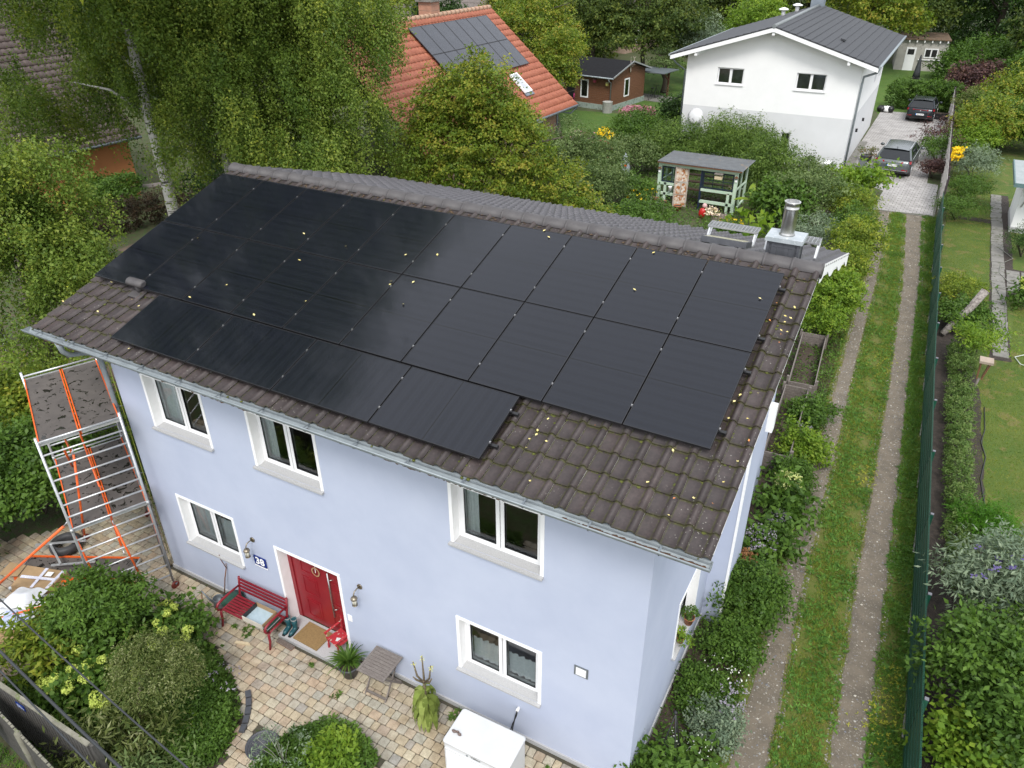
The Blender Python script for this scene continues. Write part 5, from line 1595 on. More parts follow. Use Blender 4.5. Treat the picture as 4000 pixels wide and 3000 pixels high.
t = thing('tyre', 'old black car tyre lying flat under aluminium tubes', 'tyre', (-1.95, -4.75, .10))
b = MB(); b.lathe([(.19, .03), (.22, 0), (.29, .0), (.325, .03), (.335, .09), (.325, .16), (.29, .19), (.22, .19), (.19, .16), (.185, .10), (.19, .03)], n=28, cap=False); b.make('tyre_body', M('rubber', (.035, .035, .037), (.05, .05, .052), 14, rough=.6), t)
b = MB()
for r_ in (.232, .262, .287): b.lathe([(r_, .189), (r_ + .004, .197), (r_ + .010, .189)], n=28, cap=False)
b.make('tyre_rib', MATS['rubber'], t)
def bars(name, lab, cat, L, mat=m_alu, w=.05):
    t = thing(name, lab, cat, L[0][0]); 
    for p, q in L:
        b = MB(); b.bar(p, q, w, w * .6); o = b.make('tube', mat, t); o.location = -Vector(L[0][0])
    return t
bars('frame_tubes', 'loose aluminium frame tubes lying across the old tyre', 'tubes', [((-2.35, -5.15, .33), (-1.45, -4.55, .36)), ((-2.1, -4.98, .32), (-1.35, -5.25, .30)), ((-1.55, -5.35, .25), (-.75, -4.85, .30))], w=.045)
bars('long_rails', 'bundle of long aluminium mounting rails on the paving', 'rails', [((-2.6, -7.3, .30), (-.35, -5.45, .12)), ((-2.5, -7.35, .26), (-.30, -5.52, .10)), ((-2.55, -7.4, .30), (-.28, -5.58, .12)), ((-1.75, -6.05, .12), (-1.0, -6.20, .16))], w=.06)
t = thing('cardboard_box', 'large crushed cardboard box sealed with white tape', 'cardboard box', (-1.45, -5.70, .02), math.radians(22))
b = MB(); b.add([(-.48, -.28, 0), (.46, -.30, 0), (.50, .28, 0), (-.46, .30, 0), (-.46, -.26, .20), (.42, -.28, .24), (.46, .26, .20), (-.44, .27, .27)], [(3,2,1,0),(4,5,6,7),(0,1,5,4),(1,2,6,5),(2,3,7,6),(3,0,4,7)]); b.make('box_body', m_card, t)
b = MB(); b.add([(-.46, .27, .275), (-.44, -.05, .262), (-.80, -.12, .34), (-.78, .24, .36)], [(0, 1, 2, 3)]); b.make('box_flap', m_card, t)
m_tape = M('tape', (.75, .75, .78), (.45, .45, .6), 50, rough=.3)
b = MB()
b.add([(-.02, -.28, .222), (.05, -.28, .226), (.05, .27, .236), (-.02, .27, .240)], [(0,1,2,3)]); b.add([(.33, -.285, .238), (.40, -.285, .240), (.42, .265, .208), (.35, .265, .212)], [(0,1,2,3)])
b.add([(-.40, -.05, .235), (.40, -.06, .236), (.40, .01, .236), (-.40, .02, .243)], [(0,1,2,3)])
b.make('box_tape', m_tape, t)
b = MB(); b.box((.10, .05, .236), (.24, .17, .240)); b.make('box_label', m_white, t)
t = thing('board_stack', 'low stack of brown wooden panels on trestles beside the green shrub', 'board stack', (-.95, -6.95, 0), math.radians(29))
m_ply = M('brown_board', (.36, .235, .12), (.27, .17, .085), 3, rough=.75, c3=(.2, .12, .06), s3=5, f3=.62)
for k in range(3):
    b = MB(); b.box((-1.15, -.52 + .02 * k, .30 + k * .028), (1.05, .48 + .015 * k, .324 + k * .028)); b.make('board', m_ply, t)
b = MB(); b.box((-1.2, -.62, .14), (1.1, -.54, .22)); b.make('edge_beam', m_ply, t)
for k, x in enumerate((-.9, .8)):
    b = MB(); b.box((x, -.5, 0), (x + .1, .45, .298)); b.make('bearer', m_black, t)
t = thing('banner', 'crumpled white printed banner lying on the brown boards', 'banner', (-1.05, -6.78, .42), math.radians(25))
m_ban = M('banner_cloth', (.70, .72, .74), (.60, .62, .66), 5, rough=.6)
def cloth(nx, ny, x0, x1, y0, y1, f, mat, name, par):
    b = MB(); vs = []; fs = []
    for j in range(ny + 1):
        for i in range(nx + 1):
            x = x0 + (x1 - x0) * i / nx; y = y0 + (y1 - y0) * j / ny; p = f(x, y); vs.append(p)
    for j in range(ny):
        for i in range(nx): a_ = j * (nx + 1) + i; fs.append((a_, a_ + 1, a_ + nx + 2, a_ + nx + 1))
    b.add(vs, fs, True); return b.make(name, mat, par)
fz = lambda x, y: .012 + .035 * abs(math.sin(x * 5 + y * 3)) * (1 if y > .05 else .25)
cloth(24, 12, -1.1, .85, -.42, .30, lambda x, y: (x + .08 * math.sin(y * 6), y + .05 * math.sin(x * 4), fz(x, y)), m_ban, 'banner_sheet', t)
cloth(14, 12, .0, .62, .05, .62, lambda x, y: (x + .1 * y, y, .05 + .18 * math.exp(-((x - .3) ** 2 + (y - .3) ** 2) * 14) + .03 * math.sin(x * 17)), m_ban, 'banner_fold', t)
b = MB(); b.add([(.30, -.37, .058), (.78, -.30, .058), (.74, .10, .062), (.20, .02, .062)], [(0,1,2,3)]); b.make('banner_picture', M('banner_photo', (.30, .36, .62), (.48, .52, .60), 3, rough=.5), t)
b = MB(); b.add([(-1.0, .0, .062), (-.75, .05, .062), (-.8, .2, .064), (-1.05, .16, .064)], [(0,1,2,3)]); b.make('banner_patch', M('banner_green', (.15, .50, .04), None, 4, rough=.5), t)
b = MB()
for k in range(7): b.blob((.05 + k * .075, -.30 + .02 * math.sin(k * 2), .058), (.035, .022, .004), k, 6, 2)
b.make('banner_motif', M('banner_shrubs', (.10, .20, .08), (.2, .3, .18), 30), t)
text_mesh('banner_text', 'IHR', .17, MATS['banner_green'], t, Matrix.Translation((-.20, -.30, .052)) @ Matrix.Rotation(math.pi + .1, 4, 'Z'), .001, .004)
text_mesh('banner_text', 'Haus Planung', .11, m_black, t, Matrix.Translation((-.48, -.10, .056)) @ Matrix.Rotation(math.pi + .1, 4, 'Z'), .001, .001)
t = thing('bottle', 'small plastic bottle beside the cardboard box', 'bottle', (-1.95, -6.1, .05), .6)
b = MB(); b.tube([(0, 0, 0), (.18, 0, 0), (.22, 0, 0)], [.035, .035, .012], 10); b.make('bottle_body', M('clear_plastic', (.6, .65, .7), None, 9, rough=.2), t)
b = MB(); b.tube([(.221, 0, 0), (.24, 0, 0)], .014, 8); b.make('bottle_cap', m_enamel, t)

# ---- compost boxes, trellis, pots, plank bench etc.
def board_box(name, lab, x0, x1, y0, y1, h, nb, rz=0, floor=True):
    t = thing(name, lab, 'wooden bed', ((x0 + x1) / 2, (y0 + y1) / 2, 0), rz)
    X = (x1 - x0) / 2; Y = (y1 - y0) / 2; bh = h / nb
    for k in range(nb):
        z = k * bh
        for (a_, c_) in (((-X, -Y, z), (X, -Y + .03, z + bh - .008)), ((-X, Y - .03, z), (X, Y, z + bh - .008)), ((-X, -Y + .031, z), (-X + .03, Y - .031, z + bh - .008)), ((X - .03, -Y + .031, z), (X, Y - .031, z + bh - .008))):
            b = MB(); b.box(a_, c_); b.make('plank', m_wood_old, t)
    for sx in (-1, 1):
        for sy in (-1, 1):
            b = MB(); b.box((sx * (X + .03) - .03, sy * (Y - .1) - .04, 0), (sx * (X + .03) + .03, sy * (Y - .1) + .04, h + .12)); b.make('corner_post', m_wood_old, t)
    if floor:
        b = MB(); b.box((-X + .04, -Y + .04, .0), (X - .04, Y - .04, h * .22)); b.make('compost', m_soil, t)
    return t
board_box('raised_bed', 'old grey wooden compost bay beside the track', 10.75, 11.50, 9.55, 13.0, .55, 4, math.radians(4))
board_box('raised_bed', 'second weathered wooden bay half hidden by the house verge', 10.95, 11.60, 5.6, 9.2, .62, 4, math.radians(3))
t = thing('trellis', 'black metal obelisk trellis in the white flower bed', 'trellis', (11.62, -3.35, 0))
for a_, b_ in ((-.2, -.2), (.2, -.2), (.2, .2), (-.2, .2)):
    b = MB(); b.tube([(a_, b_, 0), (0, 0, 1.5)], .010, 6); b.make('rod', m_black, t)
for z in (.45, .8, 1.1):
    f = .2 * (1 - z / 1.5); b = MB()
    for (p, q) in (((-f, -f), (f, -f)), ((f, -f), (f, f)), ((f, f), (-f, f)), ((-f, f), (-f, -f))): b.tube([(p[0], p[1], z), (q[0], q[1], z)], .006, 4)
    b.make('cross_bar', m_black, t)
b = MB(); b.lathe([(.0, 0), (.03, .02), (.03, .05), (0, .07)], (0, 0, 1.49), 8, False); b.make('finial', m_black, t)
m_terra = M('terracotta', (.42, .17, .08), (.34, .13, .06), 9, rough=.8)
# ================================================================ NEIGHBOURS
m_render_w = M('white_render', (.80, .80, .79), (.77, .77, .76), 1.2, rough=.9, bs=.1, bscale=60)
m_render_g = M('grey_render', (.62, .625, .63), (.59, .595, .60), 1.2, rough=.9, bs=.1, bscale=60)
m_tileg = M('dark_grey_tile', (.034, .036, .040), (.046, .048, .053), 9, rough=.75, bs=.5, bscale=9, bdist=.02, stretch=(6, .2, .2))
def local(par, o):
    o.parent = par; o.location = -Vector(par.location); return o

def white_house():
    H = thing('house', 'white two storey house with grey base and dark grey tiled roof beside the driveway', 'house', (3.83, 35.54, 0))
    x0, x1, y0, y1 = -.93, 8.58, 35.54, 48.0
    w1 = [(.91, 2.40, 4.08, 4.95), (5.29, 6.86, 4.08, 4.98)]
    lowwin = (4.95, 5.50, .55, 1.75)
    xr, zr = 3.83, 7.27 - .12; sl = (7.27 - 5.58) / (9.39 - 3.83)
    zt = lambda x: zr - abs(x - xr) * sl
    b = MB()
    ops = w1
    xs = sorted([x0, x1, xr] + [v for o in ops for v in o[:2]]); zs = [2.78, 4.08, 4.96, 5.35]
    for i in range(len(xs) - 1):
        for j in range(3):
            cx = (xs[i] + xs[i+1]) / 2; cz = (zs[j] + zs[j+1]) / 2
            if any(o[0] < cx < o[1] and 4.08 < cz < 4.96 for o in ops): continue
            b.quad((xs[i], y0, zs[j]), (xs[i+1], y0, zs[j]), (xs[i+1], y0, zs[j+1]), (xs[i], y0, zs[j+1]))
        b.quad((xs[i], y0, 5.35), (xs[i+1], y0, 5.35), (xs[i+1], y0, zt(xs[i+1])), (xs[i], y0, zt(xs[i])))
    b.quad((x1, y0, 2.78), (x1, y1, 2.78), (x1, y1, zt(x1)), (x1, y0, zt(x1)))
    b.quad((x0, y1, 2.78), (x0, y0, 2.78), (x0, y0, zt(x0)), (x0, y1, zt(x0)))
    b.add([(x1, y1, 2.78), (x0, y1, 2.78), (x0, y1, zt(x0)), (xr, y1, zr), (x1, y1, zt(x1))], [(0, 1, 2, 3, 4)])
    local(H, b.make('upper_wall', m_render_w))
    b = MB(); l = lowwin
    for (a_, c_, d_, e_) in ((x0, l[0], 0, 2.78), (l[1], x1, 0, 2.78), (l[0], l[1], 0, l[2]), (l[0], l[1], l[3], 2.78)): b.quad((a_, y0, d_), (c_, y0, d_), (c_, y0, e_), (a_, y0, e_))
    b.quad((x1, y0, 0), (x1, y1, 0), (x1, y1, 2.78), (x1, y0, 2.78)); b.quad((x0, y1, 0), (x0, y0, 0), (x0, y0, 2.78), (x0, y1, 2.78))
    local(H, b.make('base_wall', m_render_g))
    for o in w1 + [lowwin]:
        b = MB(); d0, d1 = y0 + .10, y0 + .17; f = .07
        b.box((o[0] + .002, d0, o[2]), (o[0] + f, d1, o[3])); b.box((o[1] - f, d0, o[2]), (o[1] - .002, d1, o[3])); b.box((o[0] + f, d0, o[2]), (o[1] - f, d1, o[2] + f)); b.box((o[0] + f, d0, o[3] - f), (o[1] - f, d1, o[3] - .002))
        dbl = o[1] - o[0] > 1
        xm = (o[0] + o[1]) / 2
        if dbl: b.box((xm - .07, d0 - .01, o[2] + f), (xm + .07, d1, o[3] - f))
        W_ = local(H, b.make('window', m_pvc))
        b = MB(); b.box((o[0], y0 + .001, o[2] - .0), (o[0] + .001, d0, o[3])); b.box((o[1] - .001, y0 + .001, o[2]), (o[1], d0, o[3])); b.box((o[0], y0 + .001, o[3] - .001), (o[1], d0, o[3])); r_ = b.make('reveal', m_render_g); r_.parent = W_
        for (a_, c_) in (((o[0] + f, xm - .07), (xm + .07, o[1] - f)) if dbl else ((o[0] + f, o[1] - f),)):
            b = MB(); b.box((a_, d0 + .03, o[2] + f), (c_, d0 + .035, o[3] - f)); p_ = b.make('pane', m_glass); p_.parent = W_
        b = MB(); b.box((o[0] + .01, d1 + .3, o[2]), (o[1] - .01, d1 + .31, o[3])); b.box((o[0] - .02, d1, o[2] - .02), (o[0] + .01, d1 + .31, o[3])); b.box((o[1] - .01, d1, o[2] - .02), (o[1] + .02, d1 + .31, o[3])); q_ = b.make('dark_room', m_room); q_.parent = W_
        b = MB(); b.box((o[0] - .06, y0 - .06, o[2] - .05), (o[1] + .06, y0 + .099, o[2] - .004)); q_ = b.make('window_sill', m_pvc); q_.parent = W_
        if dbl:
            b = MB(); rr = random.Random(int(o[0] * 10))
            for k in range(26):
                px = rr.uniform(o[0] + .2, o[1] - .2) ; h = rr.uniform(.15, .45)
                b.add([(px, d1 + .12, o[2] + .05), (px + .02, d1 + .12, o[2] + .05), (px + rr.uniform(-.12, .12), d1 + .10, o[2] + .05 + h)], [(0, 1, 2)])
            q_ = b.make('houseplant', M('houseplant_leaf', (.08, .14, .04), (.16, .2, .08), 20)); q_.parent = W_
    # roof: one board of tiles per course
    ya, yb = y0 - .72, y1 + .9
    R_ = MB()
    xl, xrr = -1.75, 9.39; zl = 5.57; zrr = 5.60; zrd = 7.27
    R_.add([(xr, ya, zrd - .06), (xrr, ya, zrr - .06), (xrr, yb, zrr - .06), (xr, yb, zrd - .06), (xr, ya, zrd - .18), (xrr, ya, zrr - .18), (xrr, yb, zrr - .18), (xr, yb, zrd - .18)], [(0,3,2,1)[::-1], (4,5,6,7), (0,1,5,4), (1,2,6,5), (2,3,7,6)])
    R_.add([(xr, ya, zrd - .06), (xl, ya, zl - .06), (xl, yb, zl - .06), (xr, yb, zrd - .06), (xr, ya, zrd - .18), (xl, ya, zl - .18), (xl, yb, zl - .18), (xr, yb, zrd - .18)], [(0,3,2,1), (4,5,6,7), (0,1,5,4), (1,2,6,5), (2,3,7,6)])
    roof_ = local(H, R_.make('roof', m_white))
    for s, xe, ze in ((1, xrr, zrr), (-1, xl, zl)):
        n = 14
        for k in range(n):
            t0 = k / n; t1 = (k + 1) / n + .006
            xa = xe + (xr - xe) * t0; xb = xe + (xr - xe) * min(t1, 1); za = ze + (zrd - ze) * t0; zb = ze + (zrd - ze) * min(t1, 1)
            b = MB(); th = .045
            b.add([(xa, ya - .03, za + th), (xb, ya - .03, zb + .012), (xb, yb, zb + .012), (xa, yb, za + th), (xa, ya - .03, za - .04), (xb, ya - .03, zb - .04), (xb, yb, zb - .04), (xa, yb, za - .04)], [(0,1,2,3), (7,6,5,4), (0,4,5,1), (3,2,6,7), (0,3,7,4), (1,5,6,2)])
            c_ = b.make('tile_course', m_tileg); c_.parent = roof_
    b = MB(); b.tube([(xr, ya - .06, zrd + .02), (xr, yb, zrd + .02)], .10, 10); c_ = b.make('ridge', M('grey_ridge', (.20, .22, .22), (.15, .16, .165), 5, rough=.5)); c_.parent = roof_
    for s, xe, ze in ((1, xrr, zrr), (-1, xl, zl)):
        b = MB(); b.add([(xr, ya - .02, zrd - .05), (xe, ya - .02, ze - .05), (xe, ya - .02, ze - .26), (xr, ya - .02, zrd - .26), (xr, ya + .03, zrd - .05), (xe, ya + .03, ze - .05), (xe, ya + .03, ze - .26), (xr, ya + .03, zrd - .26)], [(0,1,2,3), (7,6,5,4), (2,3,7,6), (1,2,6,5), (0,4,5,1)])
        local(H, b.make('bargeboard', m_white))
        b = MB(); b.tube([(xe + s * .05, ya - .02, ze - .02), (xe + s * .05, yb, ze - .02)], .075, 8); local(H, b.make('gutter', m_zinc))
    for x in (xr, 7.9, -.3):
        b = MB(); z = zrd - abs(x - xr) * sl - .36; b.box((x - .07, ya + .031, z - .08), (x + .07, y0, z + .10)); local(H, b.make('beam_end', m_white))
    b = MB(); b.tube([(xrr + .04, ya + .2, zrr - .08), (xrr - .05, ya + .3, zrr - .3), (x1 + .12, y0 + .06, zrr - .62), (x1 + .10, y0 + .10, zrr - 1.0), (x1 + .10, y0 + .10, .1)], .06, 10); local(H, b.make('downpipe', m_zinc))
    b = MB(); b.tube([(xl - .04, ya + .2, zl - .08), (xl + .2, ya + .5, zl - .5), (x0 - .10, y0 + .10, zl - .9), (x0 - .10, y0 + .10, .1)], .05, 8); local(H, b.make('downpipe', m_zincdark))
    for x, y in ((1.9, 46.6), (2.6, 47.4)):
        z = zrd - abs(x - xr) * sl; b = MB(); b.lathe([(.12, 0), (.12, .32), (.05, .34)], (x, y, z), 10); b.lathe([(.32, 0), (.32, .06), (.1, .14)], (x, y, z + .38), 10); local(H, b.make('roof_cowl', m_white))
    b = MB(); b.box((3.3, 48.0, zrd - .4), (4.1, 48.8, zrd + 1.2)); local(H, b.make('chimney', M('cladding_grey', (.16, .19, .22), (.2, .23, .26), 4, rough=.6)))
    b = MB(); b.tube([(7.0, 38.2, 6.31), (7.0, 38.2, 6.42)], .07, 8); b.bar((6.86, 38.2, 6.47), (7.14, 38.2, 6.40), .26, .08); local(H, b.make('roof_vent', m_tileg))
    for y, z in ((38.6, 1.62), (41.3, 1.72)):
        b = MB(); b.box((x1, y - .06, z - .09), (x1 + .12, y + .06, z + .09)); local(H, b.make('side_lamp', m_black))
    for y in (43.5, 46):
        b = MB(); b.box((x1 + .001, y, 3.5), (x1 + .02, y + .9, 4.8)); local(H, b.make('side_window', m_render_g))
    b = MB(); b.box((x1 + .02, 37.2, 0), (x1 + .45, 43.2, .03)); local(H, b.make('drip_strip', m_slab))
white_house()
t = thing('satellite_dish', 'large white satellite dish on the grey base of the white house', 'satellite dish', (0.0, 35.15, 2.22))
b = MB()
vs = []; n = 24
prof = [(0, .10), (.16, .085), (.32, .03), (.47, -.03), (.48, -.02), (.32, .045), (.16, .10), (0, .115)]
b.lathe(prof, n=n, cap=False); o = b.make('dish_bowl', m_render_g, t); o.rotation_euler = (math.radians(72), 0, math.radians(-8))
b = MB(); b.tube([(0, .05, -.3), (0, -.45, -.05)], .02, 6); b.blob((0, -.48, -.02), .05, 3); b.make('dish_arm', m_galv, t)
b = MB(); b.tube([(0, .1, 0), (0, .38, 0)], .03, 8); b.make('dish_mount', m_galv, t)
t = thing('outdoor_unit', 'low white ventilation unit with slatted sides by the white house', 'outdoor unit', (7.4, 34.5, 0))
b = MB(); b.box((-.65, -.35, .60), (.65, .35, .66)); b.make('unit_lid', m_render_w, t)
b = MB(); b.box((-.6, -.3, 0), (.6, .3, .60)); b.make('unit_core', m_galv, t)
for k in range(7):
    b = MB(); b.box((-.62, -.33, .05 + k * .08), (.62, -.302, .09 + k * .08)); b.make('slat', m_render_w, t)

# ---- houses with steep tiled roofs (red and brown)
def pantile_mat(name, a_, b_, rough=.6):
    return M(name, a_, b_, 3, rough=rough, bs=.35, bscale=30, bdist=.01, c3=tuple(x * 1.25 for x in b_), s3=14, f3=.6)
def roof_face(par, roof_, P0, U, S, L, H, cols, rows, mat, roll=.05, th=.05):
    """wavy courses of tiles: each course is a part; P0 lower left corner, U along the eave, S up the slope"""
    U = Vector(U).normalized(); S = Vector(S).normalized(); N = U.cross(S).normalized()
    if N.z < 0: N = -N
    w = L / cols; h = H / rows
    for r in range(rows):
        b = MB(); vs = []
        n = cols * 4
        for k in range(n + 1):
            u = L * k / n; z = roll * (.5 + .5 * math.cos(2 * math.pi * (k % 4) / 4.0))
            A_ = P0 + U * u + S * (r * h) + N * (z + th); B_ = P0 + U * u + S * ((r + 1) * h + .04) + N * (z * .9 + .004); C_ = P0 + U * u + S * (r * h) + N * (-.02)
            vs += [A_, B_, C_]
        fs = []
        for k in range(n):
            i = 3 * k; fs += [(i, i + 3, i + 4, i + 1), (i + 2, i + 5, i + 3, i)]
        b.add([tuple(v) for v in vs], fs, True)
        o = b.make('tile_course', mat); o.parent = roof_
m_redtile = pantile_mat('red_clay_tile', (.27, .078, .040), (.34, .115, .062))
m_browntile = pantile_mat('brown_old_tile', (.060, .042, .036), (.085, .060, .051))
m_brick = None
def brick_mat():
    m, nt, b = NM('clinker_brick')
    br = nt.nodes.new('ShaderNodeTexBrick'); br.inputs['Scale'].default_value = 1; br.inputs['Brick Width'].default_value = .25; br.inputs['Row Height'].default_value = .083; br.inputs['Mortar Size'].default_value = .01
    br.inputs['Color1'].default_value = (.30, .15, .09, 1); br.inputs['Color2'].default_value = (.36, .21, .13, 1); br.inputs['Mortar'].default_value = (.30, .27, .23, 1)
    g = nt.nodes.new('ShaderNodeNewGeometry'); mp = nt.nodes.new('ShaderNodeMapping'); mp.inputs['Rotation'].default_value = (math.pi / 2, 0, math.pi / 2)
    sx = nt.nodes.new('ShaderNodeSeparateXYZ'); cb = nt.nodes.new('ShaderNodeCombineXYZ'); ad = nt.nodes.new('ShaderNodeMath')
    nt.links.new(g.outputs['Position'], sx.inputs[0]); nt.links.new(sx.outputs[0], ad.inputs[0]); nt.links.new(sx.outputs[1], ad.inputs[1]); nt.links.new(ad.outputs[0], cb.inputs[0]); nt.links.new(sx.outputs[2], cb.inputs[1])
    nt.links.new(cb.outputs[0], br.inputs['Vector']); nt.links.new(br.outputs[0], b.inputs['Base Color']); b.inputs['Roughness'].default_value = .9
    return m
m_brick = brick_mat()
def red_house():
    H = thing('house', 'house with steep red tiled roof carrying fourteen solar panels behind the green tree', 'house', (-13.3, 28, 0))
    E1 = Vector((-7.05, 33.75, 2.5)); u = Vector((.052, 1, 0)).normalized(); Lh = 15.0
    E0 = E1 - u * Lh; nrm = Vector((-u.y, u.x, 0))      # towards the ridge
    RZ = 7.62; D = 6.25
    R1 = E1 + nrm * D; R1.z = RZ; R0 = E0 + nrm * D; R0.z = RZ
    S = (R0 - E0); SLn = S.length; S.normalize()
    N = u.cross(S); N = N if N.z > 0 else -N
    b = MB()
    F1 = R1 + nrm * D; F1.z = 2.5; F0 = R0 + nrm * D; F0.z = 2.5
    b.add([tuple(p - Vector((0, 0, .08))) for p in (E0, E1, R1, R0)], [(0, 1, 2, 3)]); b.add([tuple(p - Vector((0, 0, .08))) for p in (R0, R1, F1, F0)], [(0, 1, 2, 3)])
    b.add([tuple(p) for p in (E1 - Vector((0, 0, .08)), R1 - Vector((0, 0, .08)), R1 - Vector((0, 0, .30)), E1 - Vector((0, 0, .30)))], [(0, 1, 2, 3)])
    roof_ = local(H, b.make('roof', M('dark_fascia', (.05, .035, .03), None, 4, rough=.6)))
    roof_face(H, roof_, E0, u, S, Lh, SLn, 50, 18, m_redtile, .055, .055)
    b = MB(); b.add([tuple(R0 + Vector((0, 0, .03))), tuple(R1 + Vector((0, 0, .03))), tuple(F1), tuple(F0)], [(0, 1, 2, 3)]); c_ = b.make('rear_slope', m_redtile); c_.parent = roof_
    b = MB(); k = 0
    nr_ = 36
    for k in range(nr_):
        p = R0 + (R1 - R0) * (k / nr_); q = R0 + (R1 - R0) * ((k + 1) / nr_)
        b = MB(); b.tube([p + Vector((0, 0, .05)), q + Vector((0, 0, .05))], [.15, .125], 8); c_ = b.make('ridge_tile', M('pale_ridge', (.40, .22, .15), (.36, .26, .17), 5, rough=.7)); c_.parent = roof_
    # walls
    ins = 1.25
    W1 = E1 - u * ins + nrm * .75; W0 = E0 + u * .5 + nrm * .75; W2 = R1 - u * ins + nrm * (D - .75)
    W1.z = W0.z = 0; W2.z = 0; A1 = R1 - u * ins
    zt = 2.5 + .75 * (RZ - 2.5) / D - .1
    up_ = lambda p, z: (p.x, p.y, z)
    b = MB(); b.quad(up_(W0, 0), up_(W1, 0), up_(W1, zt), up_(W0, zt)); b.add([up_(W1, 0), up_(W2, 0), up_(W2, zt), up_(A1, RZ - .1), up_(W1, zt)], [(0, 1, 2, 3, 4)]); local(H, b.make('brick_wall', m_brick))
    b = MB(); q = W1 - u * 2.6; b.bar((q.x + .03, q.y, 1.45), (q.x + .03 + u.x * .9, q.y + u.y * .9, 1.45), .06, 1.3); W_ = local(H, b.make('window', m_pvc))
    b = MB(); b.bar((q.x + .07 + .06 * u.x, q.y + .1, 1.45), (q.x + .07 + u.x * .8, q.y + u.y * .8, 1.45), .01, 1.05); c_ = b.make('pane', m_glass); c_.parent = W_
    b = MB(); b.tube([tuple(E0 + Vector((.06, 0, -.02))), tuple(E1 + Vector((.06, 0, -.02)))], .075, 8); local(H, b.make('gutter', m_zincdark))
    e = E1 + Vector((.06, -.1, -.08)); b = MB(); b.tube([tuple(e), (e.x - .25, e.y - .35, e.z - .35), up_(W1 + Vector((.08, .0, 0)), zt - .75), up_(W1 + Vector((.08, 0, 0)), .1)], .05, 8); local(H, b.make('downpipe', m_zincdark))
    # panels: seven across, two rows
    def RPt(s_, t_, w=0): return E1 - u * s_ + S * t_ + N * w
    M3 = Matrix((tuple(u), tuple(S), tuple(N))).transposed().to_4x4()
    mp = M('grey_blue_cells', (.030, .033, .042), (.040, .043, .052), 3, rough=.25)
    pw, phh = 1.06, 1.95
    vS = SLn
    for r in range(2):
        for c in range(7):
            o_ = RPt(1.35 + (7 - c) * (pw + .02), vS - .62 - (r + 1) * (phh + .02), .16)
            b = MB(); b.box((0, 0, 0), (pw, phh, .035)); g_ = b.mesh('panel'); g_.materials.append(mp)
            p_ = bpy.data.objects.new('panel_body', g_); COL.objects.link(p_)
            rn = 'upper' if r == 0 else 'lower'
            t_ = bpy.data.objects.new('solar_panel', None); COL.objects.link(t_); meta(t_, 'grey solar panel on the red roof, %s from the left of the %s row' % (ordn[c], rn), 'solar panel', 'solar panels on the red roof')
            t_.matrix_world = Matrix.Translation(o_) @ M3
            p_.parent = t_
            b = MB(); b.box((0, 0, .0352), (.025, phh, .04)); b.box((pw - .025, 0, .0352), (pw, phh, .04)); b.box((.025, 0, .0352), (pw - .025, .025, .04)); b.box((.025, phh - .025, .0352), (pw - .025, phh, .04)); b.make('panel_frame', m_frame, t_)
    # roof window
    t_ = bpy.data.objects.new('roof_window', None); COL.objects.link(t_); meta(t_, 'white framed roof window on the red tiled slope below the panels', 'roof window')
    t_.matrix_world = Matrix.Translation(RPt(4.10, vS - 6.35, .12)) @ M3
    b = MB(); f = .09
    for (a_, c_) in (((0, 0, 0), (f, 1.4, .10)), ((.78 - f, 0, 0), (.78, 1.4, .10)), ((f, 0, 0), (.78 - f, f, .10)), ((f, 1.4 - f, 0), (.78 - f, 1.4, .10))): b.box(a_, c_)
    b.make('frame', m_pvc, t_)
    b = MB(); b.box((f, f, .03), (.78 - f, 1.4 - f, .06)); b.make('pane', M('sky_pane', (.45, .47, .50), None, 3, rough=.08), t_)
    b = MB(); b.box((-.06, -.20, -.03), (.84, -.01, .03)); b.make('flashing', m_zincdark, t_)
    # chimney
    cc = R0 + (R1 - R0) * .62 + nrm * .35
    c_ = thing('brick_chimney', 'square clay coloured chimney with steel cowl on the red roof ridge', 'chimney', (cc.x, cc.y, RZ - .8))
    b = MB(); b.box((-.42, -.42, 0), (.42, .42, 1.55)); b.make('chimney_stack', M('clay_cladding', (.40, .21, .14), (.34, .18, .12), 3, rough=.8), c_)
    b = MB()
    for z in (.5, .8, 1.1, 1.4): b.box((-.425, -.425, z), (.425, .425, z + .012))
    b.make('cladding_joint', m_slab, c_)
    b = MB(); b.box((-.55, -.55, 1.552), (.55, .55, 1.70)); b.make('chimney_cap', m_slab, c_)
    b = MB(); b.lathe([(.24, 0), (.17, .22), (.15, .34)], (0, 0, 1.70), 14); b.lathe([(.04, .34), (.26, .42), (.24, .46), (0, .50)], (0, 0, 1.70), 14); b.make('chimney_cowl', m_steel, c_)
red_house()
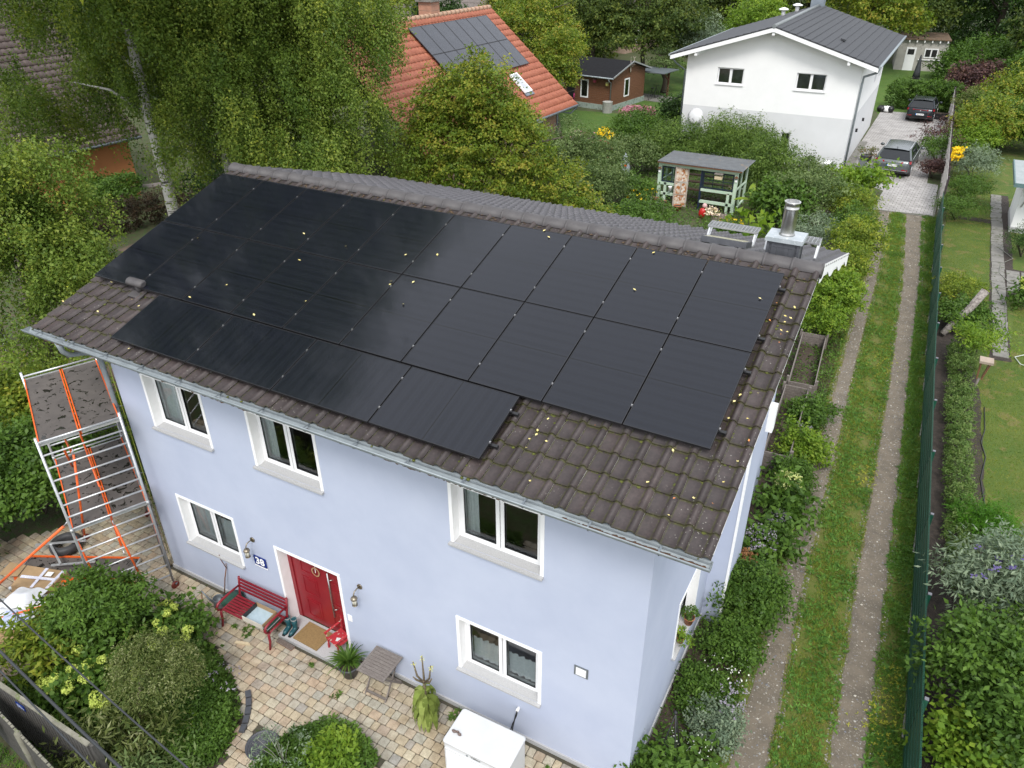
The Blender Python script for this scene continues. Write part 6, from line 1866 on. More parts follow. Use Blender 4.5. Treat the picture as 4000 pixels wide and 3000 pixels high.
def brown_house():
    H = thing('house', 'house with steep brown tiled roof and orange wall seen through the birch', 'house', (-28, 6, 0))
    E1 = Vector((-22.35, 14.4, 3.0)); u = Vector((.10, 1, 0)).normalized(); Lh = 16.0
    E0 = E1 - u * Lh; nrm = Vector((-u.y, u.x, 0)); RZ = 9.2; D = 6.2
    R1 = E1 + nrm * D; R1.z = RZ; R0 = E0 + nrm * D; R0.z = RZ
    S = (R0 - E0); SLn = S.length; S.normalize()
    b = MB(); b.add([tuple(p - Vector((0, 0, .08))) for p in (E0, E1, R1, R0)], [(0, 1, 2, 3)]); F1 = R1 + nrm * D; F1.z = 3; F0 = R0 + nrm * D; F0.z = 3
    b.add([tuple(p) for p in (R0, R1, F1, F0)], [(0, 1, 2, 3)]); roof_ = local(H, b.make('roof', M('dark_fascia', (.05, .035, .03), None, 4)))
    roof_face(H, roof_, E0, u, S, Lh, SLn, 53, 24, m_browntile, .06, .06)
    W1 = E1 - u * .4 + nrm * .6; W0 = E0 + nrm * .6; W2 = R1 - u * .4 + nrm * (D - .6); A1 = R1 - u * .4
    up_ = lambda p, z: (p.x, p.y, z)
    mo_ = M('orange_render', (.42, .17, .06), (.38, .15, .055), 2, rough=.9)
    b = MB(); b.quad(up_(W0, 0), up_(W1, 0), up_(W1, 3.3), up_(W0, 3.3)); b.add([up_(W1, 0), up_(W2, 0), up_(W2, 3.3), up_(A1, RZ - .1), up_(W1, 3.3)], [(0, 1, 2, 3, 4)]); local(H, b.make('orange_wall', mo_))
    b = MB(); b.tube([tuple(E0 + Vector((.06, 0, -.02))), tuple(E1 + Vector((.06, 0, -.02)))], .07, 8); local(H, b.make('gutter', m_zincdark))
brown_house()
def far_house(loc, rz, lab, L, D_, he, hr, mat_r, mat_w, name='house'):
    H = thing(name, lab, 'house', loc, rz)
    b = MB(); b.add([(-L/2, -D_/2, 0), (L/2, -D_/2, 0), (L/2, D_/2, 0), (-L/2, D_/2, 0), (-L/2, -D_/2, he), (L/2, -D_/2, he), (L/2, D_/2, he), (-L/2, D_/2, he), (-L/2, 0, hr - .1), (L/2, 0, hr - .1)], [(0,1,5,4), (2,3,7,6), (1,2,6,9,5), (3,0,4,8,7)]); b.make('wall', mat_w, H)
    n = 12
    for s in (-1, 1):
        for k in range(n):
            t0, t1 = k / n, (k + 1) / n + .01
            y0_, y1_ = s * (D_/2 + .5) * (1 - t0), s * (D_/2 + .5) * (1 - min(t1, 1)); z0_ = he - .2 + (hr - he + .2) * t0; z1_ = he - .2 + (hr - he + .2) * min(t1, 1)
            b = MB(); b.add([(-L/2 - .4, y0_, z0_ + .05), (L/2 + .4, y0_, z0_ + .05), (L/2 + .4, y1_, z1_ + .01), (-L/2 - .4, y1_, z1_ + .01), (-L/2 - .4, y0_, z0_ - .03), (L/2 + .4, y0_, z0_ - .03)], [(0,1,2,3), (4,5,1,0)]); b.make('tile_course', mat_r, H)
    for x in (-L * .25, L * .2):
        b = MB(); b.box((x - .5, -D_/2 - .04, .9), (x + .5, -D_/2 + .02, 2.1)); w_ = b.make('window', m_pvc, H)
    return H
far_house((-28.2, 51.5, 0), math.radians(4), 'far house with grey brown tiled roof glimpsed above the red roof', 9, 9, 3.2, 7.4, M('greybrown_tile', (.12, .10, .09), (.16, .135, .12), 4, rough=.7), m_render_g)
far_house((-22.0, 78, 0), math.radians(80), 'far brick coloured house glimpsed between the trees', 10, 8, 4.5, 8.0, m_browntile, M('pinkish_wall', (.45, .33, .26), (.4, .29, .22), 3))

# ---- brown garden shed
def garden_shed():
    H = thing('garden_shed', 'brown timber garden shed with black felt roof on the lawn', 'shed', (-9.1, 44.5, 0), math.radians(-9))
    W_, D_ = 4.2, 4.9; he, hr = 2.45, 3.15
    mb = M('brown_board', (.36, .235, .12), None)
    ms = M('shed_timber', (.165, .072, .034), (.12, .052, .026), 3, rough=.7, stretch=(1, 1, 8), bs=.2, bscale=20)
    base = MB(); base.box((-W_ - .05, -.05, 0), (.05, D_ + .05, .38)); base.make('block_base', M('pale_green_block', (.30, .36, .31), (.22, .27, .24), 5, rough=.9, c3=(.15, .18, .15), s3=4, f3=.58), H)
    nb = 16
    for k in range(nb):
        z = .38 + k * (he - .38) / nb; zz = z + (he - .38) / nb - .008
        for (a_, c_) in (((-W_, -.0, z), (-2.72, .022, zz)), ((-2.02, .0, z), (0, .022, zz)) if .72 < z < 2.02 else ((-2.72, .0, z), (0, .022, zz)), ):
            b = MB(); b.box(a_, c_); b.make('plank', ms, H)
        for (a_, c_) in ((((-.022, .023, z), (0, 1.80, zz)), ((-.022, 2.55, z), (0, D_, zz))) if .72 < z < 2.02 else (((-.022, .023, z), (0, D_, zz)),)):
            b = MB(); b.box(a_, c_); b.make('plank', ms, H)
    b = MB(); b.box((-W_, D_ - .02, .38), (-.03, D_, he)); b.box((-W_, .03, .38), (-W_ + .02, D_ - .03, he)); b.make('rear_wall', ms, H)
    b = MB(); b.add([(-.02, 0, he), (-.02, D_, he), (-.02, D_ / 2, hr), (0, 0, he), (0, D_, he), (0, D_ / 2, hr)], [(0, 2, 1), (3, 4, 5), (0, 3, 5, 2)]); b.make('gable', ms, H)
    for (a_, z0_, w_, h_, ax) in ((-2.72, .74, .70, 1.30, 'x'), (1.80, .74, .75, 1.30, 'y')):
        b = MB(); f = .09
        def Q(u0, u1, d0, d1, za, zb):
            if ax == 'x': b.box((a_ + u0, -d1, za), (a_ + u1, -d0, zb))
            else: b.box((d0, a_ + u0, za), (d1, a_ + u1, zb))
        Q(0, f, -.03, .03, z0_, z0_ + h_); Q(w_ - f, w_, -.03, .03, z0_, z0_ + h_); Q(f, w_ - f, -.03, .03, z0_, z0_ + f); Q(f, w_ - f, -.03, .03, z0_ + h_ - f, z0_ + h_)
        wn = b.make('window', m_pvc, H)
        b = MB(); Q(f, w_ - f, 0, .004, z0_ + f, z0_ + h_ - f); p_ = b.make('pane', m_glass); p_.parent = wn
        b = MB(); Q(f - .05, w_ - f + .05, -.3, -.29, z0_, z0_ + h_); p_ = b.make('dark_room', m_dark); p_.parent = wn
    b = MB(); b.box((-3.95, -.012, .40), (-3.25, -.001, 2.25)); b.make('door', m_dark, H)
    felt = M('black_felt', (.011, .011, .012), (.016, .016, .018), 6, spec=.15, rough=.95, bs=.4, bscale=60)
    b = MB(); o1, o2 = .40, .35; sl_ = (hr - he) / (D_ / 2)
    for s in (0, 1):
        ye = -o1 if s == 0 else D_ + o1; ze = he - o1 * sl_ + .08; yr = D_ / 2; zr_ = hr + .08
        b.add([(-W_ - o2, ye, ze), (o2, ye, ze), (o2, yr, zr_), (-W_ - o2, yr, zr_), (-W_ - o2, ye, ze - .06), (o2, ye, ze - .06), (o2, yr, zr_ - .06), (-W_ - o2, yr, zr_ - .06)], [(0,1,2,3), (7,6,5,4), (0,4,5,1), (1,5,6,2), (3,2,6,7), (0,3,7,4)])
    b.make('roof', felt, H)
    for s in (0, 1):
        ye = -o1 if s == 0 else D_ + o1; ze = he - o1 * sl_ + .02
        b = MB(); b.bar((o2 + .015, ye, ze + .05), (o2 + .015, D_ / 2, hr + .07), .03, .10); b.make('verge_strip', m_galv, H)
    b = MB(); b.tube([(-W_ - o2, -o1 - .05, he - .10), (o2, -o1 - .05, he - .10)], .055, 8); b.make('gutter', m_zinc, H)
    b = MB(); b.tube([(-.02, -o1 - .05, he - .14), (-.02, -o1 - .03, he - .3), (-.03, -.10, he - .45), (-.03, -.10, .75)], .04, 8); b.make('downpipe', m_zinc, H)
    for yb_ in (D_ + .9,):
        b = MB(); b.bar((.95, yb_ + 1.3, 0), (.95, yb_ + 1.3, 2.05), .12, .12); b.make('porch_post', M('brown_post', (.14, .05, .03), None, 4), H)
        b = MB(); b.bar((.95, yb_ + 1.3, 1.3), (.95, yb_ + .3, 2.0), .09, .09); b.make('porch_brace', MATS['brown_post'], H)
        b = MB(); b.box((-2, D_ + .05, 2.08), (1.6, yb_ + 1.7, 2.14)); b.make('porch_roof', m_zincdark, H)
        b = MB(); b.box((-2, D_ + .1, .0), (1.9, yb_ + 1.6, .04)); b.make('porch_floor', m_slab, H)
    def place(name, lab, cat, loc, group=None):
        t = thing(name, lab, cat, tuple(H.matrix_basis @ Vector(loc) if False else Matrix.LocRotScale(H.location, H.rotation_euler, None) @ Vector(loc)), math.radians(-9), group); return t
    for k, (x, z, c, nm) in enumerate(((-3.65, 2.25, (.25, .40, .28), 'green'), (-3.05, 2.2, (.12, .18, .50), 'blue'), (-1.45, 2.12, (.40, .06, .10), 'crimson'), (-.35, 2.0, (.55, .50, .15), 'yellow'))):
        t = place('nest_box', 'small %s bird house under the eaves of the brown shed' % nm, 'nest box', (x, -.10, z - .22), 'bird houses on the brown shed')
        b = MB(); b.box((-.09, -.07, 0), (.09, .07, .18)); b.make('box_front', M('nest_' + nm, c, None, 5), t)
        b = MB(); b.prism([(-.13, .17), (.13, .17), (0, .28)], -.09, .09, Matrix(((1,0,0,0),(0,0,-1,0),(0,1,0,0),(0,0,0,1)))); b.make('box_roof', M('nest_roof_' + nm, tuple(x_ * .5 + .1 for x_ in c), None, 5), t)
    t = place('antlers', 'pair of pale deer antlers on the shed gable', 'antlers', (.06, D_ / 2, 2.75))
    for s in (-1, 1):
        b = MB(); b.tube([(0, s * .04, 0), (.12, s * .22, .12), (.18, s * .30, .38), (.14, s * .22, .62), (.1, s * .18, .80)], [.03, .028, .024, .016, .006], 6)
        for (p, q) in (((.12, s * .22, .12), (.32, s * .18, .26)), ((.17, s * .29, .30), (.36, s * .34, .46)), ((.14, s * .22, .60), (.22, s * .36, .76))): b.tube([p, q], [.018, .005], 5)
        b.make('antler', M('bone', (.50, .44, .36), (.35, .3, .24), 12, rough=.7), t)
    b = MB(); b.blob((.04, 0, -.16), (.05, .07, .20), 4); b.make('skull', MATS['bone'], t)
    t = place('pink_umbrella', 'folded pink umbrella hanging on the left of the brown shed', 'umbrella', (-3.2, -.14, .38))
    b = MB(); b.tube([(0, 0, 0), (0, 0, .50), (0, 0, .62)], [.008, .05, .01], 8); b.make('canopy', M('pink_cloth', (.60, .06, .22), None, 4), t)
    t = place('rain_barrel', 'round concrete rain barrel under the shed downpipe', 'barrel', (.05, -.55, 0))
    b = MB(); b.lathe([(.36, 0), (.37, .75), (.38, .78), (.34, .78), (.33, .70), (0, .70)], n=20, cap=False); b.make('barrel_wall', M('concrete', (.36, .36, .33), (.27, .27, .25), 5, rough=.9), t)
    t = place('bicycle', 'black bicycle parked under the shed porch', 'bicycle', (.35, D_ + .45, 0))
    for y in (0, 1.05):
        b = MB(); b.tube([(0, y + .33 * math.cos(a_), .34 + .33 * math.sin(a_)) for a_ in [k * math.pi / 10 for k in range(21)]], .022, 6, False); b.make('wheel', m_black, t)
    b = MB(); b.tube([(0, 0, .34), (0, .45, .30), (0, .30, .80), (0, 0, .34)], .018, 6); b.tube([(0, .45, .30), (0, .95, .85), (0, .30, .80)], .018, 6); b.tube([(0, .95, .95), (0, 1.05, .34)], .018, 6); b.make('bicycle_frame', m_black, t)
    b = MB(); b.bar((0, .18, .88), (0, .42, .90), .14, .05); b.make('saddle', m_black, t)
    b = MB(); b.tube([(-.28, .9, 1.02), (0, .95, .98), (.28, .9, 1.02)], .014, 6); b.make('handlebar', m_black, t)
garden_shed()

# ---- greenhouse
def greenhouse():
    H = thing('greenhouse', 'pale green self built greenhouse with corrugated roof and rusty half door', 'greenhouse', (1.4, 25.15, 0))
    mg = M('pale_green_paint', (.42, .56, .42), (.50, .60, .48), 5, rough=.6, c3=(.55, .55, .45), s3=7, f3=.62)
    mbl = M('dark_blue_paint', (.012, .022, .05), None, 5, rough=.5)
    W_, D_, hF, hB = 3.72, 2.1, 2.08, 1.95
    def beam(a_, c_, w=.12, nm='beam', mt=None):
        b = MB(); b.bar(a_, c_, w, w); b.make(nm, mt or mg, H)
    for x in (0, W_): 
        beam((x, 0, 0), (x, 0, hF), .15, 'post'); beam((x, D_, 0), (x, D_, hB), .10, 'post')
    beam((x - .28, 0, 0), (x - .28, 0, 1.0), .12, 'post'); beam((.32, 0, 0), (.32, 0, 1.15), .12, 'post')
    for z, x0_, x1_ in ((1.08, .05, 1.05), (.58, .1, 1.05), (1.02, 2.1, 3.65), (.45, 2.1, 3.65)): beam((x0_, 0, z), (x1_, 0, z), .12, 'rail')
    beam((0, -.02, hF - .05), (W_, -.02, hF - .05), .16, 'lintel'); beam((0, D_, hB - .1), (W_, D_, hB - .1), .1, 'rail'); beam((0, D_, .7), (W_, D_, .7), .06, 'rail')
    for x in (W_, 0):
        beam((x, 0, 1.15), (x, D_, 1.05), .07, 'rail'); beam((x, D_ * .5, 0), (x, D_ * .5, hF - .1), .08, 'post'); beam((x, 0, .12), (x, D_, .12), .1, 'rail'); beam((x, .0, hF - .12), (x, D_, hB - .1), .08, 'rail')
    beam((2.08, 0, 0), (2.08, 0, hF - .1), .09, 'door_post', mbl)
    def sash(x0_, x1_, z0_, z1_, nv, nh):
        b = MB(); w = .05; y = -.03
        b.box((x0_, y, z0_), (x0_ + w, y + .04, z1_)); b.box((x1_ - w, y, z0_), (x1_, y + .04, z1_)); b.box((x0_ + w, y, z0_), (x1_ - w, y + .04, z0_ + w)); b.box((x0_ + w, y, z1_ - w), (x1_ - w, y + .04, z1_))
        for k in range(1, nv): xx = x0_ + (x1_ - x0_) * k / nv; b.box((xx - .012, y + .005, z0_ + w), (xx + .012, y + .03, z1_ - w))
        for k in range(1, nh): zz = z0_ + (z1_ - z0_) * k / nh; b.box((x0_ + w, y + .004, zz - .012), (x1_ - w, y + .031, zz + .012))
        f_ = b.make('window', mbl, H)
        b = MB(); b.box((x0_ + w, y + .015, z0_ + w), (x1_ - w, y + .019, z1_ - w)); g_ = b.make('pane', m_glass); g_.parent = f_
    sash(.12, 1.10, 1.16, 1.90, 2, 2); sash(2.15, 3.62, 1.12, 1.90, 3, 2)
    b = MB(); b.box((W_ - .01, .06, 1.22), (W_ + .01, D_ * .5 - .06, 1.9)); b.box((W_ - .01, D_ * .5 + .06, 1.2), (W_ + .01, D_ - .06, 1.85)); b.box((W_ - .01, .06, .2), (W_ + .01, D_ * .5 - .06, 1.05)); b.make('side_pane', m_glass, H)
    # old panelled door leaf, open
    md = M('flaking_paint', (.60, .50, .40), (.36, .13, .035), 4.5, rough=.8, c3=(.65, .63, .6), s3=7, f3=.56, lo=.46, hi=.54)
    d = thing('greenhouse_door', 'old panelled door with flaking white and orange paint open on the greenhouse', 'door', (2.52, 25.10, 0), math.radians(14))
    b = MB(); b.box((-.32, -.02, .02), (.32, .02, 1.98)); b.make('leaf', md, d)
    b = MB()
    for (q0, q1, r0, r1) in ((-.33, -.26, .02, 1.99), (.26, .33, .02, 1.99), (-.259, .259, .02, .12), (-.259, .259, .62, .68), (-.259, .259, 1.22, 1.30), (-.259, .259, 1.92, 1.99), (-.03, .03, .681, 1.219)): b.box((q0, -.035, r0), (q1, -.0205, r1))
    b.make('leaf_frame', M('grey_primer', (.45, .43, .40), (.32, .22, .15), 6), d)
    # shelves and plants inside
    for z in (.45, .85, 1.2):
        b = MB(); b.box((.3, 1.5, z), (3.4, 1.8, z + .03)); b.make('shelf', m_wood_brown, H)
    b = MB(); b.add([(0, 0, .01), (W_, 0, .01), (W_, D_, .01), (0, D_, .01)], [(0, 1, 2, 3)]); b.make('floor', m_soil, H)
    # corrugated roof
    mc = M('corrugated_sheet', (.16, .17, .175), (.11, .115, .12), 4, rough=.55, metal=.3, c3=(.22, .18, .14), s3=3, f3=.62)
    n = 56; b = MB(); vs = []
    for k in range(n * 2 + 1):
        x = -.12 + (W_ + .42) * k / (2 * n); z = .02 * (1 if k % 2 else -1)
        vs += [(x, -.28, hF + .10 + z), (x, D_ + .15, hB + .16 + z)]
    b.add(vs, [(2 * i, 2 * i + 2, 2 * i + 3, 2 * i + 1) for i in range(2 * n)], True); b.make('roof_sheet', mc, H)
    b = MB(); b.bar((-.10, -.24, hF + .05), (W_ + .28, -.24, hF + .05), .04, .05); b.make('roof_edge', m_wood_brown, H)
    mw = m_white
    for x, nm in ((.0, 'left'), (3.74, 'right')):
        t = thing('house_sign', 'small white arched plaque on the %s corner post of the greenhouse' % nm, 'plaque', (1.4 + x, 25.05, 1.60), 0, 'white plaques on the greenhouse')
        b = MB(); b.box((-.05, -.02, 0), (.05, 0, .16)); b.tube([(0, 0, .16), (0, -.02, .16)], .05, 12); b.make('plaque_face', mw, t)
        b = MB(); b.prism([(-.1, .2), (.1, .2), (0, .3)], -.0, .08, Matrix(((1,0,0,0),(0,0,-1,0.0),(0,1,0,0),(0,0,0,1)))); b.make('plaque_roof', m_wood_brown, t)
    t = thing('feeder_box', 'small wooden bird feeder hanging at the greenhouse eaves', 'bird feeder', (4.35, 24.85, 1.70))
    b = MB(); b.box((-.17, -.1, 0), (.17, .1, .14)); b.make('feeder_tray', MATS['fresh_wood'], t)
    b = MB(); b.bar((-.2, 0, .24), (.2, 0, .24), .26, .03); b.make('feeder_roof', m_wood_old, t)
    t = thing('hanging_pot', 'white enamel pot hanging on a hook at the greenhouse', 'pot', (2.02, 25.0, .78))
    b = MB(); b.lathe([(.07, 0), (.10, .20), (.105, .21), (.095, .2), (.06, .02)], n=14); b.make('pot_body', m_white, t)
    b = MB(); b.tube([(-.1, 0, .2), (0, 0, .42), (.1, 0, .2)], .005, 4); b.make('pot_handle', m_black, t)
greenhouse()
def pot(name, lab, loc, r, h, mat=None, group=None):
    t = thing(name, lab, 'pot', loc, 0, group)
    b = MB(); b.lathe([(r * .68, 0), (r * .98, h * .86), (r * 1.08, h * .86), (r * 1.08, h), (r * .96, h), (r * .92, h * .8)], n=18); b.make('pot_wall', mat or m_terra, t)
    b = MB(); b.lathe([(0, h * .85), (r * .93, h * .85)], n=18, cap=False); b.make('pot_soil', m_soil, t)
    return t
pot('terracotta_pot', 'terracotta pot standing before the flaking greenhouse door', (2.62, 24.6, 0), .20, .26)
pot('terracotta_pot', 'terracotta pot in the grass left of the greenhouse door', (1.45, 24.6, .3), .17, .16)
pot('terracotta_pot', 'pale clay dish on a stand behind the wooden sticks', (1.95, 24.5, .3), .15, .10)
pot('terracotta_pot', 'orange pot on the ground under the right greenhouse window', (4.35, 24.4, 0), .13, .18)
t = thing('rusty_wheel', 'rusty iron hoop standing among the garden flowers', 'hoop', (-3.9, 30.2, .5), .3)
b = MB(); b.tube([(0.7 * math.cos(a_), 0, .4 + .55 * math.sin(a_)) for a_ in [k * math.pi / 10 for k in range(21)]], .05, 6, False); b.make('hoop_ring', M('rust', (.22, .07, .035), (.15, .05, .03), 8, rough=.9), t)
t = thing('garden_cone', 'grey pointed fabric cone between the garden shrubs', 'plant cover', (-1.6, 28.2, 0))
b = MB(); b.lathe([(.34, 0), (.30, .7), (.12, 1.3), (0, 1.5)], n=12); b.make('cover_cloth', M('grey_cloth', (.30, .33, .36), (.24, .27, .3), 5, rough=.8), t)
b = MB(); b.box((.10, -.345, .85), (.2, -.2, .95)); b.make('cover_patch', m_or, t)
for k, (x, y) in enumerate(((1.6, 23.4), (1.85, 23.35), (2.05, 23.3), (2.3, 23.25))):
    b = MB(); b.bar((x, y, 0), (x + .05, y, .85 - .1 * (k % 2)), .05, .04); meta(b.make('garden_stake', m_wood_old), ('leftmost', 'second', 'third', 'rightmost')[k] + ' of four grey wooden stakes by the marigolds', 'stake', 'wooden stakes before the greenhouse')
t = thing('wattle_lattice', 'small wooden lattice with pale boards by the roses', 'lattice', (5.05, 23.5, 0), .1)
for k in range(7):
    b = MB(); b.box((-.45 + k * .14, 0, 0), (-.43 + k * .14, .02, .62)); b.make('lath', m_wood_old, t)
for k in range(4):
    b = MB(); b.box((-.47, -.02, .1 + k * .14), (.45, 0, .12 + k * .14)); b.make('lath', m_wood_old, t)
b = MB(); b.box((-.4, .1, .05), (.4, .12, .5)); b.make('board', M('pink_board', (.55, .45, .40), None, 6), t)
b = MB(); b.blob((0, 0, .25), (.17, .12, .25), 2, 10, 6, .1); meta(b.make('red_gnome_figure', M('red_glaze', (.5, .02, .02), None, 4, rough=.3), None, (4.0, 24.0, 0)), 'bright red garden ornament by the greenhouse doorway', 'ornament')
b = MB(); b.blob((0, 0, .12), (.12, .12, .13), 5, 10, 6, .08); meta(b.make('pink_ball', M('pink_glaze', (.65, .42, .40), None, 4, rough=.3), None, (4.02, 24.25, .42)), 'pale pink ball above the red garden ornament', 'ornament')

# ---- concrete shed at the back, parasol
def cshed():
    H = thing('concrete_shed', 'grey rendered flat roofed shed with white door under dark trees', 'shed', (9.6, 74.2, 0), math.radians(6))
    W_, D_, h = 2.1, 5.5, 2.65
    mcr = M('rough_render', (.40, .385, .35), (.33, .315, .285), 1.5, rough=.95, c3=(.28, .27, .25), s3=3, f3=.6)
    b = MB(); b.box((-W_, 0, 0), (W_, D_, h)); b.make('wall', mcr, H)
    b = MB(); b.box((-W_ - .15, -.25, h + .003), (W_ + .1, D_, h + .10)); b.make('roof', M('mossy_felt', (.16, .10, .07), (.10, .09, .06), 4, rough=1.0, c3=(.25, .13, .06), s3=20, f3=.55), H)
    for k in range(7):
        b = MB(); b.box((-W_ + .15 + k * .64, -.22, h - .2), (-W_ + .25 + k * .64, -.001, h - .02)); b.make('rafter_end', m_white, H)
    b = MB(); b.box((-1.35, -.05, 0), (-.50, -.001, 2.0)); d_ = b.make('door', m_pvc, H)
    b = MB(); b.box((-1.20, -.06, 1.38), (-.65, -.0505, 1.85)); q_ = b.make('door_pane', m_dark); q_.parent = d_
    b = MB(); b.box((.20, -.06, 1.15), (1.35, -.001, 1.95)); w_ = b.make('window', m_pvc, H)
    for a_ in (.30, .83):
        b = MB(); b.box((a_, -.07, 1.25), (a_ + .42, -.0605, 1.86)); q_ = b.make('pane', m_dark); q_.parent = w_
    b = MB(); b.box((-.2, -.12, .95), (1.9, -.001, 1.02)); b.make('ledge', m_pvc, H)
cshed()
t = thing('parasol', 'closed dark grey parasol on the lawn before the concrete shed', 'parasol', (9.8, 69.5, 0))
b = MB(); b.lathe([(.32, .15), (.26, .6), (.16, 1.3), (.07, 1.85), (.02, 2.0)], n=10); b.make('canopy', M('charcoal_cloth', (.04, .043, .048), None, 5, rough=.8), t)
b = MB(); b.tube([(0, 0, 0), (0, 0, .2)], .04, 6); b.box((-.4, -.4, 0), (.4, .4, .06)); b.make('parasol_foot', m_black, t)

# ---- white building at the right edge
H = thing('garden_house', 'white garden building with grey flat roof cut by the right edge', 'building', (18.2, 30.1, 0))
b = MB(); b.box((-1.42, -1.5, .25), (3.0, 1.55, 2.3)); b.make('wall', m_render_w, H)
b = MB(); b.box((-1.44, -1.52, 0), (3.0, 1.57, .249)); b.make('plinth', m_granite, H)
b = MB(); b.box((-1.85, -2.6, 2.36), (3.2, 1.7, 2.44)); b.make('roof', M('grey_felt', (.30, .33, .33), (.24, .27, .27), 2, rough=.8), H)
b = MB(); b.box((-1.90, -2.65, 2.28), (3.2, -2.601, 2.45)); b.box((-1.90, -2.60, 2.28), (-1.851, 1.72, 2.45)); b.make('roof_edge', M('blue_grey_trim', (.10, .17, .17), None, 5, rough=.5), H)
b = MB(); b.box((-1.5, -1.8, 2.2), (3, -1.52, 2.355)); b.make('eave_board', m_wood_brown, H)
b = MB(); b.tube([(-1.0, -1.6, 2.2), (-1.3, -1.65, 1.2)], .03, 6); b.make('stay', m_galv, H)

# ================================================================ CARS
def car(name, lab, loc, rz, L, W_, Hh, paint, est=True):
    T_ = thing(name, lab, 'car', loc, rz)      # rear faces -y, nose +y
    hw = W_ / 2
    # lower body: stations (y, half width, z bottom, z shoulder)
    st = [(-L/2, hw * .80, .38, .70), (-L/2 + .06, hw * .90, .28, .92), (-L/2 + .30, hw * .97, .24, 1.00), (-L/2 + .9, hw, .22, 1.00), (0, hw, .22, .96), (L/2 - 1.3, hw, .22, .93), (L/2 - .6, hw * .96, .24, .84), (L/2 - .12, hw * .85, .28, .68), (L/2, hw * .70, .36, .55)]
    b = MB(); vs = []; m_ = 9
    for (y, h_, zb, zs) in st:
        vs += [(-h_ + .10, y, zb), (-h_, y, zb + .12), (-h_ - .0, y, (zb + zs) / 2), (-h_ + .03, y, zs - .06), (-h_ + .12, y, zs), (h_ - .12, y, zs), (h_ - .03, y, zs - .06), (h_, y, (zb + zs) / 2), (h_, y, zb + .12)]
        vs.append((h_ - .10, y, zb)); 
    m_ = 10; fs = []
    for i in range(len(st) - 1):
        for k in range(m_): a_ = i * m_ + k; c_ = i * m_ + (k + 1) % m_; fs.append((a_, a_ + m_, c_ + m_, c_))
    fs.append(tuple(range(m_))); fs.append(tuple((len(st) - 1) * m_ + k for k in reversed(range(m_))))
    b.add(vs, fs, True); b.make('body', paint, T_)
    # cabin (glass) and roof
    y_r0, y_r1 = (-L/2 + .12, -L/2 + .62) if est else (-L/2 + .10, -L/2 + .50)
    yf0, yf1 = L/2 - 1.25, L/2 - 2.15
    zs = .97; zr = Hh
    bw, tw = hw * .93, hw * .70
    B = [(-bw, y_r0, zs), (bw, y_r0, zs), (bw * .98, yf0, zs - .04), (-bw * .98, yf0, zs - .04)]
    Tt = [(-tw, y_r1, zr - .03), (tw, y_r1, zr - .03), (tw, yf1, zr - .05), (-tw, yf1, zr - .05)]
    mgl = M('car_glass', (.012, .014, .016), None, 3, rough=.06)
    b = MB(); b.add(B + Tt, [(0, 1, 5, 4), (1, 2, 6, 5), (2, 3, 7, 6), (3, 0, 4, 7)]); b.make('windows', mgl, T_)
    # roof panel slightly domed
    b = MB(); vs = []; ny = 6; nx = 6
    for j in range(ny + 1):
        y = y_r1 - .10 + (yf1 + .05 - y_r1 + .10) * j / ny
        for i in range(nx + 1):
            x = -tw - .02 + (2 * tw + .04) * i / nx
            vs.append((x, y, zr - .05 + .06 * (1 - (2 * i / nx - 1) ** 2) * .8 + .03 * math.sin(math.pi * j / ny)))
    b.add(vs, [(j * (nx + 1) + i, j * (nx + 1) + i + 1, (j + 1) * (nx + 1) + i + 1, (j + 1) * (nx + 1) + i) for j in range(ny) for i in range(nx)], True)
    b.make('roof_panel', paint, T_)
    for s in (-1, 1):
        b = MB()
        b.bar((s * (bw - .02), y_r0 + .02, zs), (s * (tw + .0), y_r1, zr - .03), .10, .07); b.bar((s * bw * .98, yf0, zs - .04), (s * tw, yf1, zr - .05), .07, .06)
        b.bar((s * bw, 0.1, zs), (s * tw, .0, zr - .03), .05, .02); b.bar((s * (tw + .01), y_r1, zr - .04), (s * (tw + .01), yf1, zr - .05), .06, .05)
        b.make('pillar', paint, T_)
        b = MB(); b.tube([(s * (tw - .02), y_r1 + .1, zr + .01), (s * (tw - .01), 0, zr + .04), (s * (tw - .02), yf1 - .05, zr - .0)], .016, 6); b.make('roof_rail', m_alu if est else m_black, T_)
        b = MB(); b.bar((s * (hw - .02), -L/2 + .55, .99), (s * (hw - .04), yf0 - .1, .95), .015, .02); b.make('window_trim', m_alu, T_)
        b = MB(); b.blob((s * (hw + .12), yf1 + .45, 1.02), (.12, .07, .08), 3, 8, 5, .05); b.make('mirror', paint, T_)
        for y in (-L/2 + .85, L/2 - .88):
            r_ = .33
            b = MB(); b.tube([(s * (hw - .24), y, r_), (s * (hw - .01), y, r_)], r_, 20); w_ = b.make('wheel', MATS['rubber'], T_)
            b = MB(); b.tube([(s * (hw - .02), y, r_), (s * (hw + .005), y, r_)], r_ * .62, 10); q_ = b.make('rim', m_alu); q_.parent = w_
    ml = M('tail_light', (.35, .008, .015), (.25, .004, .01), 9, rough=.15)
    for s in (-1, 1):
        b = MB(); x0_, x1_ = (s * hw * .45, s * hw * .97); 
        b.add([(x0_, -L/2 - .012 + .03, .80), (x1_, -L/2 + .10, .80), (x1_, -L/2 + .12, .92), (x0_, -L/2 + .03, .88), (x0_, -L/2 + .12, .80), (x1_, -L/2 + .3, .80), (x1_, -L/2 + .3, .92), (x0_, -L/2 + .12, .88)], [(0,1,2,3)[::-1] if s < 0 else (0,1,2,3), (3,2,6,7), (1,5,6,2), (0,4,5,1)]); b.make('tail_light', ml, T_)
        b = MB(); b.bar((s * hw * .55, -L/2 - .01, .47), (s * hw * .85, -L/2 + .03, .47), .03, .06); b.make('reflector', ml, T_)
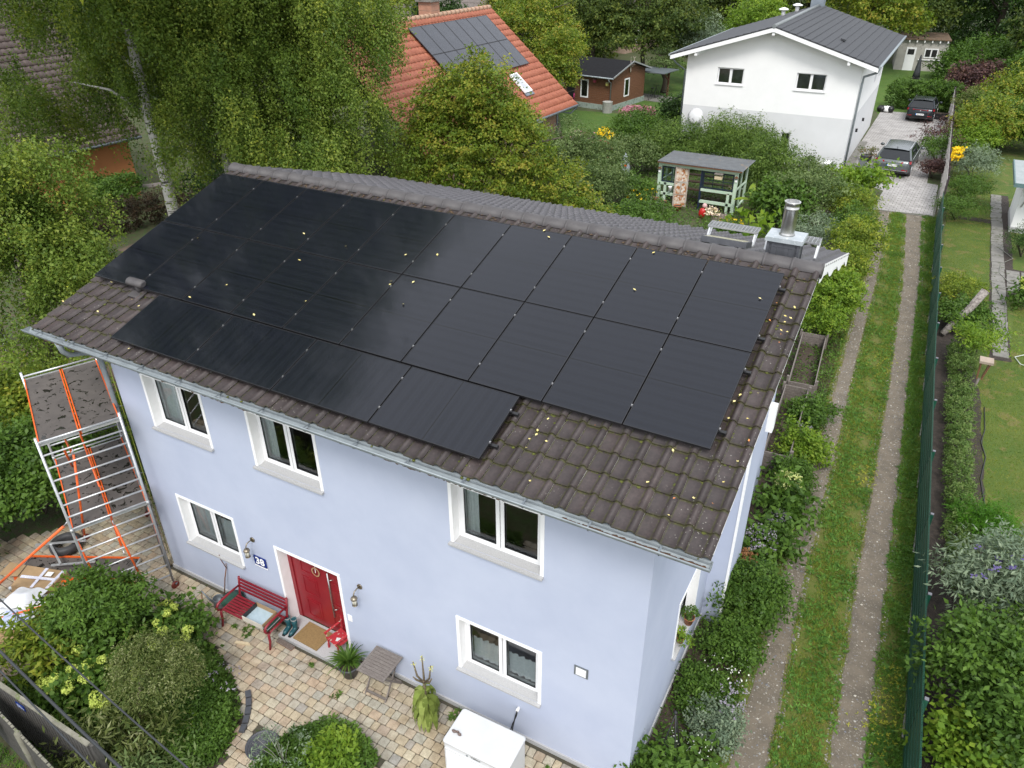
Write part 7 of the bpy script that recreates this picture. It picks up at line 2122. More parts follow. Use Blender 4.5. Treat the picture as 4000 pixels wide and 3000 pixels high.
    b = MB(); b.bar((-hw * .46, -L/2 + .012, .855), (hw * .46, -L/2 + .012, .855), .02, .022); b.make('light_bar', m_alu if est else ml, T_)
    b = MB(); b.box((-hw * .80, -L/2 - .02, .29), (hw * .80, -L/2 + .04, .40)); b.make('bumper_insert', m_black, T_)
    b = MB(); b.bar((-hw * .82, -L/2 - .03, .42), (hw * .82, -L/2 - .03, .42), .02, .02); b.make('bumper_trim', m_alu if est else m_black, T_)
    pz = .68 if est else .56
    b = MB(); b.box((-.26, -L/2 - .035, pz - .055), (.26, -L/2 - .02, pz + .055)); p_ = b.make('number_plate', m_white, T_)
    b = MB(); b.box((-.26, -L/2 - .038, pz - .055), (-.215, -L/2 - .0352, pz + .055)); q_ = b.make('plate_band', M('blue_band', (.02, .18, .55), None, 5)); q_.parent = p_
    q_ = text_mesh('plate_text', 'BAR LR 530' if est else 'BAR LB 50', .085, m_black, p_, Matrix.Translation((.025, -L/2 - .0355, pz)) @ Matrix.Rotation(math.pi / 2, 4, 'X'), .0005, .001)
    b = MB(); b.tube([(0, -L/2 - .005, .80), (0, -L/2 + .03, .80)], .035, 10); b.make('badge', m_alu, T_)
    b = MB(); b.bar((-.05, y_r0 + .1, zs + .07), (.28, y_r0 + .13, zs + .10), .02, .02); b.make('wiper', m_black, T_)
    b = MB(); b.bar((0, y_r1 + .15, zr + .02), (0, y_r1 + .02, zr + .09), .025, .03); b.make('antenna', m_black, T_)
m_cargrey = M('grey_car_paint', (.115, .128, .132), (.125, .138, .142), 2, rough=.22, metal=.4)
m_carblack = M('dark_car_paint', (.028, .034, .040), (.034, .040, .046), 2, rough=.18, metal=.4)
car('parked_car', 'grey estate car with silver roof rails parked nearest on the pavers', (11.22, 37.75, .014), math.radians(-3), 4.9, 1.88, 1.45, m_cargrey)
car('parked_car', 'black hatchback with joined red tail lights parked by the hedge', (11.45, 52.6, .014), math.radians(-2), 4.1, 1.78, 1.46, m_carblack, False)
t = thing('rubbish_bag', 'black and white rubbish bags on the paving by the hedge', 'bags', (8.95, 53.3, .012))
for k, (x, m_) in enumerate(((-.25, m_black), (.1, m_white), (.35, m_black))):
    b = MB(); b.blob((x, 0, .2), (.3, .25, .24), k + 3, 8, 5, .18); b.make('bag', m_, t)
t = thing('planter', 'black rectangular planter right of the black hatchback', 'planter', (12.75, 52.5, .012))
b = MB(); b.box((-.55, -.25, 0), (.55, .25, .4)); b.make('planter_box', m_black, t)
b = MB(); b.box((-.5, -.2, .401), (.5, .2, .41)); b.make('planter_soil', m_soil, t)
t = thing('planter', 'grey planter with reddish plants beside the white house corner', 'planter', (9.5, 38.4, .01))
b = MB(); b.lathe([(.26, 0), (.32, .32), (.33, .34), (.29, .34)], n=14); b.make('planter_box', m_slate, t)
foliage('planter_leaves', LEAF('red_green_leaf', [(.05, .09, .03), (.12, .12, .05), (.25, .09, .06)]), [(0, 0, .45, .35, .3, .25)], .10, 500, t)
t = thing('stone_bench', 'long low grey block along the white house steps', 'bench', (9.6, 35.8, .0), .1)
b = MB(); b.box((-.22, -1.2, .0), (.22, 1.2, .35)); b.make('bench_block', m_slate, t)
b = MB(); b.box((-1.1, -1.0, 0), (-.3, 1.0, .15)); b.make('steps', m_slab, t)
# ================================================================ TREES
def birch_bark():
    m, nt, b = NM('birch_bark')
    p = pos(nt, (1, 1, 6))
    n = noise(nt, 1.6, 5, .7, p); n2 = noise(nt, 3.5, 4, .6, pos(nt))
    col = ramp(nt, n2.outputs[0], [(.3, (.55, .53, .49)), (.7, (.42, .40, .36))])
    f = ramp(nt, n.outputs[0], [(.56, (0, 0, 0)), (.60, (1, 1, 1))])
    col = mix(nt, f, col, (.05, .045, .04))
    nt.links.new(col, b.inputs['Base Color']); b.inputs['Roughness'].default_value = .8
    bump(nt, b, n.outputs[0], .3, .02)
    return m
m_birch = birch_bark()
m_bark = M('brown_bark', (.10, .08, .06), (.06, .048, .036), 6, rough=.95, stretch=(6, 6, 1), bs=.6, bscale=12, bdist=.03)
L_birch = LEAF('birch_leaf', [(.022, .042, .008), (.048, .080, .014), (.082, .122, .022), (.120, .158, .030), (.16, .185, .036), (.30, .30, .04)], rough=.45, trans=.3)
L_horn = LEAF('hornbeam_leaf', [(.03, .055, .008), (.06, .095, .012), (.095, .135, .016), (.14, .165, .022), (.20, .19, .03), (.26, .18, .035)], rough=.5, trans=.3)
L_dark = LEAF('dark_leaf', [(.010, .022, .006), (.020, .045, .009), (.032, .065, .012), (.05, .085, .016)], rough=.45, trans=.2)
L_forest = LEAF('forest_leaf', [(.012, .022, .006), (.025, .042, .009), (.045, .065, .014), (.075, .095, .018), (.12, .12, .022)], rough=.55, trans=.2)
L_mid = LEAF('mid_leaf', [(.025, .05, .010), (.045, .085, .015), (.07, .12, .022), (.10, .16, .03)], rough=.45, trans=.3)
L_bright = LEAF('bright_leaf', [(.05, .09, .012), (.09, .15, .018), (.14, .20, .024), (.20, .24, .035)], rough=.5, trans=.35)
L_yel = LEAF('yellow_green_leaf', [(.04, .065, .010), (.075, .11, .015), (.12, .16, .022), (.19, .21, .032), (.30, .28, .045)], rough=.5, trans=.35)
L_grey = LEAF('grey_green_leaf', [(.06, .085, .06), (.10, .13, .095), (.15, .18, .13), (.22, .25, .19)], rough=.6, trans=.2)
L_apple = LEAF('apple_leaf', [(.03, .055, .018), (.06, .09, .03), (.10, .13, .05), (.16, .19, .09)], rough=.55, trans=.25)
L_purple = LEAF('purple_leaf', [(.018, .010, .012), (.045, .022, .026), (.08, .038, .04), (.12, .065, .05)], rough=.5, trans=.2)
L_beech = LEAF('dark_beech_leaf', [(.012, .008, .007), (.028, .020, .014), (.05, .032, .02), (.075, .045, .028)], rough=.5, trans=.15)
L_vari = LEAF('variegated_leaf', [(.03, .045, .012), (.055, .075, .020), (.09, .105, .032), (.14, .15, .06), (.30, .29, .18)], rough=.55, trans=.3)
L_bamb = LEAF('bamboo_leaf', [(.025, .05, .012), (.055, .09, .018), (.09, .135, .028), (.15, .195, .05)], rough=.5, trans=.3)
L_lilac = LEAF('lilac_flower', [(.17, .14, .21), (.25, .21, .30), (.34, .30, .38)], rough=.7, trans=.2)
L_white = LEAF('white_flower', [(.65, .65, .6), (.8, .8, .76)], rough=.7, trans=.2)
L_pink = LEAF('pink_flower', [(.28, .11, .17), (.42, .18, .27), (.52, .28, .36)], rough=.7, trans=.2)
L_gold = LEAF('golden_flower', [(.50, .28, .01), (.70, .45, .02), (.80, .60, .05)], rough=.7, trans=.2)
L_rust = LEAF('rust_flower', [(.16, .07, .03), (.26, .12, .05), (.32, .18, .09)], rough=.8, trans=.1)
L_hydra = LEAF('hydrangea_flower', [(.26, .30, .06), (.38, .42, .10), (.50, .52, .17)], rough=.7, trans=.25)
def limbs(par, base, top, r, mat, n=6, spread=1.6, seed=1, name='trunk', lean=None):
    rr = random.Random(seed)
    base = Vector(base); top = Vector(top)
    P = []; N_ = 8
    for k in range(N_ + 1):
        t = k / N_; p = base.lerp(top, t); 
        if 0 < k: p = p + Vector((rr.uniform(-1, 1), rr.uniform(-1, 1), 0)) * r * .5
        P.append(p)
    b = MB(); b.tube(P, [r * (1.25 - .85 * (k / N_)) if k else r * 1.5 for k in range(N_ + 1)], 10); b.make(name, mat, par)
    if n:
        b = MB()
        for k in range(n):
            t = .35 + .6 * k / n; s = P[0].lerp(P[-1], t); a = rr.uniform(0, 6.28); L = spread * rr.uniform(.7, 1.2)
            m_ = s + Vector((math.cos(a), math.sin(a), .9)) * L * .5; e = s + Vector((math.cos(a), math.sin(a), .6)) * L
            b.tube([s, m_, e], [r * .38, r * .25, r * .08], 6)
        b.make('branches', mat, par)
def tree(name, lab, loc, h, rcr, leafmat, size, n, bark=None, group=None, trunk_r=.18, blobs=None, cat='tree', seed=1, low=-.3, cr=None, clumps=None, zc=None, inner=.5, up=.5):
    t = thing(name, lab, cat, loc, 0, group)
    limbs(t, (0, 0, 0), (0, 0, h * .75), trunk_r, bark or m_bark, 6, rcr * .8, seed)
    if blobs is None:
        zc = zc or h * .60; rr = random.Random(seed * 7)
        blobs = [(0, 0, zc, rcr * .82, rcr * .82, h - zc)]
        for k in range(7):
            a = k * 2.4; d = rcr * rr.uniform(.4, .65); blobs.append((d * math.cos(a), d * math.sin(a), zc + rr.uniform(-.3, .3) * h * .6, rcr * rr.uniform(.32, .5), rcr * rr.uniform(.32, .5), rcr * rr.uniform(.3, .5)))
    foliage('crown', leafmat, blobs, size * 1.35, int(n * 1.25), t, tri=True, clumps=clumps, cr=cr, low=low, inner=inner, up=up)
    return t
# --- weeping birches behind and left of the roof
def birch(lab, loc, top, r, blobs, nstr, per, length, size, seed, gap=None, inner_n=0):
    t = thing('birch_tree', lab, 'birch', loc, 0, 'tall weeping birches')
    l0 = Vector(loc)
    limbs(t, (0, 0, 0), Vector(top) - l0, r, m_birch, 9, 1.7, seed)
    bl = [(x - l0.x, y - l0.y, z - l0.z, a, b_, c) for x, y, z, a, b_, c in blobs]
    g = (lambda A: gap(A + np.array([l0.x, l0.y, l0.z]))) if gap else None
    strands('crown', L_birch, bl, size, nstr, per, length, t, gap=g)
    return t
CAMV = np.array([13.06, -11.15, 12.06])
Rm = np.array(ROT)
def to_px(A):
    d = A - CAMV; x = d @ Rm[:, 0]; y = d @ Rm[:, 1]; z = -(d @ Rm[:, 2])
    return 2000 + 2983.3 * x / z, 1500 - 2983.3 * y / z
def up_(bl, dz=.55, k=1.2): return [(x, y, z + dz, a * k, b_ * k, c * k) for x, y, z, a, b_, c in bl]
B1 = [(-8.9, 5.1, 8.6, 1.2, 1.2, 1.7), (-9.2, 5.0, 10.2, 1.2, 1.2, 1.2), (-13.6, 4.4, 9.3, 1.2, 1.2, 1.3), (-11.4, 6.05, 10.0, 1.6, 1.6, 1.6), (-9.48, 6.84, 9.06, 1.8, 1.8, 1.89), (-10.9, 6.14, 6.87, 1.3, 1.3, 1.37), (-12.24, 3.81, 6.04, .8, .8, .9), (-12.75, 3.19, 6.76, 1.4, 1.4, 1.4), (-8.22, 8.42, 9.8, 1.6, 1.6, 1.68)]
B2 = [(-7.3, 7.68, 8.26, 1.9, 1.9, 1.99), (-5.87, 9.27, 9.14, 1.9, 1.9, 1.99), (-4.65, 10.24, 8.49, 1.2, 1.2, 1.26), (-4.63, 9.24, 6.8, 1.2, 1.2, 1.26), (-5.77, 7.42, 6.63, 1.6, 1.6, 1.68), (-6.55, 5.7, 6.27, 1.3, 1.3, 1.37), (-4.24, 7.19, 5.72, 1.0, 1.0, 1.05), (-7.57, 9.1, 9.76, 2.0, 2.0, 2.1), (-3.79, 8.91, 5.55, 0.9, 0.9, 0.95), (-7.2, 8.6, 5.2, 1.6, 1.4, 1.2)]
B3 = [(-4.86, -1.63, 6.66, 1.1, 1.1, 1.16), (-4.25, -1.75, 5.83, 0.75, 0.75, .8), (-3.73, -2.66, 5.28, 1.0, 1.0, 1.05), (-3.29, -1.86, 5.24, 0.7, 0.7, 0.73), (-3.12, -2.85, 4.5, 0.55, 0.55, 0.58), (-4.39, -2.41, 5.79, 1.0, 1.0, 1.05)]
def top_(t, blobs, n, size=.26):
    l0 = t.location; foliage('crown_top', L_birch, [(x - l0.x, y - l0.y, z - l0.z, a, b_, c) for x, y, z, a, b_, c in blobs], size, n, t, low=-.95, inner=.3, cr=.5, tri=True)
t_ = birch('tall weeping birch with white trunk just behind the left end of the roof', (-9.05, 5.35, 0), (-10.3, 6.2, 19.5), .17, up_(B1), 3000, 44, 1.5, .085, 3)
top_(t_, [(-8.5, 5.6, 17.6, 5.0, 4.8, 5.6)], 20000)
t_ = birch('tall weeping birch with a paler crooked trunk farther right behind the ridge', (-8.1, 7.2, 0), (-9.6, 8.1, 20), .19, up_(B2), 5600, 44, 1.45, .083, 5)
top_(t_, [(-6.2, 9.5, 16.8, 4.4, 4.5, 5.0)], 18000)
m_birch, mb_ = m_bark, m_birch
t_ = birch('birch hanging over the left gutter with dark rough trunk base', (-10.2, .4, 0), (-7.5, .2, 16), .24, up_(B3, .35, 1.15), 1500, 40, 1.1, .075, 9)
top_(t_, [(-6.2, 0.4, 15.6, 4.6, 4.2, 4.4)], 18000)
# trees behind the birches (left background)
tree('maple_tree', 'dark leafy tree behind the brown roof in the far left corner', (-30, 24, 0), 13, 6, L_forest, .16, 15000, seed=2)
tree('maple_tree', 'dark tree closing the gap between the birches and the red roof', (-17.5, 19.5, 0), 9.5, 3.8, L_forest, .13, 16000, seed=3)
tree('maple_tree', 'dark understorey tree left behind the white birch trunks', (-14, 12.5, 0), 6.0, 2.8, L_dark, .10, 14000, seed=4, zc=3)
# --- hornbeam behind the roof
HB = [(-1.5, 12.8, 4.6, 2.6, 2.4, 3.0), (-1.9, 12.6, 6.2, 1.6, 1.5, 1.8), (-.2, 13.0, 4.9, 1.5, 1.5, 1.8), (.9, 13.6, 3.2, 1.6, 1.5, 1.7), (-3.0, 12.0, 4.4, 1.8, 1.7, 2.2), (-.6, 12.2, 6.6, 1.1, 1.1, 1.7), (1.9, 14.2, 2.1, 1.3, 1.4, 1.4), (-2.6, 12.2, 6.2, 1.0, 1.0, 1.5), (-1.3, 12.2, 7.3, .5, .5, 1.2), (-.3, 12.6, 6.3, .5, .5, 1.1)]
t = thing('hornbeam', 'broad yellow green hornbeam directly behind the ridge', 'tree', (-.8, 13.2, 0))
limbs(t, (0, 0, 0), (0, 0, 5.5), .2, m_bark, 7, 2.2, 5)
foliage('crown', L_horn, [(x + .8, y - 13.2, z, a, b_, c) for x, y, z, a, b_, c in HB], .125, 88000, t, tri=True, clumps=1500, cr=.20, inner=.5, low=-.5)
tree('hazel_bush', 'brownish green bush right of the hornbeam near the red house corner', (-3.4, 24.5, 0), 3.6, 1.9, L_apple, .10, 9000, cat='bush', seed=8, zc=1.9)
# --- trees behind the red roof and the shed
tree('linden_tree', 'yellow green tree between the red roof and the brown shed', (-13.2, 40.0, 0), 9.5, 3.3, L_horn, .15, 16000, seed=11, zc=5.2)
tree('linden_tree', 'yellow green tree hanging beside the red gable', (-10.2, 37.3, 0), 6.6, 1.7, L_horn, .13, 8000, seed=12, zc=4.2)
tree('linden_tree', 'large round dark green tree behind the brown shed', (-11.2, 56.5, 0), 9.2, 5.6, L_forest, .20, 22000, seed=13, zc=4.6)
tree('linden_tree', 'second round green tree left behind the brown shed', (-15.2, 55.0, 0), 8.4, 3.6, L_forest, .19, 11000, seed=14, zc=4.4)
tree('willow_tree', 'pale silvery willow left of the white house roof', (-6.4, 57.5, 0), 5.6, 2.1, L_grey, .13, 7000, seed=15, zc=3.2)
tree('young_tree', 'bright yellow green young tree just left behind the white roof', (-3.6, 62, 0), 7.4, 2.6, L_bright, .16, 8000, seed=16, zc=4.4)
tree('apple_tree', 'small sparse apple tree leaning over the shed lawn', (-8.0, 53.2, 0), 3.6, 1.5, L_apple, .12, 3500, seed=17, zc=2.4)
tree('weeping_willow', 'bright yellow green crown at the top edge left of the red chimney', (-23.0, 36.0, 0), 10.6, 2.6, L_yel, .14, 8000, seed=18, zc=7.4)
tree('yew_tree', 'dark conifer between the red chimney and a brown roof', (-24.8, 45.2, 0), 10.0, 2.4, L_dark, .14, 9000, seed=19, zc=6)
tree('linden_tree', 'green tree at the top edge right of the far brown roof', (-21.0, 52, 0), 9.5, 3.4, L_horn, .18, 9000, seed=20, zc=5.5)
# --- big dark trees top right
rr = random.Random(5)
tree('linden_tree', 'tall lime tree with yellowing leaves behind the right end of the white roof', (4.5, 70, 0), 11.5, 5.0, L_horn, .22, 15000, seed=21, zc=6.4, low=-.6)
tree('linden_tree', 'lime tree whose branches hang over the concrete shed', (7.6, 79, 0), 12.5, 5.6, L_forest, .24, 13000, seed=22, zc=6.8, low=-.7)
for k, (x, y, h, r_, lab) in enumerate(((15.5, 84, 15, 6.5, 'huge dark tree right above the concrete shed'), (23.0, 80, 15, 7.0, 'huge dark tree in the upper right corner'), (20.5, 66, 9.5, 4.2, 'shady tree before the darkest wood at the right'), (28, 68, 12, 5.5, 'dark tree cut by the right edge high up'), (-3, 84, 12, 6, 'dark tree in the wood behind the white house'), (-12, 76, 10, 5.5, 'dark tree in the wood behind the round shed tree'), (8, 96, 14, 7, 'dark tree deep in the wood behind the lime trees'), (-22, 66, 10, 5, 'dark tree behind the far brown roof'), (-34, 66, 12, 7, 'dark tree at the very top behind the red house'), (-38, 48, 12, 6.5, 'dark tree behind the brown roofed house to the left'), (-44, 34, 13, 7, 'dark tree at the outer left behind the brown house'))):
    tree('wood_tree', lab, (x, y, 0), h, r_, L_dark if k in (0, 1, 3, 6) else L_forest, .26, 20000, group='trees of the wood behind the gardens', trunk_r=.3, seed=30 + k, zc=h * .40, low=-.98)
# far wood: one mass beyond the single trees
pts = [(x + rr.uniform(-3, 3), rr.uniform(100, 150), rr.uniform(3.5, 5.5), rr.uniform(4, 7), rr.uniform(4, 7), rr.uniform(5, 8)) for x in range(-95, 60, 6) for _ in range(2)]
pts += [(rr.uniform(-90, -45), rr.uniform(15, 100), rr.uniform(3, 5), 6, 6, rr.uniform(4, 7)) for _ in range(24)]
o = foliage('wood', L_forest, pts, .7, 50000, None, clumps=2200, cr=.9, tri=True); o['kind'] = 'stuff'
# ================================================================ SHRUBS
def shrub(name, lab, x, y, zc, r, mat, size, n, h=None, group=None, stems=True, blobs=None, k=5, low=-.2, cat='shrub', **kw):
    t = thing(name, lab, cat, (x, y, 0), 0, group)
    h = h or r
    if blobs is None:
        rr = random.Random(int(abs(x * 31 + y * 17) * 10)); blobs = [(0, 0, zc, r * .8, r * .8, h * .85)]
        for i in range(k):
            a = i * 6.28 / k + rr.uniform(-.4, .4); d = r * rr.uniform(.4, .6); blobs.append((d * math.cos(a), d * math.sin(a), zc + rr.uniform(-.35, .35) * h, r * rr.uniform(.35, .55), r * rr.uniform(.35, .55), h * rr.uniform(.35, .6)))
    foliage('foliage', mat, blobs, size * 1.2, n, t, low=low, tri=(y > 19), **kw)
    if stems:
        b = MB(); rr = random.Random(3)
        for i in range(5):
            a = rr.uniform(0, 6.28); b.tube([(0, 0, 0), (r * .3 * math.cos(a), r * .3 * math.sin(a), zc * .7), (r * .6 * math.cos(a), r * .6 * math.sin(a), zc * 1.1)], [.025, .018, .006], 5)
        b.make('stems', m_bark, t)
    return t
def cover(name, poly, mat, size, n, hmin, hmax, lab=None, up=.9):
    P = poly_pts(poly, n, 0.0); m = len(P)
    k = np.sin(P[:, 0] * 2.7 + P[:, 1] * 1.9) * np.cos(P[:, 1] * 3.1 - P[:, 0] * 1.3) * .5 + .5
    P[:, 2] = (hmin + (hmax - hmin) * rng.random(m)) * (.35 + .65 * k)
    N = unit(np.array([0, 0, up]) + rng.normal(size=(m, 3)) * .55); D = unit(rng.normal(size=(m, 3)) + np.array([0, 0, .2]))
    L = size * rng.uniform(.6, 1.3, m)
    o = quads_mesh(name, leaf_quads(P, N, D, L, L * .5), .5 * k + .5 * rng.random(m), mat)
    return meta(o, lab, None, None, 'stuff')
# --- patio island bed
shrub('laurel_shrub', 'dense dark green glossy shrub in front of the scaffold', 1.22, -6.05, .85, .84, L_mid, .085, 15000, h=.90, aspect=.42, cr=.12, tint_shift=.1)
shrub('yellowing_shrub', 'yellow green long leaved shrub at the left of the dark shrub', .80, -6.75, .60, .62, L_yel, .13, 3200, h=.60, aspect=.36)
hb1 = shrub('hydrangea_bush', 'green hydrangea leaves beneath the upper flower heads', 2.45, -5.55, .36, .60, L_mid, .10, 3000, h=.42, aspect=.7)
hb2 = shrub('hydrangea_bush', 'hydrangea bush in the middle of the bed with many lime flower heads', 2.25, -6.95, .40, .66, L_mid, .10, 3400, h=.45, aspect=.7)
def heads(par, pts, r):
    l0 = par.location
    for (x, y, z) in pts:
        t = MB(); s = random.uniform(.75, 1.15) * r
        o = foliage('flower_head', L_hydra, [(0, 0, 0, s, s, s * .75)], .034, 260, par, clumps=70, cr=.010, low=-.8, inner=.85, aspect=.9, zmin=-9, out=1.0, up=.3, rnd=.4)
        o.location = (x - l0.x, y - l0.y, z)
rr = random.Random(8)
heads(hb1, [(2.45 + rr.uniform(-.75, .65), -5.55 + rr.uniform(-.5, .45), .80 + rr.uniform(-.10, .16)) for _ in range(14)], .085)
heads(hb2, [(2.25 + rr.uniform(-.75, .9), -6.95 + rr.uniform(-.55, .5), .84 + rr.uniform(-.14, .18)) for _ in range(24)], .085)
t = thing('dappled_willow', 'small standard willow with pale variegated crown on a thin trunk', 'tree', (3.30, -6.95, 0))
b = MB(); b.tube([(0, 0, 0), (.05, .05, .7), (.15, .2, 1.25)], [.04, .035, .03], 8); b.make('trunk', M('pale_bark', (.26, .22, .15), (.18, .15, .1), 8), t)
foliage('crown', L_vari, [(.38, .35, 1.42, .78, .62, .32), (.78, .35, 1.35, .42, .40, .28), (-.05, .45, 1.38, .45, .42, .26), (.28, .0, 1.30, .48, .34, .28), (.6, .6, 1.42, .40, .34, .25)], .055, 11000, t, clumps=520, cr=.075, aspect=.34, droop=.5)
shrub('rosemary_willow', 'long leaved grey green shrub beside the end of the picket fence', 3.65, -7.60, .50, .66, L_vari, .12, 3000, h=.50, aspect=.24)
shrub('rosemary_willow', 'second long leaved shrub at the bottom edge', 4.55, -7.9, .45, .55, L_apple, .11, 2200, h=.45, aspect=.26)
cover('ground_cover', bed1, L_mid, .07, 26000, .03, .24)
cover('ground_cover', [(3.0, -6.6), (3.3, -5.4), (4.2, -5.7), (4.9, -6.4), (4.85, -7.3), (4.2, -7.2)], L_mid, .065, 20000, .08, .50)
cover('lime_cover', [(3.45, -7.1), (3.4, -6.6), (3.9, -6.35), (4.25, -6.6), (4.2, -7.05), (3.8, -7.25)], L_bright, .075, 2600, .18, .38)
cover('ground_cover', [(.2, -7.9), (.6, -6.9), (1.6, -6.9), (3.0, -7.3), (3.1, -7.95)], L_mid, .07, 9000, .05, .32)
o = foliage('lilac_bells', L_lilac, [(4.15, -5.75, .5, .35, .3, .1)], .05, 90, None, clumps=26, cr=.02); meta(o, 'few pale violet bell flowers at the right edge of the bed', 'flower')
cover('ground_cover', bed2, L_mid, .065, 26000, .03, .34)
cover('ground_cover', [(6.2, -6.1), (6.3, -5.5), (6.9, -5.45), (7.2, -5.9), (6.8, -6.3)], L_bright, .10, 1500, .2, .5)
for (x, y, lab) in ((6.55, -7.0, 'dry straw coloured grass tuft at the bottom edge of the small bed'),):
    blades('dry_grass', M('straw', (0.42, 0.30, 0.16), None), [(x + rr.uniform(-.12, .12), y + rr.uniform(-.1, .1), .05) for _ in range(240)], .3, .55, .02, lean=.9, kind=None, label=lab)['category'] = 'grass tuft'
m_stem = M('grey_stem', (.22, .22, .18), (.15, .15, .12), 8)
t = thing('silver_sage', 'thin bare silvery stalks standing in the small bed', 'plant', (6.05, -6.35, 0))
b = MB()
for k in range(9):
    a = rr.uniform(0, 6.28); d = rr.uniform(.1, .5); b.tube([(0, 0, 0), (d * .4 * math.cos(a), d * .4 * math.sin(a), .45), (d * math.cos(a), d * math.sin(a), .8)], [.008, .006, .003], 4)
b.make('stalks', m_stem, t)
foliage('leaves', L_grey, [(0, 0, .5, .5, .45, .35)], .06, 500, t, clumps=60, cr=.04, aspect=.35)
for k in range(7):
    pass
# potted lily, mullein
t = pot('potted_lily', 'dark pot with a spray of long strap leaves left of the folding table', (5.80, -4.35, .03), .19, .30, m_slate); t['category'] = 'potted plant'
n = 170; V = []
for k in range(n):
    a = rr.uniform(0, 6.28); L = rr.uniform(.28, .52); w = .028; ex = rr.uniform(.4, 1.0)
    c, s = math.cos(a), math.sin(a); P = []
    for j in range(5):
        q = j / 4; r_ = L * q * ex; z = .30 + L * (q * 1.1 - .95 * q * q * ex); ww = w * (1 - q ** 2) * .5 + .002
        P.append(((r_ * c - ww * s, r_ * s + ww * c, z), (r_ * c + ww * s, r_ * s - ww * c, z)))
    for j in range(4): V.append([P[j][0], P[j][1], P[j + 1][1], P[j + 1][0]])
quads_mesh('strap_leaves', np.array(V), np.repeat(rng.random(n), 4) * .9, L_mid, t)
t = thing('mullein', 'tall mullein with drooping grey green leaves and four yellow flower spikes', 'plant', (7.66, -4.50, 0.02))
b = MB(); b.tube([(0, 0, 0), (-.03, .03, .6), (-.06, .05, 1.05)], [.03, .028, .022], 8)
for (dx, dy, z) in ((-.05, .06, 1.62), (-.20, .0, 1.45), (.10, .08, 1.45), (-.15, -.10, 1.22), (.16, .0, 1.25)):
    b.tube([(-.05, .05, 1.0), (dx * .7 - .03, dy * .7 + .03, 1.12), (dx - .02, dy + .02, z)], [.02, .018, .010], 6)
b.make('stalk', M('mullein_stem', (.13, .10, .06), (.09, .07, .04), 20), t)
V = []; tn = []
for k in range(58):
    a = rr.uniform(0, 6.28); z0 = rr.uniform(.1, 1.05); L = rr.uniform(.28, .42) * (1.0 if z0 < .9 else .45); w = L * .27; c, s = math.cos(a), math.sin(a); P = []
    for j in range(5):
        q = j / 4; r_ = .03 + .22 * math.sin(q * 1.9) * (L / .4); z = z0 + .05 * math.sin(q * 3) - L * q * q * .95; ww = w * math.sin(math.pi * min(.97, q * .85 + .12)) * .5
        P.append(((r_ * c - ww * s - .03 * z0, r_ * s + ww * c, max(z, .02)), (r_ * c + ww * s - .03 * z0, r_ * s - ww * c, max(z, .02))))
    for j in range(4): V.append([P[j][0], P[j][1], P[j + 1][1], P[j + 1][0]])
    tn += [rr.random()] * 4
quads_mesh('leaves', np.array(V), np.array(tn), LEAF('mullein_leaf', [(.09, .11, .025), (.15, .18, .045), (.22, .24, .08)], rough=.9, trans=.2), t)
foliage('yellow_flowers', LEAF('pale_yellow_flower', [(.5, .45, .08), (.7, .65, .15)]), [(-.07, .08, 1.5, .02, .02, .14), (-.21, .02, 1.36, .02, .02, .12), (.09, .1, 1.36, .02, .02, .10)], .024, 90, t, clumps=40, cr=.01)
# weeds in the joints
def tuft(x, y, r_, n, lab, mat=None):
    o = rosettes('weed_tuft', [(x + rr.uniform(-r_, r_), y + rr.uniform(-r_, r_), .03) for _ in range(n)], .075, 9, mat or L_mid, None); meta(o, lab, 'weed')
tuft(3.05, -4.62, .07, 6, 'small weed under the left front leg of the bench'); tuft(3.35, -4.52, .12, 10, 'weed tuft under the seat of the red bench'); tuft(5.02, -4.52, .06, 5, 'weed at the right end of the door step')
tuft(8.05, -4.15, .12, 16, 'weeds at the left rear corner of the heat pump'); tuft(9.90, -4.32, .07, 7, 'weeds by the plinth right of the heat pump'); tuft(10.10, -4.42, .08, 8, 'larger weeds by the plinth near the right house corner'); tuft(5.85, -4.85, .06, 5, 'weed before the potted lily')
# dark circular bed edging
b = MB()
for k in range(5):
    a = .35 + k * .11; b.bar((3.3 + 1.72 * math.cos(a), -6.75 + 1.55 * math.sin(a), .05), (3.3 + 1.72 * math.cos(a + .09), -6.75 + 1.55 * math.sin(a + .09), .05), .10, .07)
meta(b.make('bed_edging', m_slate), None, None, None, 'stuff')
# ropes / dry stalk on the paving
b = MB(); b.tube([(1.75, -4.25, .05), (2.0, -4.45, .06), (2.05, -4.75, .05), (2.25, -5.0, .05)], .012, 5); meta(b.make('dry_stalk', MATS['straw']), 'dry straw coloured stalk lying near the scaffold castor', 'stalk')
# --- left side
shrub('hazel_shrub', 'large green bush beyond the scaffold at the left edge', -3.6, -4.2, 1.2, 1.5, L_mid, .10, 18000, h=1.4)
shrub('hazel_shrub', 'dark bush behind the materials at the lower left edge', -3.7, -6.2, .8, 1.1, L_dark, .09, 9000, h=.9)
shrub('dogwood_shrub', 'yellow green leafed bush left behind the scaffold deck', -5.6, -2.6, 1.3, 1.5, L_yel, .11, 11000, h=1.5)
cover('ivy_cover', [(-14, -3.5), (-14, .2), (-8, .8), (-4.2, -.6), (-3.5, -2.2), (-7, -4)], L_bright, .12, 12000, .1, .7)
cover('ivy_cover', [(-5.5, -1.5), (-.8, 1.5), (0.2, -2.5), (-1.2, -2.6), (-3.2, -4)], L_mid, .09, 9000, .05, .5)
sheet('dirt_path', [(-13.5, .6), (-8.6, 1.0), (-7.6, 4.5), (-12.5, 7.0), (-17.2, 8.2), (-17.2, 10.8), (-13, 10.3), (-6, 8), (-5.5, 4), (-6.6, .2), (-13.5, -.9), (-22, -1), (-22, .4)], .01, m_path, jit=.04)
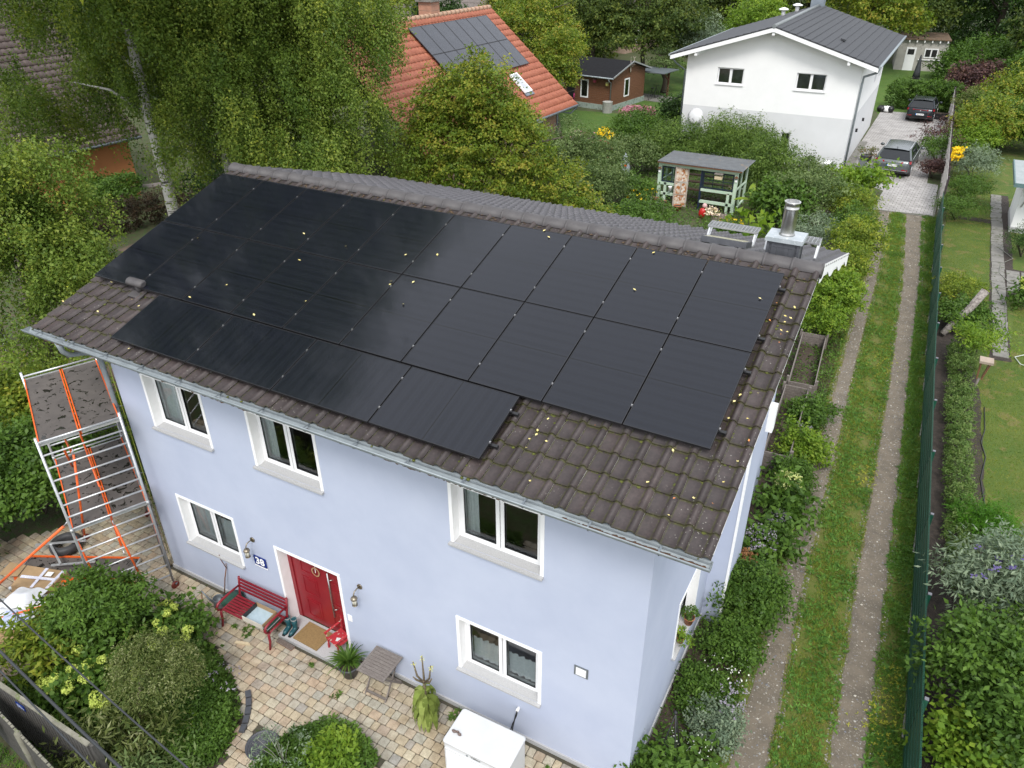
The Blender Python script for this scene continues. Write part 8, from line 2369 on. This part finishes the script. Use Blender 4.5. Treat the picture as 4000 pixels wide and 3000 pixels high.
t = thing('beech_hedge', 'low dark purple brown beech hedge beneath the white birch trunk', 'hedge', (-19.0, 9.6, 0), math.radians(76))
foliage('foliage', L_beech, [(x, 0, .75, .75, .6, .75) for x in np.arange(-5, 6, .8)], .09, 26000, t, clumps=1100, cr=.10, low=-.9)
b = MB()
for x in range(-5, 6): b.tube([(x, 0, 0), (x, 0, .6)], .03, 5)
b.make('stems', m_bark, t)['kind'] = 'stuff'
shrub('laurel_shrub', 'dark green shrub before the orange wall', -21.6, 11.5, .9, 1.5, L_mid, .11, 9000, h=1.1)
shrub('laurel_shrub', 'leafy green shrub left of the dark purple hedge', -16.5, 5.6, .8, 1.4, L_mid, .11, 9000, h=1.0)
t = thing('garden_bench', 'grey board bench half hidden behind the white birch trunk', 'bench', (-21.2, 12.9, 0), math.radians(60))
for k in range(3):
    b = MB(); b.box((-1.1, -.3 + k * .2, .95), (1.3, -.14 + k * .2, 1.0)); b.make('bench_board', m_wood_old, t)
for x in (-1, 1.1):
    b = MB(); b.box((x, -.25, 0), (x + .1, .2, .949)); b.make('bench_leg', m_wood_old, t)
t = thing('bicycle', 'black bicycle wheel and frame at the left edge behind the hanging birch', 'bicycle', (-12.0, .1, .012), math.radians(60))
for y in (0, 1.05):
    b = MB(); b.tube([(0, y + .34 * math.cos(a_), .35 + .34 * math.sin(a_)) for a_ in [k * math.pi / 12 for k in range(25)]], .018, 6, False); b.make('tyre', m_black, t)
    b = MB()
    for k in range(10): a_ = k * math.pi / 10; b.tube([(0, y + .33 * math.cos(a_), .35 + .33 * math.sin(a_)), (0, y - .33 * math.cos(a_), .35 - .33 * math.sin(a_))], .003, 3)
    b.make('spokes', m_galv, t)
b = MB(); b.tube([(0, 0, .35), (0, .45, .30), (0, .30, .85), (0, 0, .35)], .018, 6); b.tube([(0, .45, .30), (0, .95, .85), (0, .30, .80)], .018, 6); b.tube([(0, .95, 1.0), (0, 1.05, .35)], .018, 6); b.make('bicycle_frame', m_black, t)
b = MB(); b.bar((0, .18, .92), (0, .42, .94), .15, .05); b.make('saddle', m_black, t)
# --- strip between house and track
SH = [
 ('goldenrod', 'yellow tinged leafy shrub behind the chimney beside the track', 11.15, 20.4, 1.1, 1.05, L_yel, .10, 7000, 1.2),
 ('goldenrod', 'tall yellow green shrub right of the rear roof corner', 11.0, 17.6, 1.1, 1.0, L_yel, .09, 7000, 1.2),
 ('elder_shrub', 'bright green shrub under the right rear roof corner', 11.1, 15.0, 1.0, 1.0, L_bright, .09, 8000, 1.1),
 ('elder_shrub', 'green shrub just behind the wooden compost bay', 11.2, 13.7, .6, .65, L_bright, .08, 4000, .7),
 ('marigold_plant', 'leafy low plant in front of the wooden bays', 11.75, 8.3, .35, .55, L_mid, .08, 3500, .45),
 ('marigold_plant', 'light green herb clump beside the lower wooden bay', 11.85, 6.6, .40, .60, L_bright, .08, 4000, .5),
 ('fennel_plant', 'feathery dark green plant beside the white corner trim', 11.9, 5.3, .35, .50, L_mid, .06, 4500, .45),
 ('bean_plant', 'large leaved climbing plant below the pale flowers', 12.0, 4.1, .30, .42, L_mid, .14, 1200, .4),
 ('bean_plant', 'large leaved plant next to the lilac sage flowers', 11.85, 2.6, .25, .42, L_mid, .13, 1300, .35),
 ('rose_bush', 'broad green rose bush at the corner of the side bay', 11.95, .55, .60, .75, L_mid, .065, 12000, .75),
 ('rose_bush', 'lighter green rose shoots below the side window', 11.95, -.60, .40, .55, L_mid, .06, 5000, .50),
 ('herb_clump', 'dark green herbs beneath the potted sill plants', 11.75, -1.75, .22, .50, L_mid, .055, 5000, .28),
 ('lavender_bush', 'grey green round lavender bush beside the track', 12.15, -2.35, .28, .42, L_grey, .05, 4500, .35),
 ('squash_plant', 'large round leaved plant inside the black trellis', 11.65, -3.45, .35, .35, L_mid, .12, 700, .5),
 ('herb_clump', 'low green plants at the lower house corner', 11.45, -4.05, .25, .40, L_mid, .06, 3000, .35),
]
for nm, lab, x, y, zc, r_, mt, sz, n, h in SH:
    shrub(nm, lab, x, y, zc, r_, mt, sz, n, h=h, cat='plant' if 'plant' in nm or 'clump' in nm else 'shrub')
cover('bed_cover', [(11.2, -5), (12.45, -5), (12.3, 1), (12.1, 8), (11.9, 14), (11.7, 20), (11.1, 28), (10.0, 28), (10.4, 20), (11.0, 14), (11.6, 9), (11.6, 2), (11.2, 0)], L_mid, .08, 44000, .03, .42)
cover('bed_cover', [(9.0, 5.2), (11.6, 5.2), (11.2, 20), (8, 22)], L_mid, .10, 10000, .05, .5)
def blooms(lab, blobs, mat, size, n, cat='flowers', k=None):
    o = foliage('flower_cluster', mat, blobs, size, n, None, clumps=k or max(8, n // 4), cr=size * .5, aspect=.8, inner=.3); return meta(o, lab, None, None, 'stuff')
blooms('scattered small white flowers around the black trellis', [(11.9, -3.3, .25, .55, 1.0, .25)], L_white, .035, 300, k=110)
blooms('scattered small white flowers below the side window', [(11.95, -1.0, .3, .45, .7, .25)], L_white, .035, 130, k=50)
blooms('pale cream flower head cluster beside the track', [(11.85, 4.6, .65, .32, .36, .16)], LEAF('cream_flower', [(.35, .36, .16), (.5, .5, .26), (.62, .58, .36)]), .045, 1000, k=60)
blooms('lilac russian sage in bloom next to the house bay', [(11.75, 2.35, .55, .36, .45, .25)], L_lilac, .045, 500, k=120)
blooms('grey violet spent lavender by the wooden bay', [(11.95, 3.4, .4, .25, .35, .18), (11.75, 7.0, .6, .25, .3, .15)], LEAF('spent_lavender', [(.13, .12, .15), (.22, .2, .25)]), .05, 500, k=80)
blooms('thin lavender spikes above the grey bush', [(12.25, -1.9, .55, .25, .4, .15)], L_lilac, .04, 200, k=40)
blooms('rust brown dried flower heads under the roof corner', [(11.62, 1.55, .55, .25, .30, .22)], L_rust, .045, 800, k=60)
t = pot('sill_pot', 'terracotta pot with dark herbs on the side window sill', (11.17, -1.15, 1.11), .10, .17); t['category'] = 'potted plant'
foliage('herbs', L_mid, [(0, 0, .26, .13, .13, .12)], .045, 500, t, clumps=50, cr=.02)
t = pot('sill_pot', 'lower terracotta pot with yellow green trailing plant on the side sill', (11.17, -1.62, 1.11), .085, .15); t['category'] = 'potted plant'
foliage('herbs', L_bright, [(0, 0, .22, .14, .14, .12), (.12, -.08, .15, .12, .10, .05)], .05, 420, t, clumps=50, cr=.02, zmin=-1)
# --- gardens behind the house
G2 = [
 ('bamboo', 'tall feathery bamboo before the grey base of the white house', 2.9, 33.4, 1.35, 2.2, L_bamb, .17, 24000, 1.55, .22),
 ('bamboo', 'feathery bamboo left of the greenhouse roof', .2, 31.6, 1.2, 1.8, L_bamb, .17, 16000, 1.4, .22),
 ('bamboo', 'bamboo right behind the greenhouse', 5.7, 29.4, 1.3, 1.3, L_bamb, .17, 12000, 1.6, .22),
 ('cherry_laurel', 'round dark shrub left of the bamboo', -3.6, 34.6, 1.1, 1.7, L_mid, .13, 7000, 1.2, .5),
 ('cherry_laurel', 'dark shrub at the foot of the white house left corner', -3.0, 41.0, 1.1, 1.3, L_dark, .14, 4500, 1.3, .5),
 ('apple_tree', 'silvery leaved apple tree in the middle of the garden', -2.3, 25.6, 1.5, 1.7, L_apple, .12, 9000, 1.7, .45),
 ('apple_tree', 'greyish leaved small tree nearer the rear roof slope', -.6, 22.6, 1.2, 1.5, L_apple, .11, 8000, 1.4, .45),
 ('currant_bush', 'dark currant bush with marigolds left of the greenhouse', .4, 24.2, .8, 1.0, L_mid, .10, 5000, .9, .55),
 ('currant_bush', 'broad leafy bush right behind the rear slope', 2.2, 20.8, .7, 1.5, L_mid, .10, 7000, .8, .55),
 ('currant_bush', 'leafy bush between apple tree and bamboo', -1.4, 29.8, 1.0, 1.6, L_apple, .12, 6500, 1.1, .5),
 ('phlox_bush', 'flower bush with pale pink phlox beside the lawn', -5.2, 30.6, .8, 1.1, L_mid, .11, 4500, .8, .5),
 ('cherry_laurel', 'green bush below the pink stonecrop', -4.8, 38.6, .7, 1.4, L_mid, .13, 4500, .9, .5),
 ('fig_shrub', 'shrub with large leaves right of the greenhouse', 7.4, 25.0, .9, 1.2, L_mid, .16, 4500, 1.0, .7),
 ('sage_shrub', 'grey leaved shrub behind the chimney flue', 9.3, 21.6, .9, 1.05, L_grey, .09, 6500, 1.0, .35),
 ('fruit_shrub', 'large green shrub mass behind the steel flue', 8.4, 26.4, 1.1, 1.7, L_apple, .12, 8500, 1.2, .45),
 ('fruit_shrub', 'shrub left below the downpipe of the white house', 7.6, 31.2, .75, 1.2, L_apple, .12, 5500, .8, .4),
 ('grape_shrub', 'broad leafed yellow green vine by the end of the driveway', 10.0, 30.4, .8, 1.1, L_bright, .17, 2600, .8, .7),
 ('goldenrod', 'yellow green shrub at the left edge of the driveway end', 10.3, 26.2, .9, 1.1, L_yel, .11, 5500, 1.0, .4),
 ('goldenrod', 'green yellow shrub along the track below the driveway', 10.6, 23.4, .9, 1.0, L_mid, .10, 5500, 1.0, .4),
 ('paulownia', 'young plant with very large pale leaves by the greenhouse corner', 6.6, 22.4, .7, .55, L_bright, .32, 120, .5, .8),
 ('flower_shrub', 'low shrub with orange flowers right of the lattice', 5.9, 21.2, .5, .8, L_mid, .09, 3500, .5, .5),
]
for nm, lab, x, y, zc, r_, mt, sz, n, h, asp in G2:
    shrub(nm, lab, x, y, zc, r_, mt, sz, n, h=h, aspect=asp, cat='bamboo' if nm == 'bamboo' else ('tree' if 'tree' in nm else 'shrub'), droop=.6 if nm == 'bamboo' else .2)
cover('garden_cover', [(-6, 18), (9.5, 18), (10.5, 29), (8, 33), (-4, 36), (-7, 32)], L_mid, .12, 30000, .03, .35)
cover('garden_cover', [(-8, 36), (-3, 34), (-1.5, 41), (-6, 43.5)], L_mid, .13, 7000, .05, .5)
blooms('golden sunflowers and coneflowers beside the lawn', [(-4.9, 33.5, 1.0, .6, .5, .35)], L_gold, .13, 260, k=90)
blooms('pale pink phlox flowers by the rusty hoop', [(-5.4, 31.0, 1.3, .8, .6, .35)], L_pink, .12, 320, k=70)
blooms('yellow flowers left of the greenhouse stakes', [(.9, 24.0, .8, .7, .8, .4), (1.4, 22.8, .4, .5, .3, .2)], L_gold, .09, 150, k=40)
blooms('orange marigolds beside the wooden lattice', [(5.8, 22.0, .6, .8, .6, .25)], L_gold, .07, 240, k=60)
blooms('pale pink roses before the greenhouse', [(4.5, 23.4, .6, .45, .3, .25)], LEAF('rose_bloom', [(.6, .4, .38), (.75, .62, .58)]), .09, 130, k=26)
t = thing('stonecrop', 'mounded dusky pink stonecrop flowers beside the barrel', 'flowers', (-6.3, 42.6, 0))
foliage('flower_mound', L_pink, [(0, 0, .45, 1.1, .9, .45), (.6, .2, .5, .6, .6, .4), (-.6, -.1, .4, .6, .6, .35)], .10, 5000, t, clumps=240, cr=.07, aspect=.9, inner=.8)
t = thing('banana_plant', 'banana plant with three huge leaves right of the greenhouse', 'plant', (6.0, 25.0, 0))
V = []; 
for (a, L, el) in ((1.9, 1.2, 1.1), (-.5, 1.0, .9), (3.6, .9, .4), (.6, .8, 1.3)):
    c, s = math.cos(a), math.sin(a); P = []
    for j in range(7):
        q = j / 6; r_ = L * q * math.cos(el) ; z = .9 + L * (q * math.sin(el) - .35 * q * q); w = .34 * math.sin(math.pi * min(.98, q * .9 + .08)) * .5
        P.append(((r_ * c - w * s, r_ * s + w * c, z - .03), (r_ * c + w * s, r_ * s - w * c, z)))
    for j in range(6): V.append([P[j][0], P[j][1], P[j + 1][1], P[j + 1][0]])
quads_mesh('leaves', np.array(V), rng.random(len(V)) * .3 + .6, L_bright, t)
b = MB(); b.tube([(0, 0, 0), (0, 0, .95)], [.09, .05], 8); b.make('pseudostem', M('banana_stem', (.16, .2, .06), None, 5), t)
# --- by the driveway and right side
t = thing('laurel_hedge', 'clipped dense green laurel hedge at the end of the driveway', 'hedge', (11.1, 54.9, 0))
foliage('foliage', L_mid, [(x, .6, 1.0, .85, .8, 1.0) for x in np.arange(-1.6, 2.2, .7)] + [(x, .2, 1.4, .7, .7, .6) for x in np.arange(-1.6, 2.2, .7)], .14, 15000, t, clumps=700, cr=.12, low=-.9, inner=.75)
R2 = [
 ('dark_bamboo', 'dark leaved bamboo clump leaning over the pavers', 12.9, 41.3, .95, 1.0, L_purple, .16, 1700, 1.0, .25),
 ('dark_bamboo', 'green lower part of the clump by the plank fence', 13.1, 40.0, .7, .9, L_mid, .14, 2600, .8, .3),
 ('barberry', 'dark red round barberry in the corner of the pavers', 13.15, 36.3, .5, .75, L_purple, .08, 4000, .55, .5),
 ('smoke_bush', 'purple leaved smoke bush right of the laurel hedge', 14.4, 60.5, 1.2, 2.3, L_purple, .18, 11000, 1.7, .6),
 ('hazel_shrub', 'large round green shrub behind the purple bush', 14.4, 70, 1.2, 3.4, L_mid, .22, 15000, 2.4, .5),
 ('hazel_shrub', 'tall green shrub at the upper right edge', 19.2, 61, 1.9, 3.4, L_mid, .22, 18000, 3.0, .5),
 ('hazel_shrub', 'tall mixed green shrub on the right before the wood', 17.2, 52, 1.5, 2.8, L_horn, .18, 20000, 2.4, .5),
 ('forsythia', 'broad bright yellow green shrub row right of the plank fence', 15.6, 44.6, 1.2, 2.3, L_horn, .15, 26000, 1.9, .5),
 ('forsythia', 'green shrub at the right edge above the lawn', 18.0, 45.0, 1.3, 2.3, L_mid, .16, 16000, 2.0, .5),
 ('variegated_dogwood', 'cream variegated shrub just right of the plank fence top', 14.2, 50.0, 1.4, 1.0, L_vari, .12, 4000, 1.1, .5),
 ('ninebark', 'bright green shrub against the plank fence right of the grey car', 14.7, 42.4, .9, 1.35, L_bright, .12, 9000, 1.2, .55),
 ('ninebark', 'mid green shrub between plank fence and the yellow green row', 15.4, 48.6, 1.1, 1.6, L_mid, .14, 9000, 1.5, .5),
 ('buddleia', 'grey green loose shrub beside the orange flowers', 15.0, 37.0, .8, 1.15, L_grey, .11, 6000, .95, .35),
 ('spirea', 'fine dark green mound beside the fence joint', 14.8, 32.5, .6, 1.0, L_mid, .09, 6500, .6, .35),
 ('spirea', 'fine bright green mound on the lawn below it', 14.6, 29.3, .5, 1.0, L_mid, .08, 6500, .6, .3),
 ('cotoneaster', 'yellow green low spreading shrub behind the leaning log', 15.0, 19.6, .35, .95, L_yel, .075, 5500, .4, .4),
 ('holly_shrub', 'dark green shrub beneath the leaning log', 15.3, 16.8, .45, .85, L_mid, .09, 5000, .6, .5),
 ('sumac', 'bright green feathery young sumac beside the feeder house', 15.68, 14.3, .85, .60, L_bright, .12, 1700, .55, .3),
 ('evergreen_shrub', 'dark dense shrub at the white building plinth', 17.2, 25.4, .6, .8, L_dark, .07, 4500, .7, .35),
 ('hydrangea_bush', 'green hydrangea cut by the right edge', 17.6, 19.9, .5, .7, L_mid, .13, 2000, .5, .7),
 ('dwarf_conifer', 'round bright green feathery conifer at the edge of the bed', 16.05, 5.6, .28, .48, LEAF('conifer_leaf', [(.03, .09, .006), (.05, .13, .01), (.08, .17, .015)]), .10, 6000, .38, .12),
 ('buddleia', 'big grey green butterfly bush in the lower right', 16.35, 2.6, 1.1, 1.15, L_grey, .11, 9000, 1.2, .28),
 ('buddleia', 'butterfly bush branches at the right edge', 17.3, 1.2, 1.2, 1.0, L_apple, .11, 6000, 1.2, .3),
 ('weigela', 'large leafy weigela beside the green mesh fence', 15.95, .35, 1.1, .85, L_mid, .10, 8000, 1.0, .5),
 ('weigela', 'leafy branches right of the big weigela', 16.6, -.6, 1.0, .8, L_mid, .10, 6000, .9, .5),
 ('hibiscus', 'light green lobed leaf shrub at the bottom right', 15.95, -1.05, .5, .62, L_bright, .10, 3500, .5, .7),
]
for nm, lab, x, y, zc, r_, mt, sz, n, h, asp in R2:
    shrub(nm, lab, x, y, zc, r_, mt, sz, n, h=h, aspect=asp)
# trimmed privet hedge along the bed
t = thing('privet_hedge', 'narrow clipped privet hedge running along the dark mulch bed', 'hedge', (15.5, 8, 0))
HX = [(2.8, 15.75), (5.3, 15.62), (8, 15.45), (12.6, 15.35), (14.6, 15.22)]
bl = []
y = 3.4
while y < 14.7:
    x = float(np.interp(y, [p[0] for p in HX], [p[1] for p in HX])); r_ = .27 if y < 10 else .33
    hh = .38 if y < 5.2 else .52 if y < 12.2 else .72
    if not (12.15 < y < 12.5): bl.append((x - 15.5 + rr.uniform(-.05, .05), y - 8, hh * .55, r_, .30, hh * .55))
    y += .3
foliage('foliage', LEAF('privet_leaf', [(.03, .06, .014), (.055, .095, .022), (.085, .13, .035), (.13, .17, .06), (.18, .2, .08)]), bl, .055, 30000, t, clumps=1500, cr=.05, low=-.8, inner=.75)
blooms('orange flowers at the plank fence end', [(14.05, 37.0, 1.2, .35, .7, .4)], L_gold, .12, 420, k=70)
blooms('pale green hydrangea heads cut by the right edge', [(17.25, 20.0, .85, .4, .45, .25)], L_hydra, .12, 500, k=60)
blooms('few dark violet butterfly bush spikes', [(16.2, 1.9, 1.9, .9, .9, .4)], LEAF('violet_flower', [(.09, .07, .22), (.16, .12, .32)]), .07, 160, k=22)
t = thing('leaning_log', 'grey weathered log leaning over the shrubs', 'log', (14.85, 16.2, 0))
mlog = M('grey_log', (.34, .31, .28), (.12, .10, .09), 5, rough=.95, stretch=(3, 3, 3), bs=.6, bscale=20, bdist=.03)
b = MB(); b.tube([(-.15, -.3, .1), (.1, .0, .45), (.45, .3, .95), (.75, .65, 1.50)], [.10, .12, .125, .135], 12); b.make('log_shaft', mlog, t)
b = MB(); b.tube([(.75, .65, 1.50), (.757, .658, 1.512)], .09, 12); b.make('log_end', M('rotten_heart', (.20, .11, .09), (.13, .07, .06), 9), t)
t = thing('tree_stump', 'short dark log lying behind the leaning log', 'log', (15.0, 18.3, .15), .3)
b = MB(); b.tube([(-.2, 0, 0), (.25, 0, .03)], .14, 12); b.make('stump_body', M('dark_log', (.10, .07, .05), None, 8, bs=.5), t)
t = thing('bird_feeder', 'weathered lantern shaped bird feeder on a slanting post', 'bird feeder', (15.72, 12.45, 0))
b = MB(); b.tube([(0, 0, 0), (.06, .05, .45)], .035, 8); b.make('feeder_post', m_wood_old, t)
b = MB()
for s in ((-1, -1), (1, -1), (1, 1), (-1, 1)): b.bar((.06 + s[0] * .06, .05 + s[1] * .06, .45), (.10 + s[0] * .12, .09 + s[1] * .12, 1.0), .03, .03)
b.make('feeder_frame', m_wood_brown, t)
b = MB(); b.add([(.10 + s * .11, .09 - .115, 1.0) for s in (-1, 1)] + [(.06 + s * .05, .05 - .055, .47) for s in (1, -1)], [(0, 3, 2, 1)[::-1]]); b.make('feeder_glass', m_glass, t)
b = MB(); b.box((-.08, -.09, 1.0), (.28, .27, 1.07)); b.make('feeder_lid', M('pale_wood', (.34, .27, .21), (.28, .22, .17), 6), t)
b = MB(); b.tube([(15.5, 15, .02), (15.52, 12.9, .03), (15.53, 12.2, .25), (15.54, 12.0, .02)], .012, 5); meta(b.make('garden_cable', m_black), 'short black cable upright beside the bird feeder post', 'cable')
b = MB(); b.tube([(16.05, 11.6, .03), (16.08, 10.3, .03), (16.0, 9.6, .03), (16.12, 8.9, .03), (16.02, 7.8, .03), (16.1, 7.0, .03), (16.2, 6.1, .03)], .014, 6); meta(b.make('drip_hose', m_black), 'thin black hose winding along the lawn edge', 'hose')
b = MB(); b.tube([(16.40, 26.0, .05), (16.9, 24.9, .05), (16.45, 24.0, .05), (16.4, 22.9, .05), (16.75, 22.0, .05), (17.4, 21.9, .05), (16.3, 21.2, .05), (16.6, 19.5, .05), (16.62, 17.5, .05), (16.75, 16.8, .05)], .015, 6); meta(b.make('garden_hose', M('grey_hose', (.20, .20, .17), None, 4, rough=.5)), 'grey garden hose looping over the path slabs', 'hose')
b = MB(); b.tube([(18.0, 15.9, .05), (17.2, 15.75, .05), (16.85, 15.35, .05), (17.0, 14.9, .05), (17.8, 14.65, .05), (18.6, 14.6, .05)], .016, 6); meta(b.make('garden_hose', M('pale_hose', (.50, .54, .48), None, 4, rough=.5)), 'pale hose curling on the grass at the right edge', 'hose')
# white slabs at the lower right
pl = sheet('white_paving', [(15.05, -2.6), (15.08, -1.35), (15.6, -1.5), (16.4, -2.3), (16.4, -3)], .02, m_slab)
for k in range(10):
    x = 15.2 + (k % 5) * .26; y = -1.48 - (k // 5) * .30 - (k % 5) * .07
    b = MB(); b.box((x - .12, y - .14, .02), (x + .12, y + .14, .05)); b.make('white_tile', M('white_stone', (.62, .60, .55), (.5, .48, .43), 6, rough=.8), pl)
